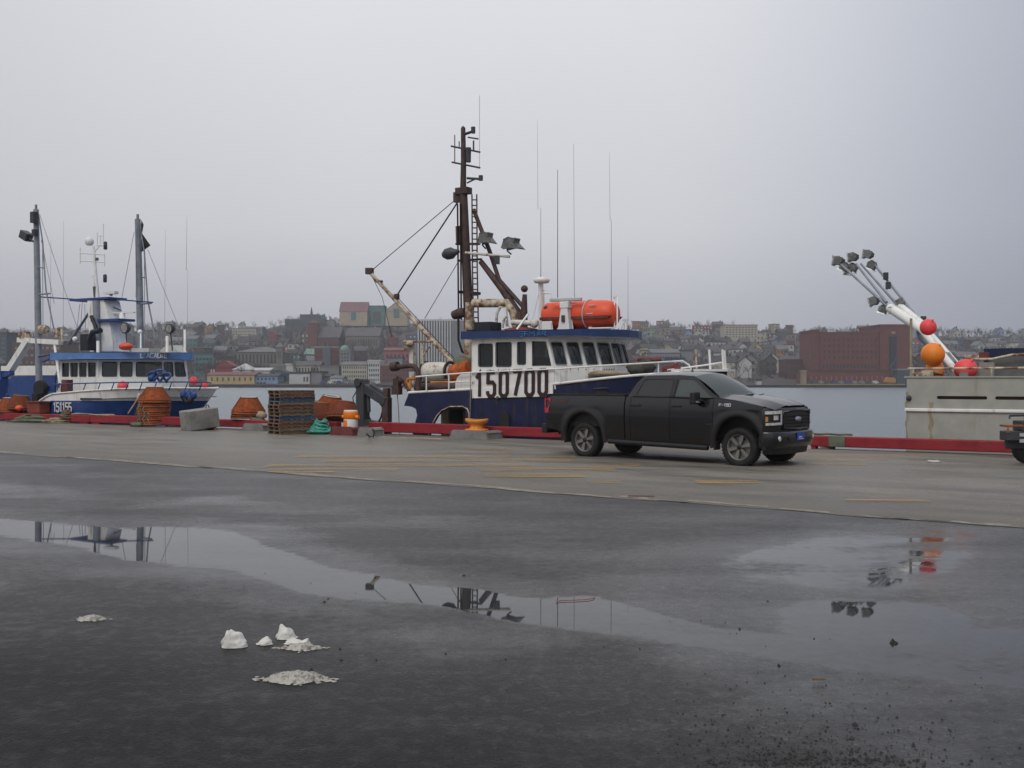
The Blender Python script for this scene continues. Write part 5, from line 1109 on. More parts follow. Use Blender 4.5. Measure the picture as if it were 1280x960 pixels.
mb = MB(); mb.plate(vis, [], lambda x, y, t: (x, y, 2.92 - .27 * t)); mb.build('visor_roof', 'blue', lb, bevel=.02)
va, vb = Vector((*vis[1], 0)), Vector((*vis[2], 0)); dvv = (vb - va).normalized(); nv = Vector((dvv.y, -dvv.x, 0))
x0 = xline(176, vis[1], (dvv.x, dvv.y)); x1 = xline(209, vis[1], (dvv.x, dvv.y))
mb = MB(); text(mb, "L'ACADIE", x0, 2.70, x1 - x0, .19, .042, lambda x, y, t: tuple(va + dvv * x + nv * (.02 - .012 * t) + Vector((0, 0, y)))); mb.build('name_lettering', 'offwhite', lb)
# funnel mast on the roof
mf = 3.4
def F(px, py, b=mf): return q(px, py, b)
mb = MB(); vs = []
for (pl, prr, py) in ((124.5, 152, 440), (123, 147, 405), (121.5, 140, 377)):
    a_, b_ = F(pl, py), F(prr, py); vs.append([(a_.x, mf - .5, a_.z), (b_.x, mf - .4, a_.z), (b_.x, mf + .4, a_.z), (a_.x, mf + .5, a_.z), (a_.x, mf - .5, a_.z)])
mb.grid(vs, 0, False); mb.build('funnel', 'white', lb)
mb = MB(); mb.tube([F(122.5, 441, mf - .55), F(120.5, 376, mf - .5)], .16, 8); mb.build('funnel_pipe', 'galv', lb)
mb = MB(); a_, b_ = F(99, 376), F(147, 376); mb.bx((a_.x, mf - .5, a_.z - .05), (b_.x, mf + .5, a_.z + .04)); a_, b_ = F(128, 402), F(162, 402); mb.bx((a_.x, mf - .6, a_.z - .04), (b_.x, mf + .3, a_.z + .06)); mb.build('funnel_platform', 'blueh', lb)
mb = MB(); mb.tube([F(48, 371), F(99, 374.5)], .032, 6); mb.tube([F(147, 374.5), F(191, 378)], .032, 6); mb.tube([F(140, 383), F(151, 388)], .03, 5); mb.build('mast_spreader', 'blueh', lb)
mb = MB(); mb.tube([F(122.5, 375), F(120, 345), F(117.5, 308)], [.09, .07, .05], 7)
for y in (316.5, 326): mb.tube([F(100, y), F(131, y + 2)], .025, 5)
mb.tube([F(100.5, 310), F(100.5, 330)], .02, 5); mb.tube([F(131, 318), F(131, 333)], .02, 5); mb.tube([F(118, 316), F(125, 307)], .02, 5)
mb.tube([F(121, 307), F(132, 307)], .03, 5)
for px, yt in ((122, 290), (126, 294), (129.7, 280)): mb.tube([F(px, 307), F(px, yt)], .018, 5)
mb.tube([F(122, 295), F(130, 295)], .015, 5); mb.tube([F(115.5, 345), F(120, 344)], .03, 5); mb.tube([F(118, 344), F(118, 372)], .025, 5)
mb.build('signal_mast', 'white', lb)
mb = MB(); mb.lathe([(.0, .20), (.12, .17), (.19, .06), (.19, -.08), (.12, -.17)], F(112, 302), 14); mb.build('radome', 'white', lb)
mb = MB()
for px, y in ((132, 307), (131.5, 348)): mb.lathe([(.05, -.18), (.08, -.16), (.08, .14), (.04, .18)], F(px, y), 8)
mb.lathe([(.07, -.06), (.07, .06)], F(121.5, 324), 8); mb.lathe([(.1, -.25), (.13, .2)], F(120, 364), 8); mb.build('navigation_lamp', 'steel', lb)
mb = MB(); c = F(139, 366); mb.box(c, (.55, .3, .12), .3); mb.tube([c - Vector((0, 0, .15)), c], .07, 6); c = F(153, 391); mb.box(c, (1.35, .12, .05), .15); mb.lathe([(.14, -.35), (.12, -.02)], c, 8); mb.build('radar_scanner', 'white', lb)
for px, yt, yb, b in ((47.5, 262, 500, 3.2), (174.5, 274, 441, 3.6)):
    mb = MB(); k = .6
    mb.tube([q(px + 1.5, yb, b), q(px, (yt + yb) / 2, b), q(px - 2, yt, b)], [.15, .145, .12], 10); mb.tube([q(px - 2, yt, b), q(px - 2, yt - 6, b)], .06, 6); ms = mb.build('mast', 'galv', lb)
    mb = MB(); mb.tube([q(px + 1, yt + 6, b), q(px + 6, yt + 40, b), q(px + 10, yt + 100, b), q(px + 20, min(yb, yt + 150), b)], .035, 5)
    mb.tube([q(px, yt + 72, b), q(px + 7, yt + 73, b)], .03, 5) ; mb.tube([q(px + 1, yt + 106, b), q(px + 15, yt + 105, b)], .04, 5); mb.tube([q(px + 6, yt + 40, b), q(px + 6.5, yt + 160, b)], .018, 4); mb.build('mast_stay', 'galv', ms)
mb = MB(); mb.box(q(33, 295, 3.2), (.55, .35, .36), Matrix.Rotation(R(25), 3, 'Y')); mb.tube([q(33, 295, 3.2), q(45, 304, 3.2)], .05, 5); mb.build('floodlight', 'steel', lb)
mb = MB(); mb.box(q(43, 272, 3.0), (.25, .25, .5)); mb.box(q(44, 291, 3.0), (.2, .2, .3)); mb.build('mast_block', 'steel', lb)
mb = MB(); f0 = q(178, 292, 3.6); mb.add([f0, q(188.5, 307, 3.6), q(177.5, 315, 3.7), q(177, 300, 3.6)], [(0, 1, 2, 3)]); mb.add([q(177, 275, 3.6), q(180, 281, 3.5), q(178, 292, 3.5), q(176, 288, 3.6)], [(0, 1, 2, 3)]); mb.build('flag', 'black', lb)
mb = MB()
for a_, b_ in (((50, 268), (96, 408)), ((52, 300), (68, 380)), ((185, 312), (224, 410)), ((168, 290), (152, 375)), ((172, 280), (170, 372)), ((120, 378), (88, 430)), ((106, 380), (108, 434)), ((100, 380), (94, 432)), ((103, 378), (101, 410))):
    mb.tube([q(*a_, 3.4), q(*b_, 3.4)], .012, 4)
mb.tube([q(118, 381, 3.2), q(86, 430, 3.2)], .06, 6); mb.build('rigging_wire', 'galv', lb)
mb = MB()
for px, yt, yb in ((80, 276, 430), (207, 287, 405), (235, 337, 432), (234, 270, 338), (64, 300, 430)): mb.tube([q(px - 1, yb, 3.4), q(px, yt, 3.4)], [.014, .006], 4)
mb.build('whip_aerial', 'galv', lb)
mb = MB(); mb.tube([q(231, 440, 3.0), q(231, 412, 3.0)], .05, 6); mb.tube([q(176, 440, 2.4), q(176, 412, 2.4)], .035, 6); mb.ball(q(175, 415, 2.4), .1, 8, 6); mb.tube([q(209, 440, 2.6), q(209, 420, 2.6)], .06, 6); mb.build('roof_post', 'white', lb)
for px, py, r_ in ((157.5, 410, .24), (213.5, 411, .2)):
    mb = MB(); c = q(px, py, 2.4); mb.lathe([(r_ * .5, -.16), (r_ * .9, -.06), (r_, .0), (r_, .10)], c, 14, Matrix.Rotation(R(90), 3, 'X')); mb.tube([c + Vector((0, 0, -r_)), c + Vector((.1, 0, -.9))], .03, 5); sl_ = mb.build('searchlight', 'steel', lb)
    mb = MB(); mb.lathe([(0, .0), (r_ * .8, .0)], c + Vector((0, -.106, 0)), 14, Matrix.Rotation(R(90), 3, 'X')); mb.build('lamp_glass', 'lampglass', sl_)
mb = MB(); c = q(157, 433, 2.3); mb.ball(c, .32, 12, 7, (1.1, .8, .5), 0, .3, 1); mb.build('orange_roof_bag', 'orange', lb)
mb = MB(); p = q(183, 436, 2.5); mb.bx((p.x - .55, 2.2, 2.92), (p.x + .5, 2.8, 3.08)); p = q(210, 434, 3.2); mb.plate([(p.x - .7, 2.92), (p.x + .6, 2.92), (p.x + .3, 3.22), (p.x - .1, 3.2)], [], lambda x, z, t: (x, 3.2 + .5 * t, z)); mb.build('roof_hatch', 'curtain', lb)
mb = MB(); mb.tube([q(112, 425, 2.2), q(116, 415, 2.2), q(126, 413, 2.2)], .12, 7); mb.tube([q(114, 395, 2.6), q(121, 412, 2.6)], .08, 6); mb.box(q(110, 428, 2.4), (.5, .4, .7)); mb.build('covered_crane', 'blackbox', lb)
mb = MB(); mb.tube([q(122.5, 441, 2.2), q(122.5, 426, 2.2)], .07, 6); mb.ball(q(94, 424, 2.2), .12, 8, 6); mb.build('roof_fitting', 'white', lb)
# high bulwark on the far side aft, gallows and aft gear
mb = MB(); p0 = q(2, 470, 5.3); p1 = q(69, 470, 5.3)
mb.plate([(p0.x, -.3), (p1.x - .15, -.3), (p1.x, q(69, 469, 5.3).z), (p0.x, q(2, 471, 5.3).z)], [], lambda x, z, t: (x, 5.3 + .1 * t, z)); mb.build('aft_shelter', 'blueh', lb)
mb = MB(); zt1 = q(40, 457, 5.3).z; zt0 = q(69, 469, 5.3).z; mb.plate([(p0.x, zt0), (p1.x, zt0), (p1.x + .3, q(72, 457, 5.3).z), (p0.x, zt1)], [], lambda x, z, t: (x, 5.27 + .1 * t, z)); mb.build('aft_shelter_top', 'white', lb)
mb = MB(); mb.beam(q(7, 471, 3.2), q(37, 424, 3.2), .32, .3); mb.beam(q(24, 425, 3.2), q(76, 428, 3.2), .25, .22); mb.tube([q(68, 428, 3.2), q(75, 480, 2.4)], .06, 6); gl = mb.build('gallows', 'white', lb)
mb = MB(); c = q(55, 412, 3.2); mb.lathe([(.18, -.28), (.22, -.2), (.22, .15), (.16, .25)], c, 12, Matrix.Rotation(R(90), 3, 'Y')); mb.box(q(32, 419, 3.2), (.5, .3, .3)); mb.box(q(72, 416, 3.2), (.25, .2, .4)); mb.ball(q(26, 418, 3.2), .1, 8, 6); mb.tube([q(78, 428, 3.2), q(77, 410, 3.2)], .05, 6); mb.build('gallows_lamp', 'cream', gl)
mb = MB(); mb.beam(q(2, 464, 2.4), q(3, 484, 2.4), .4, .35); mb.beam(q(3, 470, 2.4), q(15, 466, 2.4), .25, .2); mb.tube([q(4, 480, 2.4), q(9, 495, 2.4)], .12, 7); mb.box(q(2, 487, 2.2), (.3, .4, .9)); mb.build('deck_crane', 'blueh', lb)
mb = MB(); mb.tube([q(48, 446, 3.0), q(73, 441, 2.6)], .045, 6); mb.tube([q(53, 452, 3.0), q(72, 445, 2.6)], .05, 6); mb.build('boom_strut', 'blueh', lb)
mb = MB(); c = q(51, 486, 1.6); mb.lathe([(.36, -.12), (.40, 0), (.36, .12)], c, 14, Matrix.Rotation(R(90), 3, 'X')); mb.box(c + Vector((0, 0, .0)), (.5, .15, .12)); mb.box(q(47, 500, 1.4), (.38, .3, .55)); mb.build('net_hauler', 'black', lb)
mb = MB(); mb.bx((q(28, 485, 1.8).x, 1.8, q(40, 489, 1.8).z), (q(68, 485, 1.8).x, 1.86, q(40, 482, 1.8).z)); mb.build('aft_rail_board', 'blueh', lb)
mb = MB()
for px, py, s in ((192, 471, .2), (200, 470, .24), (208, 472, .18)):
    c = q(px, py, 1.3); mb.tube([(c.x + s * math.cos(a), 1.3 + .1 * math.sin(a * 2), c.z + s * math.sin(a)) for a in [k * math.pi / 6 for k in range(12)]], .05, 5, closed=True)
mb.ball(q(190, 473, 1.3), .17, 8, 6); mb.build('blue_rope', 'blueh', lb, None, 'stuff')
mb = MB()
for i in range(7): c = q(229 + i * 2.2, 494 + 3 * math.sin(i * 2.1), 1.75); mb.ball(c, .15, 8, 6, (1, .7, 1.1), 0, .3, i)
mb.build('bow_fender', 'blueh', lb, None, 'stuff')
mb = MB(); mb.tube([q(228, 496, 1.6), q(233, 503, 1.6), q(240, 500, 1.7)], .08, 6); mb.ball(q(238, 501, 1.7), .14, 8, 6); mb.build('fender_tyre', 'black', lb)
mb = MB(); c = q(175, 495, .72); mb.box(c, (.3, .06, .22)); mb.build('fairlead', 'whiterust', lb)
mb = MB(); mb.tube([q(176, 492, .7), q(168, 505, .5), q(160, 517, .25)], .03, 5); mb.build('mooring_rope', 'tan', lb)
mb = MB(); mb.box(q(84, 482, 1.2), (.35, .3, .5)); mb.box(q(80, 485, 1.25), (.2, .2, .4)); mb.build('survival_suit', 'redb', lb)
mb = MB(); mb.plate([(q(100, 498, .77).x, q(100, 500, .77).z), (q(127, 498, .77).x, q(127, 500.2, .77).z), (q(127, 498, .77).x, q(127, 497.6, .77).z), (q(100, 498, .77).x, q(100, 497.4, .77).z)], [], lambda x, z, t: (x, .77 + .02 * t, z)); mb.build('worn_patch', 'steel', lb)
def buoy(name, label, c, r, m_, grp, frame=QUAY, sc=(1, 1, 1)):
    t = thing(name, label, 'buoy', frame, (c[0], c[1], c[2] - r * sc[2]), grp)
    mb = MB(); mb.ball(c, r, 18, 12, sc); mb.build('float', m_, t)
    mb = MB(); e = Vector(c) + Vector((r * .55, -.1, r * .78)); mb.lathe([(r * .18, -.05), (r * .15, .02), (r * .08, .035)], e, 10, Matrix.Rotation(R(35), 3, 'Y')); mb.build('eye', m_, t); return t
c = q(153.5, 482.5, 1.5); buoy('buoy', 'orange red buoy lying against the white wheelhouse of the L\'ACADIE', (c.x, 1.5, c.z - .02), .22, 'buoyred', 'buoys on the left boat')
c = q(242, 475.5, 3.3); buoy('buoy', 'larger of the two pink buoys on the bow of the L\'ACADIE', (c.x, 3.3, c.z - .02), .17, 'buoyred', 'buoys on the left boat')
c = q(256, 480, 3.6); buoy('buoy', 'smaller pink buoy at the very tip of the L\'ACADIE bow', (c.x, 3.6, c.z - .02), .13, 'buoyred', 'buoys on the left boat')

# ------------------------------------------------------------------ pale hull on the right
RB_ = .9
ax = q(1132, 500, RB_).x
rb = thing('fishing_boat', 'weathered white ship stern with rust streaks, rising over the kerb at the right edge', 'fishing boat', QUAY, (ax + 6, 4.2, WL))
zt_r = q(1200, 472, RB_).z; slot0 = q(1170, 499, RB_).z; slot1 = q(1170, 494.8, RB_).z
sl_h = [rect(q(1171, 497, RB_).x, q(1234, 497, RB_).x, slot0, slot1, .035), rect(q(1244, 497, RB_).x, q(1244, 497, RB_).x + 1.7, slot0, slot1, .035), rect(q(1244, 497, RB_).x + 2.1, q(1244, 497, RB_).x + 4.2, slot0, slot1, .035)]
mb = MB(); mb.plate([(ax - .02, -2.2), (ax + 14, -2.2), (ax + 14, zt_r), (ax + .03, zt_r)], sl_h, lambda x, z, t: (x, RB_ + .1 * t, z)); mb.build('hull_side', 'hullgrey', rb)
mb = MB(); mb.plate([(RB_ + .11, -2.2), (7.4, -2.2), (7.4, zt_r), (RB_ + .11, zt_r)], [], lambda y, z, t: (ax + .02 + .1 * t, y, z)); mb.bx((ax + .13, 7.3, -2.2), (ax + 14, 7.4, zt_r)); mb.build('transom', 'hullgrey', rb)
mb = MB(); mb.bx((ax + .13, RB_ + .12, 1.30), (ax + 14, 7.28, 1.38)); mb.build('deck', 'rustdark', rb)
mb = MB(); mb.bx((ax - .02, RB_ - .05, q(1200, 515.2, RB_).z), (ax + 14, RB_ - .002, q(1200, 511, RB_).z)); mb.build('rubbing_strake', 'white', rb, bevel=.02)
mb = MB(); mb.bx((ax - .03, RB_ - .03, zt_r), (ax + 14, RB_ + .13, zt_r + .035)); mb.build('bulwark_cap', 'hullgrey', rb)
M['ruststreak'] = mat('rust_streak', (.27, .215, .12), .7, stain=(.28, .27, .22), stain_amt=.6, var=.2, ss=2.5, streak=True)
for px, w_, y0, y1 in ((1164, 3.2, 503, 560), (1133.5, 1.5, 490, 560)):
    mb = MB(); a_, b_ = q(px - w_, y0, RB_), q(px + w_ * .6, y1, RB_); n = 9
    mb.plate([(lerp(a_.x, a_.x + .02, k / n) + .03 * math.sin(k * 2.2), lerp(a_.z, b_.z, k / n)) for k in range(n + 1)] + [(b_.x + .03 * math.sin(k * 1.7 + 1), lerp(a_.z, b_.z, k / n)) for k in range(n, -1, -1)], [], lambda x, z, t: (x, RB_ - .004 + .003 * t, z)); mb.build('rust_streak', 'ruststreak', rb)
mb = MB(); mb.ball(q(1136, 497.5, RB_ - .02), .07, 8, 6); mb.build('fairlead', 'steel', rb)
zr_ = q(1200, 460.5, RB_).z
mb = MB(); mb.tube([(ax + .05, RB_ + .06, zr_), (ax + 14, RB_ + .06, zr_ + .03)], .032, 6)
for px in (1141, 1239): p = q(px, 466, RB_); mb.tube([(p.x, RB_ + .06, zt_r), (p.x, RB_ + .06, zr_)], .025, 6)
for k in (2, 4, 6, 8): mb.tube([(ax + 2.6 + k, RB_ + .06, zt_r), (ax + 2.6 + k, RB_ + .06, zr_)], .025, 6)
mb.build('deck_rail', 'cream', rb)
mb = MB(); mb.tube([q(1138.7, 472, 1.4), q(1138.7, 398, 1.4)], .035, 6); mb.build('flag_staff', 'beige', rb)
mb = MB(); mb.tube([q(1141, 468, 1.6), q(1165, 465, 1.8), q(1176, 467, 2.0)], .05, 6); mb.box(q(1160, 467, 1.8), (.3, .3, .16)); mb.tube([q(1145, 470, 1.5), q(1158, 470, 1.5)], .045, 6); mb.build('deck_pipe', 'cream', rb)
# light booms: three telescopic poles carrying clusters of floodlights
def boom_at(pts, bs, rr, m_, nm, par=rb):
    mb = MB(); mb.tube([q(p[0], p[1], lerp(bs[0], bs[1], k / (len(pts) - 1))) for k, p in enumerate(pts)], rr, 8); return mb.build(nm, m_, par)
bm = boom_at([(1197, 466), (1152, 412), (1148, 408), (1112, 385)], (2.6, 5.2), [.09, .10, .16, .14], 'white', 'light_boom')
boom_at([(1118, 391), (1048, 328)], (5.0, 8.0), [.045, .035], 'galv', 'boom_pole', bm); boom_at([(1108, 378), (1070, 330)], (5.4, 8.0), [.045, .035], 'galv', 'boom_pole', bm)
bm2 = boom_at([(1202, 462), (1160, 415), (1154, 409), (1124, 383)], (3.4, 6.0), [.08, .09, .16, .13], 'white', 'light_boom')
boom_at([(1126, 386), (1076, 330)], (6.0, 8.4), [.042, .034], 'galv', 'boom_pole', bm2); boom_at([(1199, 458), (1152, 404), (1093, 331)], (4.0, 9.0), [.05, .045, .038], 'galv', 'boom_pole', bm2)
mb = MB(); mb.tube([q(1164, 415, 4.6), q(1193, 455, 3.4)], .09, 7); mb.tube([q(1142, 414, 4.2), q(1163, 437, 3.4)], .05, 6); mb.lathe([(.12, -.12), (.14, .12)], q(1146, 417, 4.0), 8); mb.lathe([(.10, -.1), (.12, .1)], q(1115, 388, 5.1), 8); mb.build('boom_cylinder', 'galv', rb)
mb = MB()
for px, py, b in ((1107, 345, 8.2), (1110, 357, 8.0), (1154, 400, 6.4)): mb.box(q(px, py, b), (.14, .14, .22), .4); mb.tube([q(px, py, b), q(px - 1.5, py + 5, b)], .03, 5)
mb.build('boom_clamp', 'steel', bm2)
M['reflector'] = mat('lamp_reflector', (.50, .51, .47), .3, metal=.4, var=.5, vs=9)
def flood2(px, py, s, ang, b, par):
    c = q(px, py, b); k = QUAY.w(c).y / FPX; w_ = s * k / 2; rot = Matrix.Rotation(R(ang), 3, 'Y')
    prof = [(-w_, -w_ * .9), (w_ * .2, -w_ * .95), (w_ * .9, -w_ * .35), (w_, .35 * w_), (w_ * .2, w_ * .95), (-w_, w_ * .8)]
    mb = MB(); mb.plate([(x * .72, z * .72) for x, z in prof], [], lambda x, z, t: tuple(c + rot @ Vector((x, -w_ + 2 * w_ * t, z)))); L_ = mb.build('floodlight', 'lampgrey', par, bevel=.02)
    mb = MB(); mb.add([c + rot @ Vector((x, y, z)) for x, y, z in ((-w_ * .73, -w_ * .95, -w_ * .65), (-w_ * 1.05, -w_ * 1.15, -w_ * .95), (-w_ * 1.05, -w_ * 1.15, w_ * .9), (-w_ * .73, -w_ * .95, w_ * .58), (-w_ * .73, w_ * .95, -w_ * .65), (-w_ * 1.05, w_ * 1.15, -w_ * .95), (-w_ * 1.05, w_ * 1.15, w_ * .9), (-w_ * .73, w_ * .95, w_ * .58))],
           [(0, 1, 2, 3), (4, 7, 6, 5), (0, 4, 5, 1), (3, 2, 6, 7), (0, 3, 7, 4)]); mb.build('lamp_reflector', 'reflector', L_)
for px, py, s, an, b, par in ((1049, 326, 14, 5, 8.0, bm), (1056, 333, 13, -60, 8.0, bm), (1060, 338, 11, -85, 8.1, bm), (1067, 321, 13, -5, 8.3, bm2), (1066, 334, 13, -70, 8.4, bm2), (1086, 318, 13, 10, 9.0, bm2), (1090, 331, 13, -65, 9.0, bm2), (1093, 376, 13, -15, 5.8, bm), (1104, 386, 12, -70, 5.6, bm), (1126, 379, 11, 60, 6.0, bm2)): flood2(px, py, s, an, b, par)
# deckhouse further along
mb = MB(); d0 = q(1226, 472, 3.2).x; mb.plate([(d0, 1.38), (d0 + 8, 1.38), (d0 + 8, q(1260, 440, 3.2).z), (q(1268, 445, 3.2).x, q(1268, 443, 3.2).z), (d0 + .1, q(1232, 452, 3.2).z)], [], lambda x, z, t: (x, 3.2 + 2.4 * t, z)); mb.build('deckhouse', 'tarp', rb)
mb = MB(); mb.tube([q(1216, 449, 3.0), q(1240, 449, 3.0), q(1266, 443.5, 3.0), q(1300, 442, 3.0)], .04, 6); mb.tube([q(1206, 446, 3.6), q(1226, 447, 3.6)], .07, 6); mb.build('deckhouse_rail', 'cream', rb)
mb = MB(); p = q(1250, 441, 4.2); mb.bx((p.x - .4, 4.2, p.z - .25), (p.x + 4, 5.0, p.z + .12)); mb.build('dark_cover', 'navy', rb)
mb = MB(); mb.box(q(1230, 445, 3.1), (.22, .2, .2)); mb.build('red_fitting', 'redb', rb)
mb = MB(); mb.box(q(1234, 464, 2.4), (.35, .3, .45)); mb.box(q(1205, 470, 1.6), (.2, .2, .2)); mb.build('deck_fitting', 'concrete', rb)
def on(px, py, b, r, lab, m_, sc=(1, 1, 1)):
    c = q(px, py, b); buoy('buoy', lab, (c.x, b, c.z), r, m_, 'buoys on the right boat', QUAY, sc)
on(1166, 443, 1.9, .30, 'bright orange ball buoy in the middle of the stern of the white ship', 'buoyor')
on(1168.5, 463, 2.1, .235, 'shaded dark orange buoy wedged beneath the bright orange ball', 'buoyor', (1, 1, 1.15))
on(1160, 409, 2.3, .215, 'red ball buoy hung highest, against the white light booms', 'buoyred')
on(1207, 461.5, 1.9, .285, 'pinkish red buoy with a nipple resting on deck by the railing, lowest and rightmost', 'buoyred', (1.02, 1, .92))
# ------------------------------------------------------------------ black pickup truck
TH = -.72
TF = Frame(1.656 + .97 * math.sin(.72), 23.984 + .97 * math.cos(.72), TH)     # x forward from the rear axle, y to the far side
tk = thing('pickup_truck', 'dusty black crew cab pickup truck parked on the concrete apron', 'pickup truck', TF, (2, 0, 0))
W = 1.0; M['decal'] = mat('faded_decal', (.045, .012, .012), .5)
ZTOP = [(-1.2, 1.425), (1.14, 1.44), (1.16, 1.40), (2.2, 1.395), (2.6, 1.385), (3.25, 1.37), (3.5, 1.40), (3.9, 1.355), (4.4, 1.28), (4.75, 1.21), (4.9, 1.18)]
def zbot(x):
    z = interp(x, [(-1.2, .66), (-.6, .58), (.5, .46), (.6, .42), (3.4, .40), (3.5, .46), (4.5, .60), (4.9, .70)])
    for xc, r in ((0, .545), (3.98, .545)):
        dx = abs(x - xc)
        if dx < r: z = max(z, .43 + math.sqrt(r * r - dx * dx) * 1.12)
    return z
def halfw(x): return interp(x, [(-1.2, .955), (-1.08, .985), (-.6, 1.0), (4.1, 1.0), (4.5, .975), (4.7, .93), (4.85, .86)])
def yside(x, z):
    prof = interp(z, [(.4, .955), (.55, .975), (.8, .995), (1.02, 1.0), (1.12, .990), (1.19, .996), (1.29, .970), (1.38, .942), (1.45, .918)])
    e = 0
    for xc in (0, 3.98):
        dd = math.hypot(x - xc, z - .43); e = max(e, .03 * max(0, 1 - abs(dd - .62) / .13))
    return halfw(x) * prof + e
def panel(x0, x1, name, m_, n=None, zt=None, zb_=None, parent=tk):
    n = n or max(3, int((x1 - x0) / .045)); made = {}
    for sg in (-1, 1):
        mb = MB(); rows = []
        for j in range(11):
            r = []
            for i in range(n + 1):
                x = lerp(x0, x1, i / n); a = (zb_ or zbot)(x); b = (zt or (lambda x: interp(x, ZTOP)))(x); z = lerp(a, b, j / 10)
                r.append((x, sg * yside(x, z), z))
            rows.append(r)
        mb.grid(rows)
        e0 = [(x, y - sg * .05, z) for x, y, z in [r[0] for r in rows]]; mb.grid([[r[0] for r in rows], e0], 0, False)
        e1 = [(x, y - sg * .05, z) for x, y, z in [r[-1] for r in rows]]; mb.grid([[r[-1] for r in rows], e1], 0, False)
        lowr = rows[0]; mb.grid([lowr, [(x, y - sg * .12, z + .02) for x, y, z in lowr]], 0, True)
        tp = rows[-1]; mb.grid([tp, [(x, y - sg * .07, z + .012) for x, y, z in tp]], 0, True)
        made[sg] = mb.build(name, m_, parent)
    return made
panel(-1.13, 1.135, 'bed_side', 'paint')
panel(1.165, 1.30, 'cab_corner', 'paint'); rd = panel(1.312, 2.325, 'rear_door', 'paint'); fd = panel(2.337, 3.395, 'front_door', 'paint'); panel(3.407, 4.56, 'front_fender', 'paint')
mb = MB()
mb.bx((-1.10, -.93, .62), (-1.04, .93, 1.44)); mb.bx((1.06, -.93, .62), (1.13, .93, 1.46)); mb.bx((-1.04, -.9, .72), (1.06, .9, .80))
for sg in (-1, 1): mb.bx((-1.04, sg * .84 - .02, .72), (1.06, sg * .84 + .02, 1.43)); mb.bx((-1.1, sg * .89 - .05, 1.425), (1.12, sg * .89 + .05, 1.455))
mb.build('bed_liner', 'trim', tk)
mb = MB(); mb.grid([[(-1.135 - .03 * (1 - (y / .95) ** 4), y, z) for y in np.linspace(-.945, .945, 9)] for z in (.66, .9, 1.2, 1.43)]); mb.bx((-1.13, -.94, 1.40), (-1.05, .94, 1.445)); mb.build('tailgate', 'paint', tk)
mb = MB(); mb.bx((-1.0, -.66, .48), (4.6, .66, 1.15)); mb.bx((.62, -.93, .46), (3.38, .93, 1.33)); mb.bx((4.55, -.80, .48), (4.74, .80, 1.16)); mb.bx((-.55, -.5, .34), (-.2, .5, .5)); mb.tube([(0, -.8, .41), (0, .8, .41)], .07, 8); mb.tube([(3.98, -.8, .41), (3.98, .8, .41)], .06, 8); mb.tube([(-1.0, -.45, .42), (.9, -.5, .40), (2.6, -.45, .40)], .05, 6); mb.build('chassis', 'trim', tk)
# hood
mb = MB(); rows = []
for i in range(13):
    x = lerp(3.42, 4.83, i / 12); r = []
    for j in range(17):
        t = -1 + 2 * j / 16; zt = interp(x, ZTOP); hw = halfw(x) * .93; xx = x - .10 * max(0, abs(t) - .3) * (i / 12) + .04 * (i / 12)
        crown = .085 * (1 - abs(t) ** 2.4) + .028 * math.exp(-((abs(t) - .55) / .09) ** 2)
        drop = -.03 * (i / 12) ** 6
        r.append((xx, t * hw, zt + .012 + crown + drop))
    rows.append(r)
mb.grid(rows); mb.build('hood', 'paint', tk)
# nose
def bump_x(y): return interp(abs(y), [(0, 5.0), (.4, 4.985), (.62, 4.95), (.78, 4.89), (.88, 4.80), (.94, 4.70), (.975, 4.58)])
NP = [(0, 4.90), (.3, 4.892), (.5, 4.875), (.62, 4.855), (.74, 4.82), (.83, 4.765), (.90, 4.69), (.95, 4.61), (.975, 4.555)]
def nose(y): return interp(abs(y), NP)
def wrapx(u): return (interp(u, [(0, 0), (.5, .62), (.75, .86), (1, .972)]))     # half-width along the curved nose
mb = MB(); ys = [math.copysign(wrapx(abs(u_)), u_) for u_ in np.linspace(-1, 1, 33)]
mb.grid([[(nose(y) - .02, y, .68) for y in ys], [(nose(y), y, .80) for y in ys], [(nose(y), y, 1.02) for y in ys], [(nose(y) - .02, y, 1.14) for y in ys], [(nose(y) - .06, y * .985, 1.215) for y in ys]]); mb.build('nose_panel', 'paint', tk)
mb = MB(); g9 = np.linspace(-.60, .60, 15); mb.grid([[(nose(y) + .006, y, .80) for y in g9], [(nose(y) + .006, y, 1.15) for y in g9]]); mb.build('grille_backing', 'trim', tk)
gy = np.linspace(-.56, .56, 13)
mb = MB(); mb.tube([(nose(-.58) + .02, -.58, .79), (nose(-.6) + .02, -.61, 1.13), (nose(0) - .01, 0, 1.17), (nose(.6) + .02, .61, 1.13), (nose(.58) + .02, .58, .79), (nose(0) + .035, 0, .775)], .03, 6, closed=True); gr = mb.build('grille', 'paint', tk)
for z, h_ in ((.86, .022), (.93, .022), (1.0, .022), (1.07, .022)):
    mb = MB(); rows = [[(nose(y) + .035, y, z + dz) for y in gy] for dz in (-h_, h_)]; mb.grid(rows, 0, False); mb.grid([rows[1], [(x - .05, y, zz + .01) for x, y, zz in rows[1]]], 0, False); mb.build('grille_bar', 'flare', gr)
mb = MB(); mb.lathe([(.0, .06), (.075, .05), (.085, .0)], (nose(0) + .02, 0, .98), 20, Matrix.Rotation(R(90), 3, 'Y') @ Matrix.Diagonal((.62, 1.45, 1))); mb.build('badge', 'galv', gr)
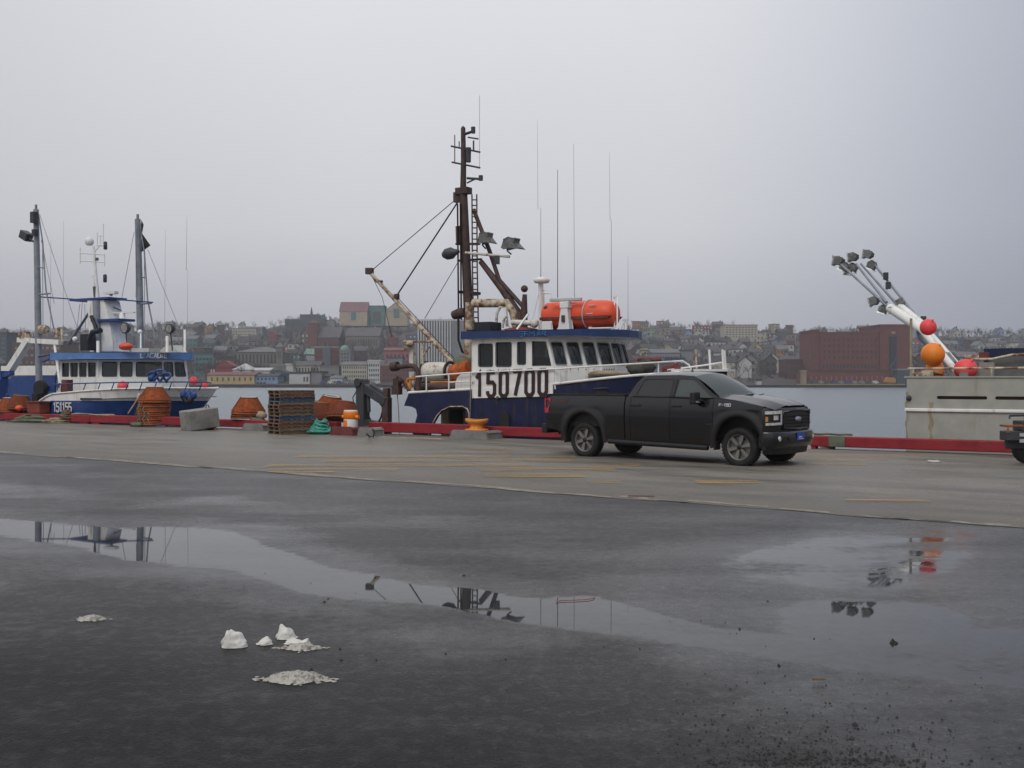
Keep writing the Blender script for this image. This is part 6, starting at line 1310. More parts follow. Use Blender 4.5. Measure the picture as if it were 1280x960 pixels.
for sg in (-1, 1):
    def hp(u_, z, off=.012):
        y = lerp(.615, .955, u_); x = nose(y); e = Vector((nose(y - .01) - nose(y + .01), -.02, 0)); nn = Vector((.02, nose(y - .01) - nose(y + .01), 0)).normalized()
        return (x + nn.x * off, sg * (y + nn.y * off), z - .012 * u_)
    US = [k / 12 for k in range(13)]
    mb = MB(); mb.grid([[hp(u_, lerp(.865, 1.175, r / 4)) for u_ in US] for r in range(5)]); hl = mb.build('headlight', 'trim', tk)
    mb = MB()
    def strip(u0, u1, z0, z1, off=.03):
        uu = [lerp(u0, u1, i / 6) for i in range(7)]; a = [hp(u_, z0, off) for u_ in uu]; b = [hp(u_, z1, off) for u_ in uu]
        mb.grid([a, b], 0, False); mb.grid([b, [hp(u_, z1, .012) for u_ in uu]], 0, False); mb.grid([a, [hp(u_, z0, .012) for u_ in uu]], 0, False)
    strip(.02, .98, 1.10, 1.165); strip(.02, .15, .885, 1.09); strip(.02, .95, .875, .925); strip(.34, .62, .98, 1.07); mb.build('headlight_lens', 'lampglass', hl)
    mb = MB(); strip(.86, .96, .95, 1.05, .02); mb.build('side_reflector', 'amber', hl)
    mb = MB(); mb.lathe([(.0, .02), (.055, .0), (.06, -.02)], (bump_x(.74) + .004, sg * .74, .60), 12, Matrix.Rotation(R(80), 3, 'Y')); mb.build('fog_light', 'lampglass', tk)
def bump(y): return bump_x(y)
yb = [math.copysign(wrapx(abs(u_)), u_) for u_ in np.linspace(-1, 1, 37)]
mb = MB(); mb.grid([[(bump(y) - .10, y, .40) for y in yb], [(bump(y) - .02, y, .46) for y in yb], [(bump(y), y, .55) for y in yb], [(bump(y), y, .70) for y in yb], [(bump(y) - .03, y, .735) for y in yb], [(bump(y) - .14, y, .74) for y in yb]])
for sg in (-1, 1): mb.grid([[(x, sg * .974, z) for x in (4.46, 4.52, 4.58)] for z in (.42, .56, .73)])
mb.build('front_bumper', 'paint', tk)
mb = MB(); mb.grid([[(bump(y) - .12, y * .86, .27) for y in yb], [(bump(y) - .09, y * .9, .42) for y in yb]]); mb.grid([[(bump(y) + .004, y, .50) for y in yb if abs(y) < .5], [(bump(y) + .004, y, .60) for y in yb if abs(y) < .5]]); mb.build('air_dam', 'trim', tk)
mb = MB(); mb.bx((5.005, -.16, .545), (5.02, .16, .70)); pl = mb.build('front_plate', 'plateblue', tk)
mb = MB(); mb.bx((5.021, -.09, .60), (5.026, .04, .625)); mb.bx((5.021, -.11, .565), (5.026, .11, .578)); mb.build('plate_mark', 'offwhite', pl)
mb = MB(); mb.bx((-1.30, -.93, .52), (-1.14, .93, .74)); mb.tube([(-1.36, 0, .5), (-1.1, 0, .5)], .03, 6); mb.build('rear_bumper', 'flare', tk, bevel=.03)
for sg in (-1, 1):
    mb = MB(); pts = [(-1.145, 1.36), (-.985, 1.34), (-1.0, 1.22), (-1.03, 1.02), (-1.145, 1.00)]
    mb.plate(pts, [], lambda x, z, t: (x, sg * (yside(x, z) + .012 - .05 * t), z)); mb.bx((-1.165, sg * .93 - .045, 1.0), (-1.13, sg * .93 + .03, 1.36)); mb.build('tail_light', 'taillight', tk)
    mb = MB(); mb.plate([(-.86, 1.325), (-.45, 1.325), (-.5, 1.25), (-.8, 1.25)], [], lambda x, z, t: (x, sg * (yside(x, z) + .006 - .004 * t), z)); mb.build('bed_decal', 'decal', tk)
# greenhouse
def yg(x, z): k = (z - 1.385) / .48; return (.925 - .20 * k - .03 * k * k) * interp(x, [(1.1, .97), (1.5, 1), (3, 1), (3.6, .95)])
gout = [(1.165, 1.39), (3.52, 1.385), (3.30, 1.50), (3.06, 1.67), (2.86, 1.815), (2.78, 1.868), (2.4, 1.893), (1.60, 1.885), (1.46, 1.85), (1.34, 1.72)]
g1 = [(1.40, 1.445), (2.27, 1.435), (2.27, 1.805), (1.58, 1.80), (1.51, 1.77)]
g2 = [(2.40, 1.43), (3.30, 1.41), (3.27, 1.45), (3.03, 1.63), (2.83, 1.765), (2.74, 1.80), (2.42, 1.81)]
for sg in (-1, 1):
    mb = MB(); mb.plate(gout, [g1, g2], lambda x, z, t: (x, sg * (yg(x, z) - .045 * t), z)); gh = mb.build('cab_pillar', 'paint', tk)
    for gg, m_, nm in ((g1, 'tint', 'rear_side_window'), (g2, 'clear', 'front_side_window')):
        mb = MB(); mb.plate(gg, [], lambda x, z, t: (x, sg * (yg(x, z) - .014 - .008 * t), z)); mb.build(nm, m_, tk)
    mb = MB(); mb.beam((2.335, sg * (yg(2.33, 1.43) + .004), 1.43), (2.335, sg * (yg(2.33, 1.81) + .004), 1.81), .012, .11, 0, (1, 0, 0)); mb.tube([(1.32, sg * (yg(1.3, 1.415) + .01), 1.42), (3.35, sg * (yg(3.3, 1.40) + .01), 1.40)], .014, 5); mb.build('window_trim', 'trim', tk)
rows = []
for i in range(11):
    x = lerp(1.46, 2.80, i / 10); e = interp(x, [(1.46, 1.85), (1.6, 1.885), (2.4, 1.893), (2.78, 1.868), (2.8, 1.855)])
    rows.append([(x + .07 * (1 - abs(t) ** 2) * (i / 10) ** 2, t * (yg(x, e) - .002), e + .075 * (1 - abs(t) ** 2.6)) for t in np.linspace(-1, 1, 15)])
mb = MB(); mb.grid(rows); mb.lathe([(.03, 0), (.02, .06), (.0, .07)], (2.3, 0, 1.965), 8); mb.build('roof', 'paint', tk)
top = rows[-1]; bot = [(3.52 + .22 * (1 - t * t), t * .865, 1.395 + .06 * (1 - abs(t) ** 2.4)) for t in np.linspace(-1, 1, 15)]
mb = MB(); mb.grid([[tuple(Vector(a).lerp(Vector(b), k / 6) + Vector((.02, 0, .03)) * math.sin(math.pi * k / 6)) for a, b in zip(top, bot)] for k in range(7)]); mb.build('windscreen', 'clear', tk)
mb = MB(); mb.grid([rows[0], [(1.19, y * 1.22, 1.42) for x, y, z in rows[0]]]); mb.build('rear_window', 'tint', tk)
mb = MB()
for y0, y1 in ((-.6, -.05), (.05, .62)):
    mb.tube([(3.60 + .2 * (1 - (y0 / .87) ** 2), y0, 1.435), (3.62 + .2 * (1 - (y1 / .87) ** 2), y1, 1.475)], .016, 5)
mb.grid([[(3.46 + .24 * (1 - t * t), t * .88, 1.402 + .06 * (1 - t * t)) for t in np.linspace(-1, 1, 9)], [(3.56 + .24 * (1 - t * t), t * .88, 1.408 + .06 * (1 - t * t)) for t in np.linspace(-1, 1, 9)]]); mb.build('wiper', 'trim', tk)
mb = MB()
for x in (1.5, 2.55):
    for y in (-.42, .42): mb.box((x, y, 1.2), (.16, .5, .7)); mb.box((x - .02, y, 1.63), (.09, .26, .17)); mb.box((x + .3, y, 1.0), (.5, .5, .15))
mb.tube([(3.0 + .1 * math.cos(a) * .4, .42 + .18 * math.sin(a), 1.36 + .18 * math.cos(a)) for a in [k * math.pi / 8 for k in range(16)]], .015, 5, closed=True); mb.bx((3.1, -.86, 1.18), (3.5, .86, 1.36)); mb.build('seats', 'seat', tk, bevel=.03)
for sg in (-1, 1):
    mb = MB(); mb.box((3.05, sg * 1.13, 1.40), (.13, .25, .26)); mb.box((3.10, sg * 1.02, 1.345), (.09, .22, .06)); mm = mb.build('wing_mirror', 'trim', tk, bevel=.035)
    mb = MB(); mb.box((3.118, sg * 1.13, 1.325), (.03, .14, .035)); mb.build('mirror_lamp', 'chrome', mm)
    for x, pr in ((1.45, rd[sg]), (2.50, fd[sg])):
        mb = MB(); mb.box((x, sg * (yside(x, 1.22) + .012), 1.22), (.24, .035, .04)); mb.build('door_handle', 'trim', pr, bevel=.01)
    mb = MB(); mb.tube([(.72, sg * .99, .40), (3.28, sg * .99, .36)], .055, 8); mb.box((2.0, sg * .93, .39), (2.4, .12, .03)); mb.build('running_board', 'trim', tk)
    mb = MB(); xf = 3.62
    text(mb, 'F-150', 3.54, 1.24, .27, .052, .013, lambda x, y, t: (x, sg * (yside(x, y) + .012 - .01 * t), y), gap=.1); mb.build('fender_badge', 'chrome', tk)
    mb = MB(); mb.plate([(3.18, .835), (3.40, .85), (3.38, .87), (3.2, .862)], [], lambda x, z, t: (x, sg * (yside(x, z) + .004 - .003 * t), z)); mb.build('door_mark', 'flare', fd[sg])
    for xc in (0, 3.98):
        mb = MB(); rr = []
        for r_, oy in ((.535, -.05), (.55, .028), (.60, .036), (.655, .012)):
            rr.append([(xc + r_ * math.cos(a), sg * (yside(xc + r_ * math.cos(a), .43 + r_ * math.sin(a) * 1.10) + oy * .6), .43 + r_ * math.sin(a) * 1.12) for a in [R(-6 + 192 * k / 26) for k in range(27)]])
        mb.grid(rr); mb.build('wheel_arch_flare', 'flare', tk)
        mb = MB(); mb.box((xc - .56, sg * .86, .44), (.02, .24, .24)); mb.build('mud_flap', 'black', tk)
# wheels: tyre > rim, hub
def wheel(x, sg):
    ry = Matrix.Rotation(R(90) * sg * -1, 3, 'X'); c = (x, sg * .83, .40)
    mb = MB(); mb.lathe([(.26, -.13), (.33, -.14), (.375, -.135), (.398, -.10), (.402, -.05), (.402, .05), (.398, .10), (.375, .135), (.33, .14), (.27, .13), (.26, .09), (.26, -.13)], c, 36, ry)
    for k in range(40):
        a = 2 * math.pi * k / 40; 
        for s2 in (-1, 1):
            p0 = ry @ Vector((.404 * math.cos(a), .404 * math.sin(a), s2 * .03)); p1 = ry @ Vector((.402 * math.cos(a + .06), .402 * math.sin(a + .06), s2 * .115)); C_ = Vector(c)
            mb.beam(C_ + p0, C_ + p1, .03, .012, 0, tuple((p0).normalized()))
    ty = mb.build('wheel', 'tyre', tk)
    mb = MB(); mb.lathe([(.235, .02), (.25, .10), (.268, .125), (.272, .11), (.262, .09), (.262, -.1)], c, 32, ry)
    for k in range(6):
        a = 2 * math.pi * k / 6 + .26; C_ = Vector(c)
        def pp(r_, da, zz): return C_ + ry @ Vector((r_ * math.cos(a + da), r_ * math.sin(a + da), zz))
        vs = [pp(.05, -.55, .10), pp(.05, .55, .10), pp(.255, .16, .105), pp(.255, -.16, .105), pp(.05, -.5, .05), pp(.05, .5, .05), pp(.255, .18, .06), pp(.255, -.18, .06)]
        mb.add(vs, [(0, 1, 2, 3), (0, 4, 5, 1), (1, 5, 6, 2), (3, 2, 6, 7), (0, 3, 7, 4)])
    mb.build('rim', 'rim', ty)
    mb = MB(); mb.lathe([(.0, .12), (.05, .115), (.06, .09)], c, 14, ry); mb.lathe([(.0, .0), (.25, -.02)], c, 24, ry); mb.build('hub', 'trim', ty)
for x in (0, 3.98):
    for sg in (-1, 1): wheel(x, sg)

# short front overhang: draw in everything ahead of the front wheels
for o in tk.children_recursive:
    if o.name.startswith('wheel.') or o.name in ('wheel',): continue
    for v_ in o.data.vertices:
        xx = v_.co.x + 2
        if xx > 4.38: v_.co.x = 4.38 + (xx - 4.38) * .80 - 2
# ------------------------------------------------------------------ things on the quay
# stack of pallets: each pallet a thing of boards and stringers
pc = Vector((-7.22, 34.0, 0)); pa = R(35)
PALW = ['wood', 'woodgrey', 'woodred', 'wood', 'woodblue', 'woodgrey', 'wood', 'wood', 'woodgrey', 'woodblue', 'woodred', 'wood']
plabs = ['brown pallet lying on the ground, lowest of the stack', 'grey brown pallet second from the bottom of the stack', 'reddish pallet third from the bottom of the stack', 'brown pallet directly under the lower blue pallet of the stack', 'blue painted pallet in the lower middle of the stack', 'grey pallet resting directly on the lower blue pallet', 'brown pallet sixth from the top of the stack', 'dark brown pallet fifth from the top of the stack', 'grey pallet directly under the upper blue pallet', 'blue painted pallet near the top of the stack', 'reddish pallet just below the topmost pallet', 'brown pallet lying topmost on the stack']
rnd = random.Random(11)
bm_cache = {}
def shared(nm, size, m_):
    k = (nm, size, m_)
    if k not in bm_cache:
        mb = MB(); mb.box((0, 0, 0), size); o = mb.build(nm, m_); bm_cache[k] = o.data; bpy.data.objects.remove(o)
    return bm_cache[k]
def piece(nm, size, m_, parent, loc, rz=0.0):
    o = bpy.data.objects.new(nm, shared(nm, size, m_)); COL.objects.link(o); o.parent = parent; o.location = loc; o.rotation_euler = (0, 0, rz); return o
z = .02
for i in range(12):
    fr = Frame(pc.x + rnd.uniform(-.03, .03), pc.y + rnd.uniform(-.03, .03), pa + rnd.uniform(-.035, .035))
    t = thing('pallet', plabs[i], 'pallet', fr, (0, 0, z), 'wooden pallets in the stack')
    m_ = PALW[i]; m2 = 'wood' if rnd.random() < .5 else 'woodgrey'
    for y in (-.44, 0, .44): piece('stringer', (1.2, .07, .085), m_, t, (0, y, .055))
    for k in range(7): piece('deck_board', (.115, 1.0, .018), m_ if rnd.random() < .7 else m2, t, (-.54 + k * .18 + rnd.uniform(-.008, .008), 0, .107), rnd.uniform(-.012, .012))
    for k in range(4): piece('base_board', (.115, 1.0, .014), m_ if rnd.random() < .7 else m2, t, (-.54 + k * .36, 0, .005), rnd.uniform(-.01, .01))
    z += .1185
# crab pots: net cone on rusty rings
def pot_proto(m_, name, label):
    t = thing(name, label, 'crab pot', WORLD, (0, 0, 0), 'conical crab pots')
    R0, R1, h = .60, .30, .58
    mb = MB(); prof = [(R0, .0), (R0, .10), (lerp(R0, R1, .5), .34), (R1, h)]
    mb.lathe([(r * .985, z_) for r, z_ in prof], (0, 0, 0), 28); mb.build('netting', m_, t)
    mb = MB()
    for r, z_, w_ in ((R0, .015, .022), (R0, .10, .016), (R1, h, .022)): mb.tube([(r * math.cos(a), r * math.sin(a), z_) for a in [2 * math.pi * k / 28 for k in range(28)]], w_, 6, closed=True)
    for k in range(8): a = 2 * math.pi * k / 8; mb.tube([(R0 * math.cos(a), R0 * math.sin(a), .015), (R0 * math.cos(a), R0 * math.sin(a), .10), (R1 * math.cos(a), R1 * math.sin(a), h)], .012, 5)
    mb.build('frame', 'potframe', t)
    mb = MB()
    for s in (-1, 1):
        for k in range(26):
            a0 = 2 * math.pi * k / 26; pts = []
            for j in range(5): u_ = j / 4; r = lerp(R0, R1, u_) + .006; a = a0 + s * u_ * .9; pts.append((r * math.cos(a), r * math.sin(a), lerp(.10, h, u_)))
            mb.tube(pts, .006, 3, caps=False)
    mb.build('net_twine', 'potframe', t, None, 'stuff')
    mb = MB(); mb.lathe([(R1 * .95, h), (R1 * .80, h + .03), (R1 * .7, h - .12)], (0, 0, 0), 18); mb.build('entry_collar', 'curtain' if m_ == 'potred' else 'netgreen', t); return t
protoA = pot_proto('potred', 'crab_pot', ''); protoB = pot_proto('potdark', 'crab_pot', '')
usedA = usedB = False
def place_pot(kind, loc, lab, tilt=(0, 0, 0), s=1.0):
    global usedA, usedB
    if kind == 'A': o = protoA if not usedA else copy_tree(protoA); usedA = True
    else: o = protoB if not usedB else copy_tree(protoB); usedB = True
    o.location = loc; o.rotation_euler = tilt; o.scale = (s, s, s); o['label'] = lab; return o
base = gnd(192.5, 534); d_ = base.y + .55; bx_ = (192.5 - 640) / FPX * d_
nm = ['lowest', 'second from bottom', 'third from bottom', 'fourth from bottom', 'second from top', 'topmost']
for i in range(6):
    place_pot('A', (bx_ + random.uniform(-.03, .03), d_ + random.uniform(-.03, .03), .08 + i * .165), 'orange conical crab pot, %s of the tall stack beside the grey concrete block' % nm[i], (random.uniform(-.03, .03), random.uniform(-.03, .03), i * .7), 1.0)
mb = MB(); p = Vector((bx_, d_, 0)); mb.bx((p.x - .72, p.y - .55, .006), (p.x + .62, p.y + .6, .075)); single(mb, 'timber_skid', 'woodblue', 'flat bluish timber skid under the tall stack of orange crab pots', 'timber', WORLD, (p.x, p.y, 0))
rp = thing('rope_tangle', 'tangle of dark green and white rope hanging on the tall crab pot stack', 'rope', WORLD, (bx_ - .4, d_ - .5, 0))
for j in range(6):
    mb = MB(); x = bx_ - .45 + j * .09 + random.uniform(-.02, .02); y = d_ - .58; pts = [(x + .05 * math.sin(k * 1.9 + j), y - .03 + .02 * math.cos(k * 2.3), lerp(.75 + .2 * math.sin(j), .08, k / 6)) for k in range(7)]
    mb.tube(pts, .014, 5); mb.build('rope_strand', 'tan' if j % 2 else 'netgreen', rp)
mb = MB(); mb.ball((bx_ - .45, d_ - .62, .10), .16, 10, 6, (1.5, .8, .6), 0, .5, 3); mb.build('rope_heap', 'netgreen', rp)
c = q(310, 513, .55)
for i, (dz, l_) in enumerate(((.40, 'lower dark red crab pot standing on the kerb left of the pallets'), (.56, 'upper dark red crab pot nested in the one on the kerb left of the pallets'))):
    w_ = QUAY.w((c.x + .02 * i, .55, dz)); place_pot('B' if i == 0 else 'A', tuple(w_), l_, (.03 * i, -.02, .4 + i))
for i, (px, b, dz, til, k, l_) in enumerate(((404, .75, .42, (.12, .05, .3), 'B', 'dark red crab pot lying behind the stack of pallets'), (430, .8, .42, (-.05, .22, 1.0), 'B', 'dark red crab pot tilted to the right behind the orange topped bollard'), (412, 1.0, .62, (.1, -.15, 2.0), 'A', 'orange crab pot nested on the dark red pots behind the pallets'))):
    c = q(px, 520, b); w_ = QUAY.w((c.x, b, dz)); place_pot(k, tuple(w_), l_, til, 1.02)
for i, (px, b, dz, k, l_) in enumerate(((12, .55, .40, 'A', 'orange crab pot standing on the kerb at the far left edge'), (24, .75, .52, 'B', 'dark red crab pot leaning behind the far left orange one'))):
    c = q(px, 505, b); w_ = QUAY.w((c.x, b, dz)); place_pot(k, tuple(w_), l_, (.1 * i, .08, i), 1.0)
tub = thing('fish_tub', 'dark red fish tub standing on the kerb below the left mast', 'tub', QUAY, (q(48, 508, .5).x, .5, .38))
mb = MB(); c = q(48, 509, .5); mb.bx((c.x - .42, .25, .38), (c.x + .42, .75, .82)); mb.build('tub_body', 'potdark', tub, bevel=.03)
mb = MB(); mb.bx((c.x - .46, .21, .82), (c.x + .46, .79, .88)); mb.build('tub_rim', 'redb', tub, bevel=.01)
mb = MB(); mb.tube([q(38.5, 517, .6), q(38.5, 504, .6)], .06, 6); single(mb, 'wooden_post', 'woodgrey', 'short pale wooden post left of the red fish tub', 'post', QUAY, tuple(q(38.5, 517, .6)))
fl = q(24, 510, .2); mb = MB(); mb.ball(fl, .17, 10, 7, (1, 1, .7), 0, .2, 3); single(mb, 'orange_float', 'orange', 'small bright orange float in front of the left crab pots', 'float', QUAY, (fl.x, .2, .38))
# concrete block tipped on a timber
cb = thing('concrete_block', 'big grey concrete block tipped up on one end beside the orange crab pots', 'concrete block', WORLD, (-11.4, 36.6, 0))
A0 = gnd(238, 539.5); Bq = gnd(271.5, 536.5); dirx = (Vector((Bq.x, Bq.y, 0)) - Vector((A0.x, A0.y, 0)))
ux = Vector((math.cos(R(38)), math.sin(R(38)), 0)); uy = Vector((-ux.y, ux.x, 0)); tip = R(7)
ex = Vector((ux.x * math.cos(tip), ux.y * math.cos(tip), math.sin(tip))); ez = Vector((-ux.x * math.sin(tip), -ux.y * math.sin(tip), math.cos(tip)))
def cbp(x, y, z_): return tuple(Vector((A0.x, A0.y, .01)) + ex * x + uy * y + ez * z_)
mb = MB(); Lx, Ly, Lz = 1.08, .90, .68
mb.add([cbp(x, y, z_) for x in (0, Lx) for y in (0, Ly) for z_ in (0, Lz)], [(0, 1, 3, 2), (4, 6, 7, 5), (0, 4, 5, 1), (2, 3, 7, 6), (0, 2, 6, 4), (1, 5, 7, 3)]); mb.build('block', 'concrete', cb, bevel=.03)
mb = MB(); mb.tube([cbp(Lx * .75, Ly * .5, Lz), cbp(Lx * .78, Ly * .5, Lz + .1), cbp(Lx * .84, Ly * .5, Lz + .1), cbp(Lx * .87, Ly * .5, Lz)], .02, 6); mb.build('lifting_eye', 'rustdark', cb)
p = Vector((A0.x, A0.y, 0)) + ux * .92 + uy * .45; mb = MB(); mb.box((p.x, p.y, .055), (.12, .95, .09), R(38)); single(mb, 'timber_skid', 'wood', 'small dark timber propping up the right end of the grey concrete block', 'timber', WORLD, (p.x, p.y, 0))
# bollards
def slab(px0, px1, pyb, ht, dep, lab, m_='concdark', name='concrete_footing'):
    a_, b_ = gnd(px0, pyb), gnd(px1, pyb); mid = (a_ + b_) / 2; fr = Frame(mid.x + .5 * dep * math.sin(-QA), mid.y + .5 * dep * math.cos(QA), QA); L = (b_ - a_).length * .98
    t = thing(name, lab, 'concrete base', fr, (0, 0, 0)); mb = MB()
    mb.plate([(-L / 2, 0), (L / 2, 0), (L / 2 - .03, ht * .85), (L / 2 - .1, ht), (-L / 2 + .1, ht), (-L / 2 + .03, ht * .85)], [], lambda x, z_, k: (x, -dep / 2 + dep * k, .012 + z_)); mb.build('block', m_, t, bevel=.03); return fr, ht + .012
fr, zt2 = slab(557, 615, 549.5, .24, .95, 'low weathered concrete base under the yellow bollard, right of centre')
yb_ = thing('bollard', 'weathered yellow orange mooring bollard on the low concrete base before the trawler', 'bollard', fr, (-.02, 0, zt2))
mb = MB(); mb.lathe([(.36, 0), (.37, .035), (.33, .05)], (-.02, 0, zt2), 20); mb.build('base_flange', 'orangeb', yb_)
mb = MB(); mb.lathe([(.25, .05), (.21, .10), (.20, .17), (.24, .22)], (-.02, 0, zt2), 20); mb.build('neck', 'yellowb', yb_)
mb = MB()
vs = []
for z_, sx, sy, lip in ((.20, .26, .22, 0), (.245, .37, .26, .03), (.30, .40, .27, .05), (.335, .36, .22, .03), (.33, .2, .12, 0)):
    vs.append([(-.02 + sx * math.cos(a), sy * math.sin(a), zt2 + z_ + lip * abs(math.cos(a)) ** 3) for a in [2 * math.pi * k / 24 for k in range(25)]])
mb.grid(vs); mb.build('cap', 'yellowb', yb_)
fr, zt2 = slab(409, 446, 545, .26, .85, 'small dull red painted concrete base under the orange and white bollard', 'redb')
ob = thing('bollard', 'orange and white painted mooring bollard with side lugs, right of the pallets', 'bollard', fr, (0, 0, zt2))
mb = MB(); mb.lathe([(.23, 0), (.23, .22), (.21, .25)], (0, 0, zt2), 20); mb.build('post', 'offwhite', ob)
mb = MB(); mb.lathe([(.21, .25), (.23, .27), (.24, .44), (.22, .50), (.17, .52), (0, .525)], (0, 0, zt2), 20); mb.build('head', 'orangeb', ob)
mb = MB(); mb.tube([(-.33, 0, zt2 + .32), (.33, 0, zt2 + .32)], .06, 10); mb.build('lug_bar', 'orangeb', ob)
mb = MB(); mb.lathe([(.225, .50), (.21, .535), (0, .54)], (0, 0, zt2), 20); mb.build('cap', 'offwhite', ob)
mb = MB(); mb.grid([[(.234 * math.cos(a), .234 * math.sin(a), zt2 + z_) for a in [R(200 + 8 * k) for k in range(11)]] for z_ in (.01, .22)]); mb.build('painted_patch', 'orangeb', ob)
slab(298, 335, 539.5, .24, .7, 'grey concrete block lying low at the kerb left of the pallets', name='kerb_block'); slab(444, 470, 546, .25, .5, 'grey concrete block in the kerb gap below the folded crane arm', name='kerb_block')
bt_ = thing('rope_bundle', 'brown rope and net bundle lying on the low block left of the pallets', 'rope', QUAY, (q(324, 527, .3).x, .3, .25)); mb = MB(); c = q(322, 526, .35); mb.ball(c, .25, 10, 7, (1.3, .9, .55), 0, .4, 2); mb.build('net_heap', 'netgreen', bt_); mb = MB(); c = q(327, 519, .4); mb.ball(c, .17, 10, 7, (1.2, .9, .8), 0, .4, 6); mb.build('rope_heap', 'tan', bt_)
# heaps of rope
def ropeheap(name, lab, c, rx, ry, h_, m_, n, r_, seed, frame=WORLD):
    t = thing(name, lab, 'rope', frame, c); rr = random.Random(seed); c = Vector(c)
    mb = MB(); mb.ball(c + Vector((0, 0, h_ * .25)), 1, 14, 8, (rx * .8, ry * .8, h_ * .6), 0, .25, seed); mb.build('heap_core', m_, t)
    for i in range(n):
        a0 = rr.uniform(0, 6.28); k = rr.uniform(.35, 1); pts = []; ph = rr.uniform(0, 6.28)
        for j in range(13):
            a = a0 + j * .5; rad = k * (1 + .15 * math.sin(a * 3 + ph)); zz = h_ * max(.04, (1 - (k * .97) ** 2)) * (1 + .2 * math.sin(a * 2 + ph))
            pts.append(c + Vector((rx * rad * math.cos(a), ry * rad * math.sin(a), .03 + zz)))
        mb = MB(); mb.tube(pts, r_, 5); mb.build('rope_coil', m_, t)
    return t
c = gnd(398, 544); ropeheap('rope_pile', 'teal green rope coiled in a pile at the foot of the pallets', (c.x, c.y + .35, .01), .38, .36, .44, 'green', 16, .032, 5)
c = gnd(37, 529); ropeheap('net_pile', 'low heap of green brown netting on the ground at the far left', (c.x, c.y + .4, .01), 1.1, .4, .28, 'netgreen', 9, .03, 9)
c = gnd(70, 530); ropeheap('net_pile', 'flat tan rope and net spread left of the kerb joint', (c.x, c.y + .35, .01), .8, .35, .2, 'tan', 9, .025, 14)
c = q(88, 521, .3); ropeheap('rope_bundle', 'brown coil of rope hung over the kerb joint by the left boat', (c.x, .1, .15), .35, .25, .36, 'wood', 12, .03, 21, QUAY)
t = thing('mooring_rope', 'pale mooring ropes lying along the kerb below the left boat', 'rope', QUAY, (q(115, 521, .2).x, .2, .38))
for j in range(3):
    mb = MB(); mb.tube([(q(92 + k * 9, 520, .2).x, .12 + .1 * j + .05 * math.sin(k * 1.3 + j), .40 + .015 * math.sin(k + j) + (-.15 if k == 6 else 0)) for k in range(7)], .026, 5); mb.build('rope_strand', 'tan', t)
t = thing('mooring_rope', 'thin tan rope trailing along the ground before the kerb, left of the yellow bollard', 'rope', WORLD, tuple(gnd(505, 547)))
mb = MB(); mb.tube([gnd(470, 541, .02), gnd(474, 545, .02), gnd(490, 547.5, .02), gnd(510, 547.5, .02), gnd(530, 548, .02), gnd(552, 549, .02)], .022, 5); mb.build('rope_strand', 'tan', t)
mb = MB(); mb.tube([gnd(458, 542, .3), gnd(462, 545.5, .02), gnd(466, 546.5, .02), gnd(468, 540, .2), gnd(466, 536, .4)], .022, 5); mb.build('rope_strand', 'netgreen', t)
t = thing('mooring_rope', 'dark green rope lying along the top of the kerb right of the pickup', 'rope', QUAY, (q(1030, 545, .2).x, .2, .38))
mb = MB(); mb.tube([(q(1010 + k * 8, 545, .2).x, .2 + .06 * math.sin(k * 1.7), .40 + .012 * math.cos(k * 2)) for k in range(8)], .03, 5); mb.build('rope_strand', 'netgreen', t)
pk = q(1046, 553, .05); mb = MB(); mb.bx((pk.x - .2, .035, .1), (pk.x + .2, .058, .36)); o = mb.build('timber_patch', 'netgreen', kerb)
# folded hydraulic crane arm beyond the kerb
ca_ = thing('crane_arm', 'black folded hydraulic crane arm standing behind the kerb left of the trawler', 'crane', QUAY, (q(455, 532, 1.0).x, 1.0, -1.0))
def CQ(px, py, b=1.0): return q(px, py, b)
mb = MB(); mb.beam(CQ(453.5, 560), CQ(453.5, 478), .34, .36); mb.build('post', 'steel', ca_, bevel=.03)
mb = MB(); mb.beam(CQ(449, 480), CQ(484, 502.5), .30, .32); mb.beam(CQ(463, 482), CQ(484, 495), .14, .16); mb.build('boom', 'steel', ca_, bevel=.03)
mb = MB(); mb.beam(CQ(483.5, 560), CQ(483.5, 485), .2, .2); mb.beam(CQ(483.5, 560), CQ(483.5, 497), .26, .25); mb.build('outer_post', 'rustdark', ca_, bevel=.02)
mb = MB(); mb.tube([CQ(460, 490), CQ(461, 515)], .07, 6); mb.lathe([(.14, -.25), (.14, .25)], CQ(452, 478), 10, Matrix.Rotation(R(90), 3, 'X')); mb.beam(CQ(456, 528), CQ(475, 531), .3, .22); mb.build('cylinder', 'steel', ca_)
mb = MB(); mb.tube([CQ(474, 503), CQ(479, 510), CQ(476, 522), CQ(471, 531)], .03, 5); mb.tube([CQ(446, 488), CQ(441, 497), CQ(443, 510)], .018, 5); mb.tube([CQ(480, 506), CQ(474, 530)], .02, 5); mb.tube([CQ(461, 520), CQ(466, 530), CQ(472, 535)], .025, 5); mb.build('hose', 'black', ca_, None, 'stuff')
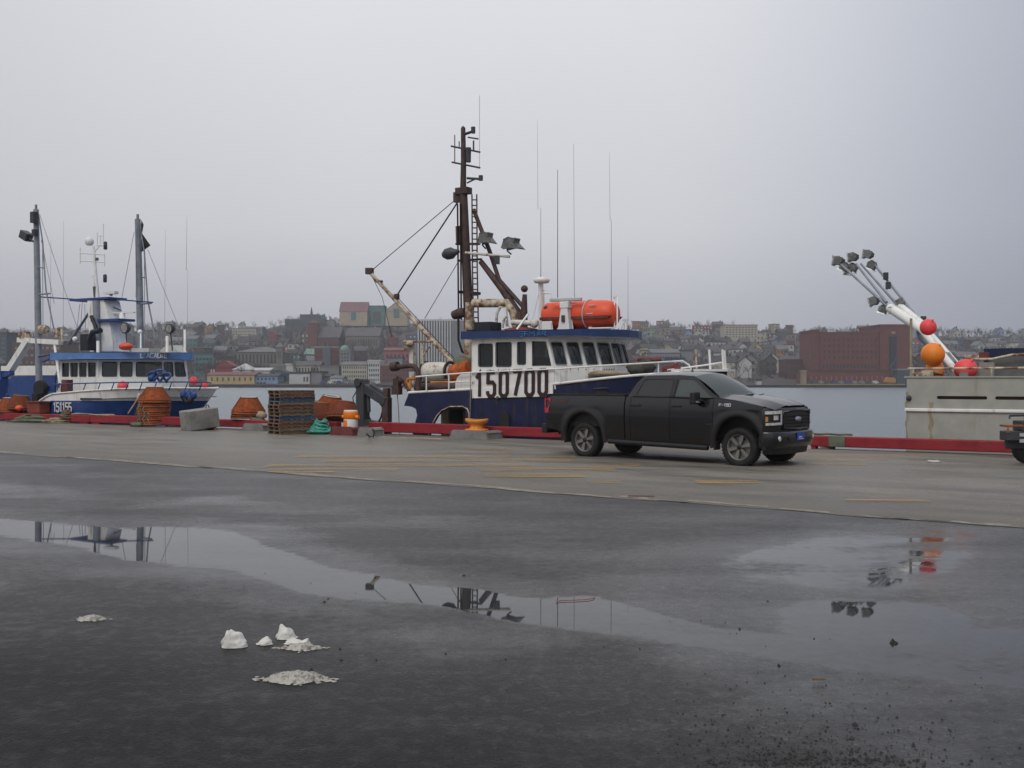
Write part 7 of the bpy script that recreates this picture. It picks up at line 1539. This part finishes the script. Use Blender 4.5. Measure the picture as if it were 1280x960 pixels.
# machine at the right edge
mc = thing('flatbed_trailer', 'dark green machine with a rusty rail cut off by the right edge', 'machine', WORLD, (10.9, 21.6, 0))
def X(px, py, D): p = far(px, py, D); return p
D_ = 21.6; e0 = X(1259, 560, D_).x
mb = MB(); mb.bx((e0, D_, X(0, 551, D_).z), (e0 + 3.2, D_ + .35, X(0, 539, D_).z)); mb.bx((e0 + .08, D_ + .2, X(0, 562, D_).z), (e0 + 3.2, D_ + .3, X(0, 551, D_).z)); mb.bx((e0 + .3, D_ - .02, X(0, 526, D_).z), (e0 + .55, D_ + .4, X(0, 539, D_).z)); mb.build('bed', 'steel', mc, bevel=.02)
mb = MB(); zr2 = X(0, 532.5, D_).z; mb.tube([(e0 + .02, D_, X(0, 541, D_).z), (e0 + .02, D_, zr2), (e0 + 3, D_, zr2 + .02)], .03, 6); mb.tube([(e0 + .02, D_, zr2), (e0 + .02, D_ + .33, zr2)], .025, 6); mb.build('guard_rail', 'potframe', mc)
mb = MB(); mb.tube([(e0 + .1, D_ + .1, X(0, 520, D_).z), (e0 + .75, D_ + .1, X(0, 519, D_).z)], .02, 5); mb.tube([(e0 + .42, D_ + .1, X(0, 540, D_).z), (e0 + .42, D_ + .1, X(0, 519, D_).z)], .02, 5); mb.tube([(e0 + .1, D_ + .1, X(0, 524, D_).z), (e0 + .1, D_ + .1, X(0, 519.5, D_).z)], .02, 5); mb.build('lever', 'steel', mc)
for py in (543.5, 551): mb = MB(); mb.box((e0 + .32, D_ - .015, X(0, py, D_).z), (.14, .03, .07)); mb.build('reflector_tape', 'chrome', mc)
mb = MB(); mb.lathe([(.16, -.12), (.30, -.12), (.34, -.06), (.34, .06), (.30, .12), (.16, .12)], (e0 + .62, D_ + .35, .35), 22, Matrix.Rotation(R(90), 3, 'X')); mb.lathe([(.16, -.06), (.0, -.07)], (e0 + .62, D_ + .35, .35), 12, Matrix.Rotation(R(90), 3, 'X')); mb.build('wheel', 'tyre', mc)
mb = MB(); mb.bx((e0 + .4, D_ + .2, .3), (e0 + 3, D_ + .34, X(0, 562, D_).z)); mb.build('axle_frame', 'black', mc)
# bits on the ground
def twig(px0, px1, py, dy, r_, m_, lab, nm_='plank', cat_='wood scrap'):
    a_, b_ = gnd(px0, py, .02), gnd(px1, py + dy, .02); mb = MB(); mb.beam(a_ + Vector((0, 0, r_)), b_ + Vector((0, 0, r_)), r_ * 2.2, r_ * 2); single(mb, nm_, m_, lab, cat_, WORLD, tuple((a_ + b_) / 2))
twig(785, 818, 620.5, .4, .007, 'redb', 'thin dark red stick lying on the concrete near the asphalt seam', 'stick'); twig(1016, 1032, 850.5, 0, .006, 'wood', 'short pale wood scrap on wet asphalt at lower right')
twig(1026, 1044, 561.5, 0, .03, 'woodgrey', 'pale timber offcut under the kerb right of the pickup'); p = gnd(1168, 579); mb = MB(); mb.ball((p.x, p.y, .03), .10, 8, 5, (1.6, 1, .35), 0, .5, 8); single(mb, 'crumpled_rag', 'litter', 'small pale crumpled rag on the concrete before the kerb at right', 'rag', WORLD, (p.x, p.y, 0))
p = gnd(1012, 562); mb = MB(); mb.box((p.x, p.y + .05, .06), (.22, .12, .1), .3); single(mb, 'litter_scrap', 'litter', 'little white scrap at the kerb behind the pickup front bumper', 'litter', WORLD, (p.x, p.y, 0))
# red cord in the puddle
mb = MB(); mb.tube([gnd(695, 753, .006), gnd(700, 751, .008), gnd(718, 750.5, .008), gnd(735, 749.5, .008), gnd(742, 748, .008), gnd(744, 745.5, .008)], .003, 5)
M['redcord'] = mat('red_cord', (.35, .03, .03), .6); p = gnd(720, 750); single(mb, 'cord', 'redcord', 'thin red cord lying at the far edge of the middle puddle', 'cord', WORLD, tuple(p))
# ice lumps
def icelump(name, lab, px, py, pw, ph, seed, m_='ice', flat=False, prof=None):
    g0 = gnd(px, py); k = g0.y / FPX; W_ = pw * k / 2 * (1.0 if flat else 1.08); H_ = ph * k * (.85 if flat else .72); rr = random.Random(seed)
    n, m = 34, 18; vs = []
    for i in range(m + 1):
        th = math.pi / 2 * i / m
        for j in range(n):
            ph_ = 2 * math.pi * j / n; x = math.cos(th) * math.cos(ph_); y = math.cos(th) * math.sin(ph_); z_ = math.sin(th)
            v_ = Vector((x, y, z_)); d_ = 1 + .30 * noise.noise(v_ * 1.4 + Vector((seed, 0, 0))) + .09 * noise.noise(v_ * 3.5 + Vector((0, seed, 0))) + .03 * noise.noise(v_ * 9 + Vector((0, 0, seed)))
            hx = x * W_ * d_
            if prof: z_ = z_ * interp(x, prof)
            vs.append((g0.x + hx, g0.y + W_ * (.75 if not flat else .5) + y * W_ * (.75 if not flat else .5) * d_, .004 + z_ * H_ * d_))
    fs = [(i * n + j, i * n + (j + 1) % n, (i + 1) * n + (j + 1) % n, (i + 1) * n + j) for i in range(m) for j in range(n)]
    mb = MB(); mb.add(vs, fs, 0, True); single(mb, name, m_, lab, 'ice' if not flat else 'slush', WORLD, (g0.x, g0.y + W_ * .7, 0))
icelump('ice_lump', 'pointed white lump of ice, largest and leftmost of the group', 289, 812, 34, 30, 3, 'ice', False, [(-1, .3), (-.6, .85), (-.35, 1.15), (0, .78), (.4, .7), (1, .3)])
icelump('ice_lump', 'tiny white lump of ice in the middle of the group', 328, 808, 19, 13, 8, 'ice', False, [(-1, .1), (.3, 1.0), (.6, .9), (1, .3)])
icelump('ice_lump', 'chunky white lump of ice standing behind the grey slush', 355, 801, 26, 20, 12, 'ice', False, [(-1, .5), (-.5, 1.15), (.2, .95), (1, .2)])
icelump('ice_lump', 'low crumbly ridge of ice on the upper slush', 370, 808, 34, 9, 17, 'ice', True, [(-1, .5), (-.3, 1), (.3, .5), (.7, 1.1), (1, .5)])
def slush(lab, px, py, pw, hpx, seed, n):
    g0 = gnd(px, py); k = g0.y / FPX; W_ = pw * k / 2; rr = random.Random(seed); mb = MB()
    for i in range(n):
        u_ = max(-1, min(1, rr.gauss(.05, .42))); v_ = rr.gauss(0, .30) * (1 - abs(u_) * .7); core = max(0, 1 - (u_ / .75) ** 2 - (v_ / .5) ** 2)
        r_ = W_ * rr.uniform(.04, .12) * (.5 + core); h_ = r_ * rr.uniform(.22, .5) + core * hpx * k * .45
        c_ = Vector((g0.x + u_ * W_, g0.y + W_ * .35 + v_ * W_ * .8, 0)); m_ = 7; ring = [[], [], []]
        for j in range(m_):
            a_ = 2 * math.pi * j / m_ + rr.uniform(-.25, .25)
            for q_, (f_, z_) in enumerate(((1.15, .002), (.85, .55), (.4, .92))): ring[q_].append((c_.x + r_ * f_ * 1.3 * math.cos(a_) * rr.uniform(.8, 1.2), c_.y + r_ * f_ * math.sin(a_) * rr.uniform(.8, 1.2), .003 + h_ * z_ * rr.uniform(.8, 1.15)))
        vs = ring[0] + ring[1] + ring[2] + [(c_.x, c_.y, h_)]
        mb.add(vs, [(q_ * m_ + j, q_ * m_ + (j + 1) % m_, (q_ + 1) * m_ + (j + 1) % m_, (q_ + 1) * m_ + j) for q_ in (0, 1) for j in range(m_)] + [(2 * m_ + j, 2 * m_ + (j + 1) % m_, 3 * m_) for j in range(m_)], 0, True)
    single(mb, 'slush_patch', 'slush', lab, 'slush', WORLD, (g0.x, g0.y + W_ * .35, 0))
slush('flat grey slush patch under the chunky ice lump', 374, 814, 70, 7, 22, 170)
slush('long low patch of dirty slush nearest the camera', 366, 855, 104, 15, 27, 260)
slush('small white slush patch furthest to the left', 110, 777, 52, 9, 31, 120)
# grit and gravel at lower right
mb = MB(); rr = random.Random(2)
def grain(px, py, s):
    p = gnd(px, py); r = s; vs = []
    for k in range(5): a = 6.28 * k / 5 + rr.random(); vs.append((p.x + r * rr.uniform(.7, 1.2) * math.cos(a), p.y + r * rr.uniform(.7, 1.2) * math.sin(a), .002))
    vs.append((p.x + rr.uniform(-.3, .3) * r, p.y, r * rr.uniform(.7, 1.3))); mb.add(vs, [(k, (k + 1) % 5, 5) for k in range(5)])
for i in range(700):
    px = rr.gauss(1010, 110); py = 965 - abs(rr.gauss(0, 52))
    if 780 < px < 1290 and py < 975: grain(px, py, rr.choice([.003, .003, .004, .005, .006, .009]))
for i in range(420): grain(rr.gauss(1030, 70), 952 + rr.gauss(0, 7), rr.choice([.003, .004, .006, .011]))
for i in range(160): grain(rr.uniform(0, 1280), rr.uniform(700, 960), rr.choice([.003, .004, .006]))
for px, py, s in ((1070, 907, .02), (1065, 924, .02), (960, 752, .01), (405, 753, .016), (410, 749, .012), (389, 838, .014), (470, 826, .010), (425, 812, .012), (426, 826, .014), (557, 818, .012), (800, 812, .008), (925, 787, .012), (974, 833, .014), (1117, 804, .028), (1120, 805, .02), (632, 825, .01), (580, 720, .02)): grain(px, py, s)
M['grit'] = mat('dark_grit', (.028, .025, .022), .8, var=.4, vs=20)
o = mb.build('gravel', 'grit', None, None, 'stuff'); o['label'] = 'dark grit and gravel scattered on the wet asphalt at lower right'

# ------------------------------------------------------------------ separate loose pieces of gear into parts of their own
import bmesh
def split_loose(o):
    bmx = bmesh.new(); bmx.from_mesh(o.data); bmesh.ops.remove_doubles(bmx, verts=bmx.verts, dist=1e-5); bmx.verts.ensure_lookup_table()
    seen = set(); isl = []
    for v in bmx.verts:
        if v.index in seen: continue
        st = [v]; grp = []; seen.add(v.index)
        while st:
            x = st.pop(); grp.append(x.index)
            for e in x.link_edges:
                y = e.other_vert(x)
                if y.index not in seen: seen.add(y.index); st.append(y)
        isl.append(set(grp))
    if len(isl) < 2: bmx.free(); return
    fs = [([v.index for v in f.verts], f.smooth) for f in bmx.faces]; co = [tuple(v.co) for v in bmx.verts]; bmx.free(); old = o.data
    for k, g_ in enumerate(isl):
        ids = sorted(g_); mp = {a: i for i, a in enumerate(ids)}; ff = [(f, s) for f, s in fs if f[0] in g_]
        me = bpy.data.meshes.new(o.name); me.from_pydata([co[i] for i in ids], [], [[mp[i] for i in f] for f, s in ff])
        me.polygons.foreach_set('use_smooth', [s for f, s in ff])
        for m_ in old.materials: me.materials.append(m_)
        if k == 0: o.data = me
        else: c = o.copy(); c.data = me; COL.objects.link(c)
SPLIT = ('rigging_wire', 'whip_aerial', 'hull_opening', 'hull_fitting', 'mast_head', 'steel_locker', 'curtain', 'navigation_post', 'winch_lever', 'covered_winch', 'mast_block', 'navigation_lamp', 'roof_fitting', 'roof_post', 'deck_fitting', 'boom_clamp', 'instrument_console', 'roof_lamp', 'funnel_platform', 'mast_spreader', 'cradle', 'label_strip', 'radar_scanner', 'survival_suit', 'roof_box', 'roof_hatch', 'gallows_lamp', 'stern_lamp', 'deck_pipe', 'boom_strut', 'mast_fittings', 'boom_cylinder', 'drum_flange', 'lever', 'seats', 'wiper', 'fender_tyre')
for o in list(bpy.data.objects):
    if o.type == 'MESH' and o.name.split('.')[0] in SPLIT and o.parent is not None: split_loose(o)
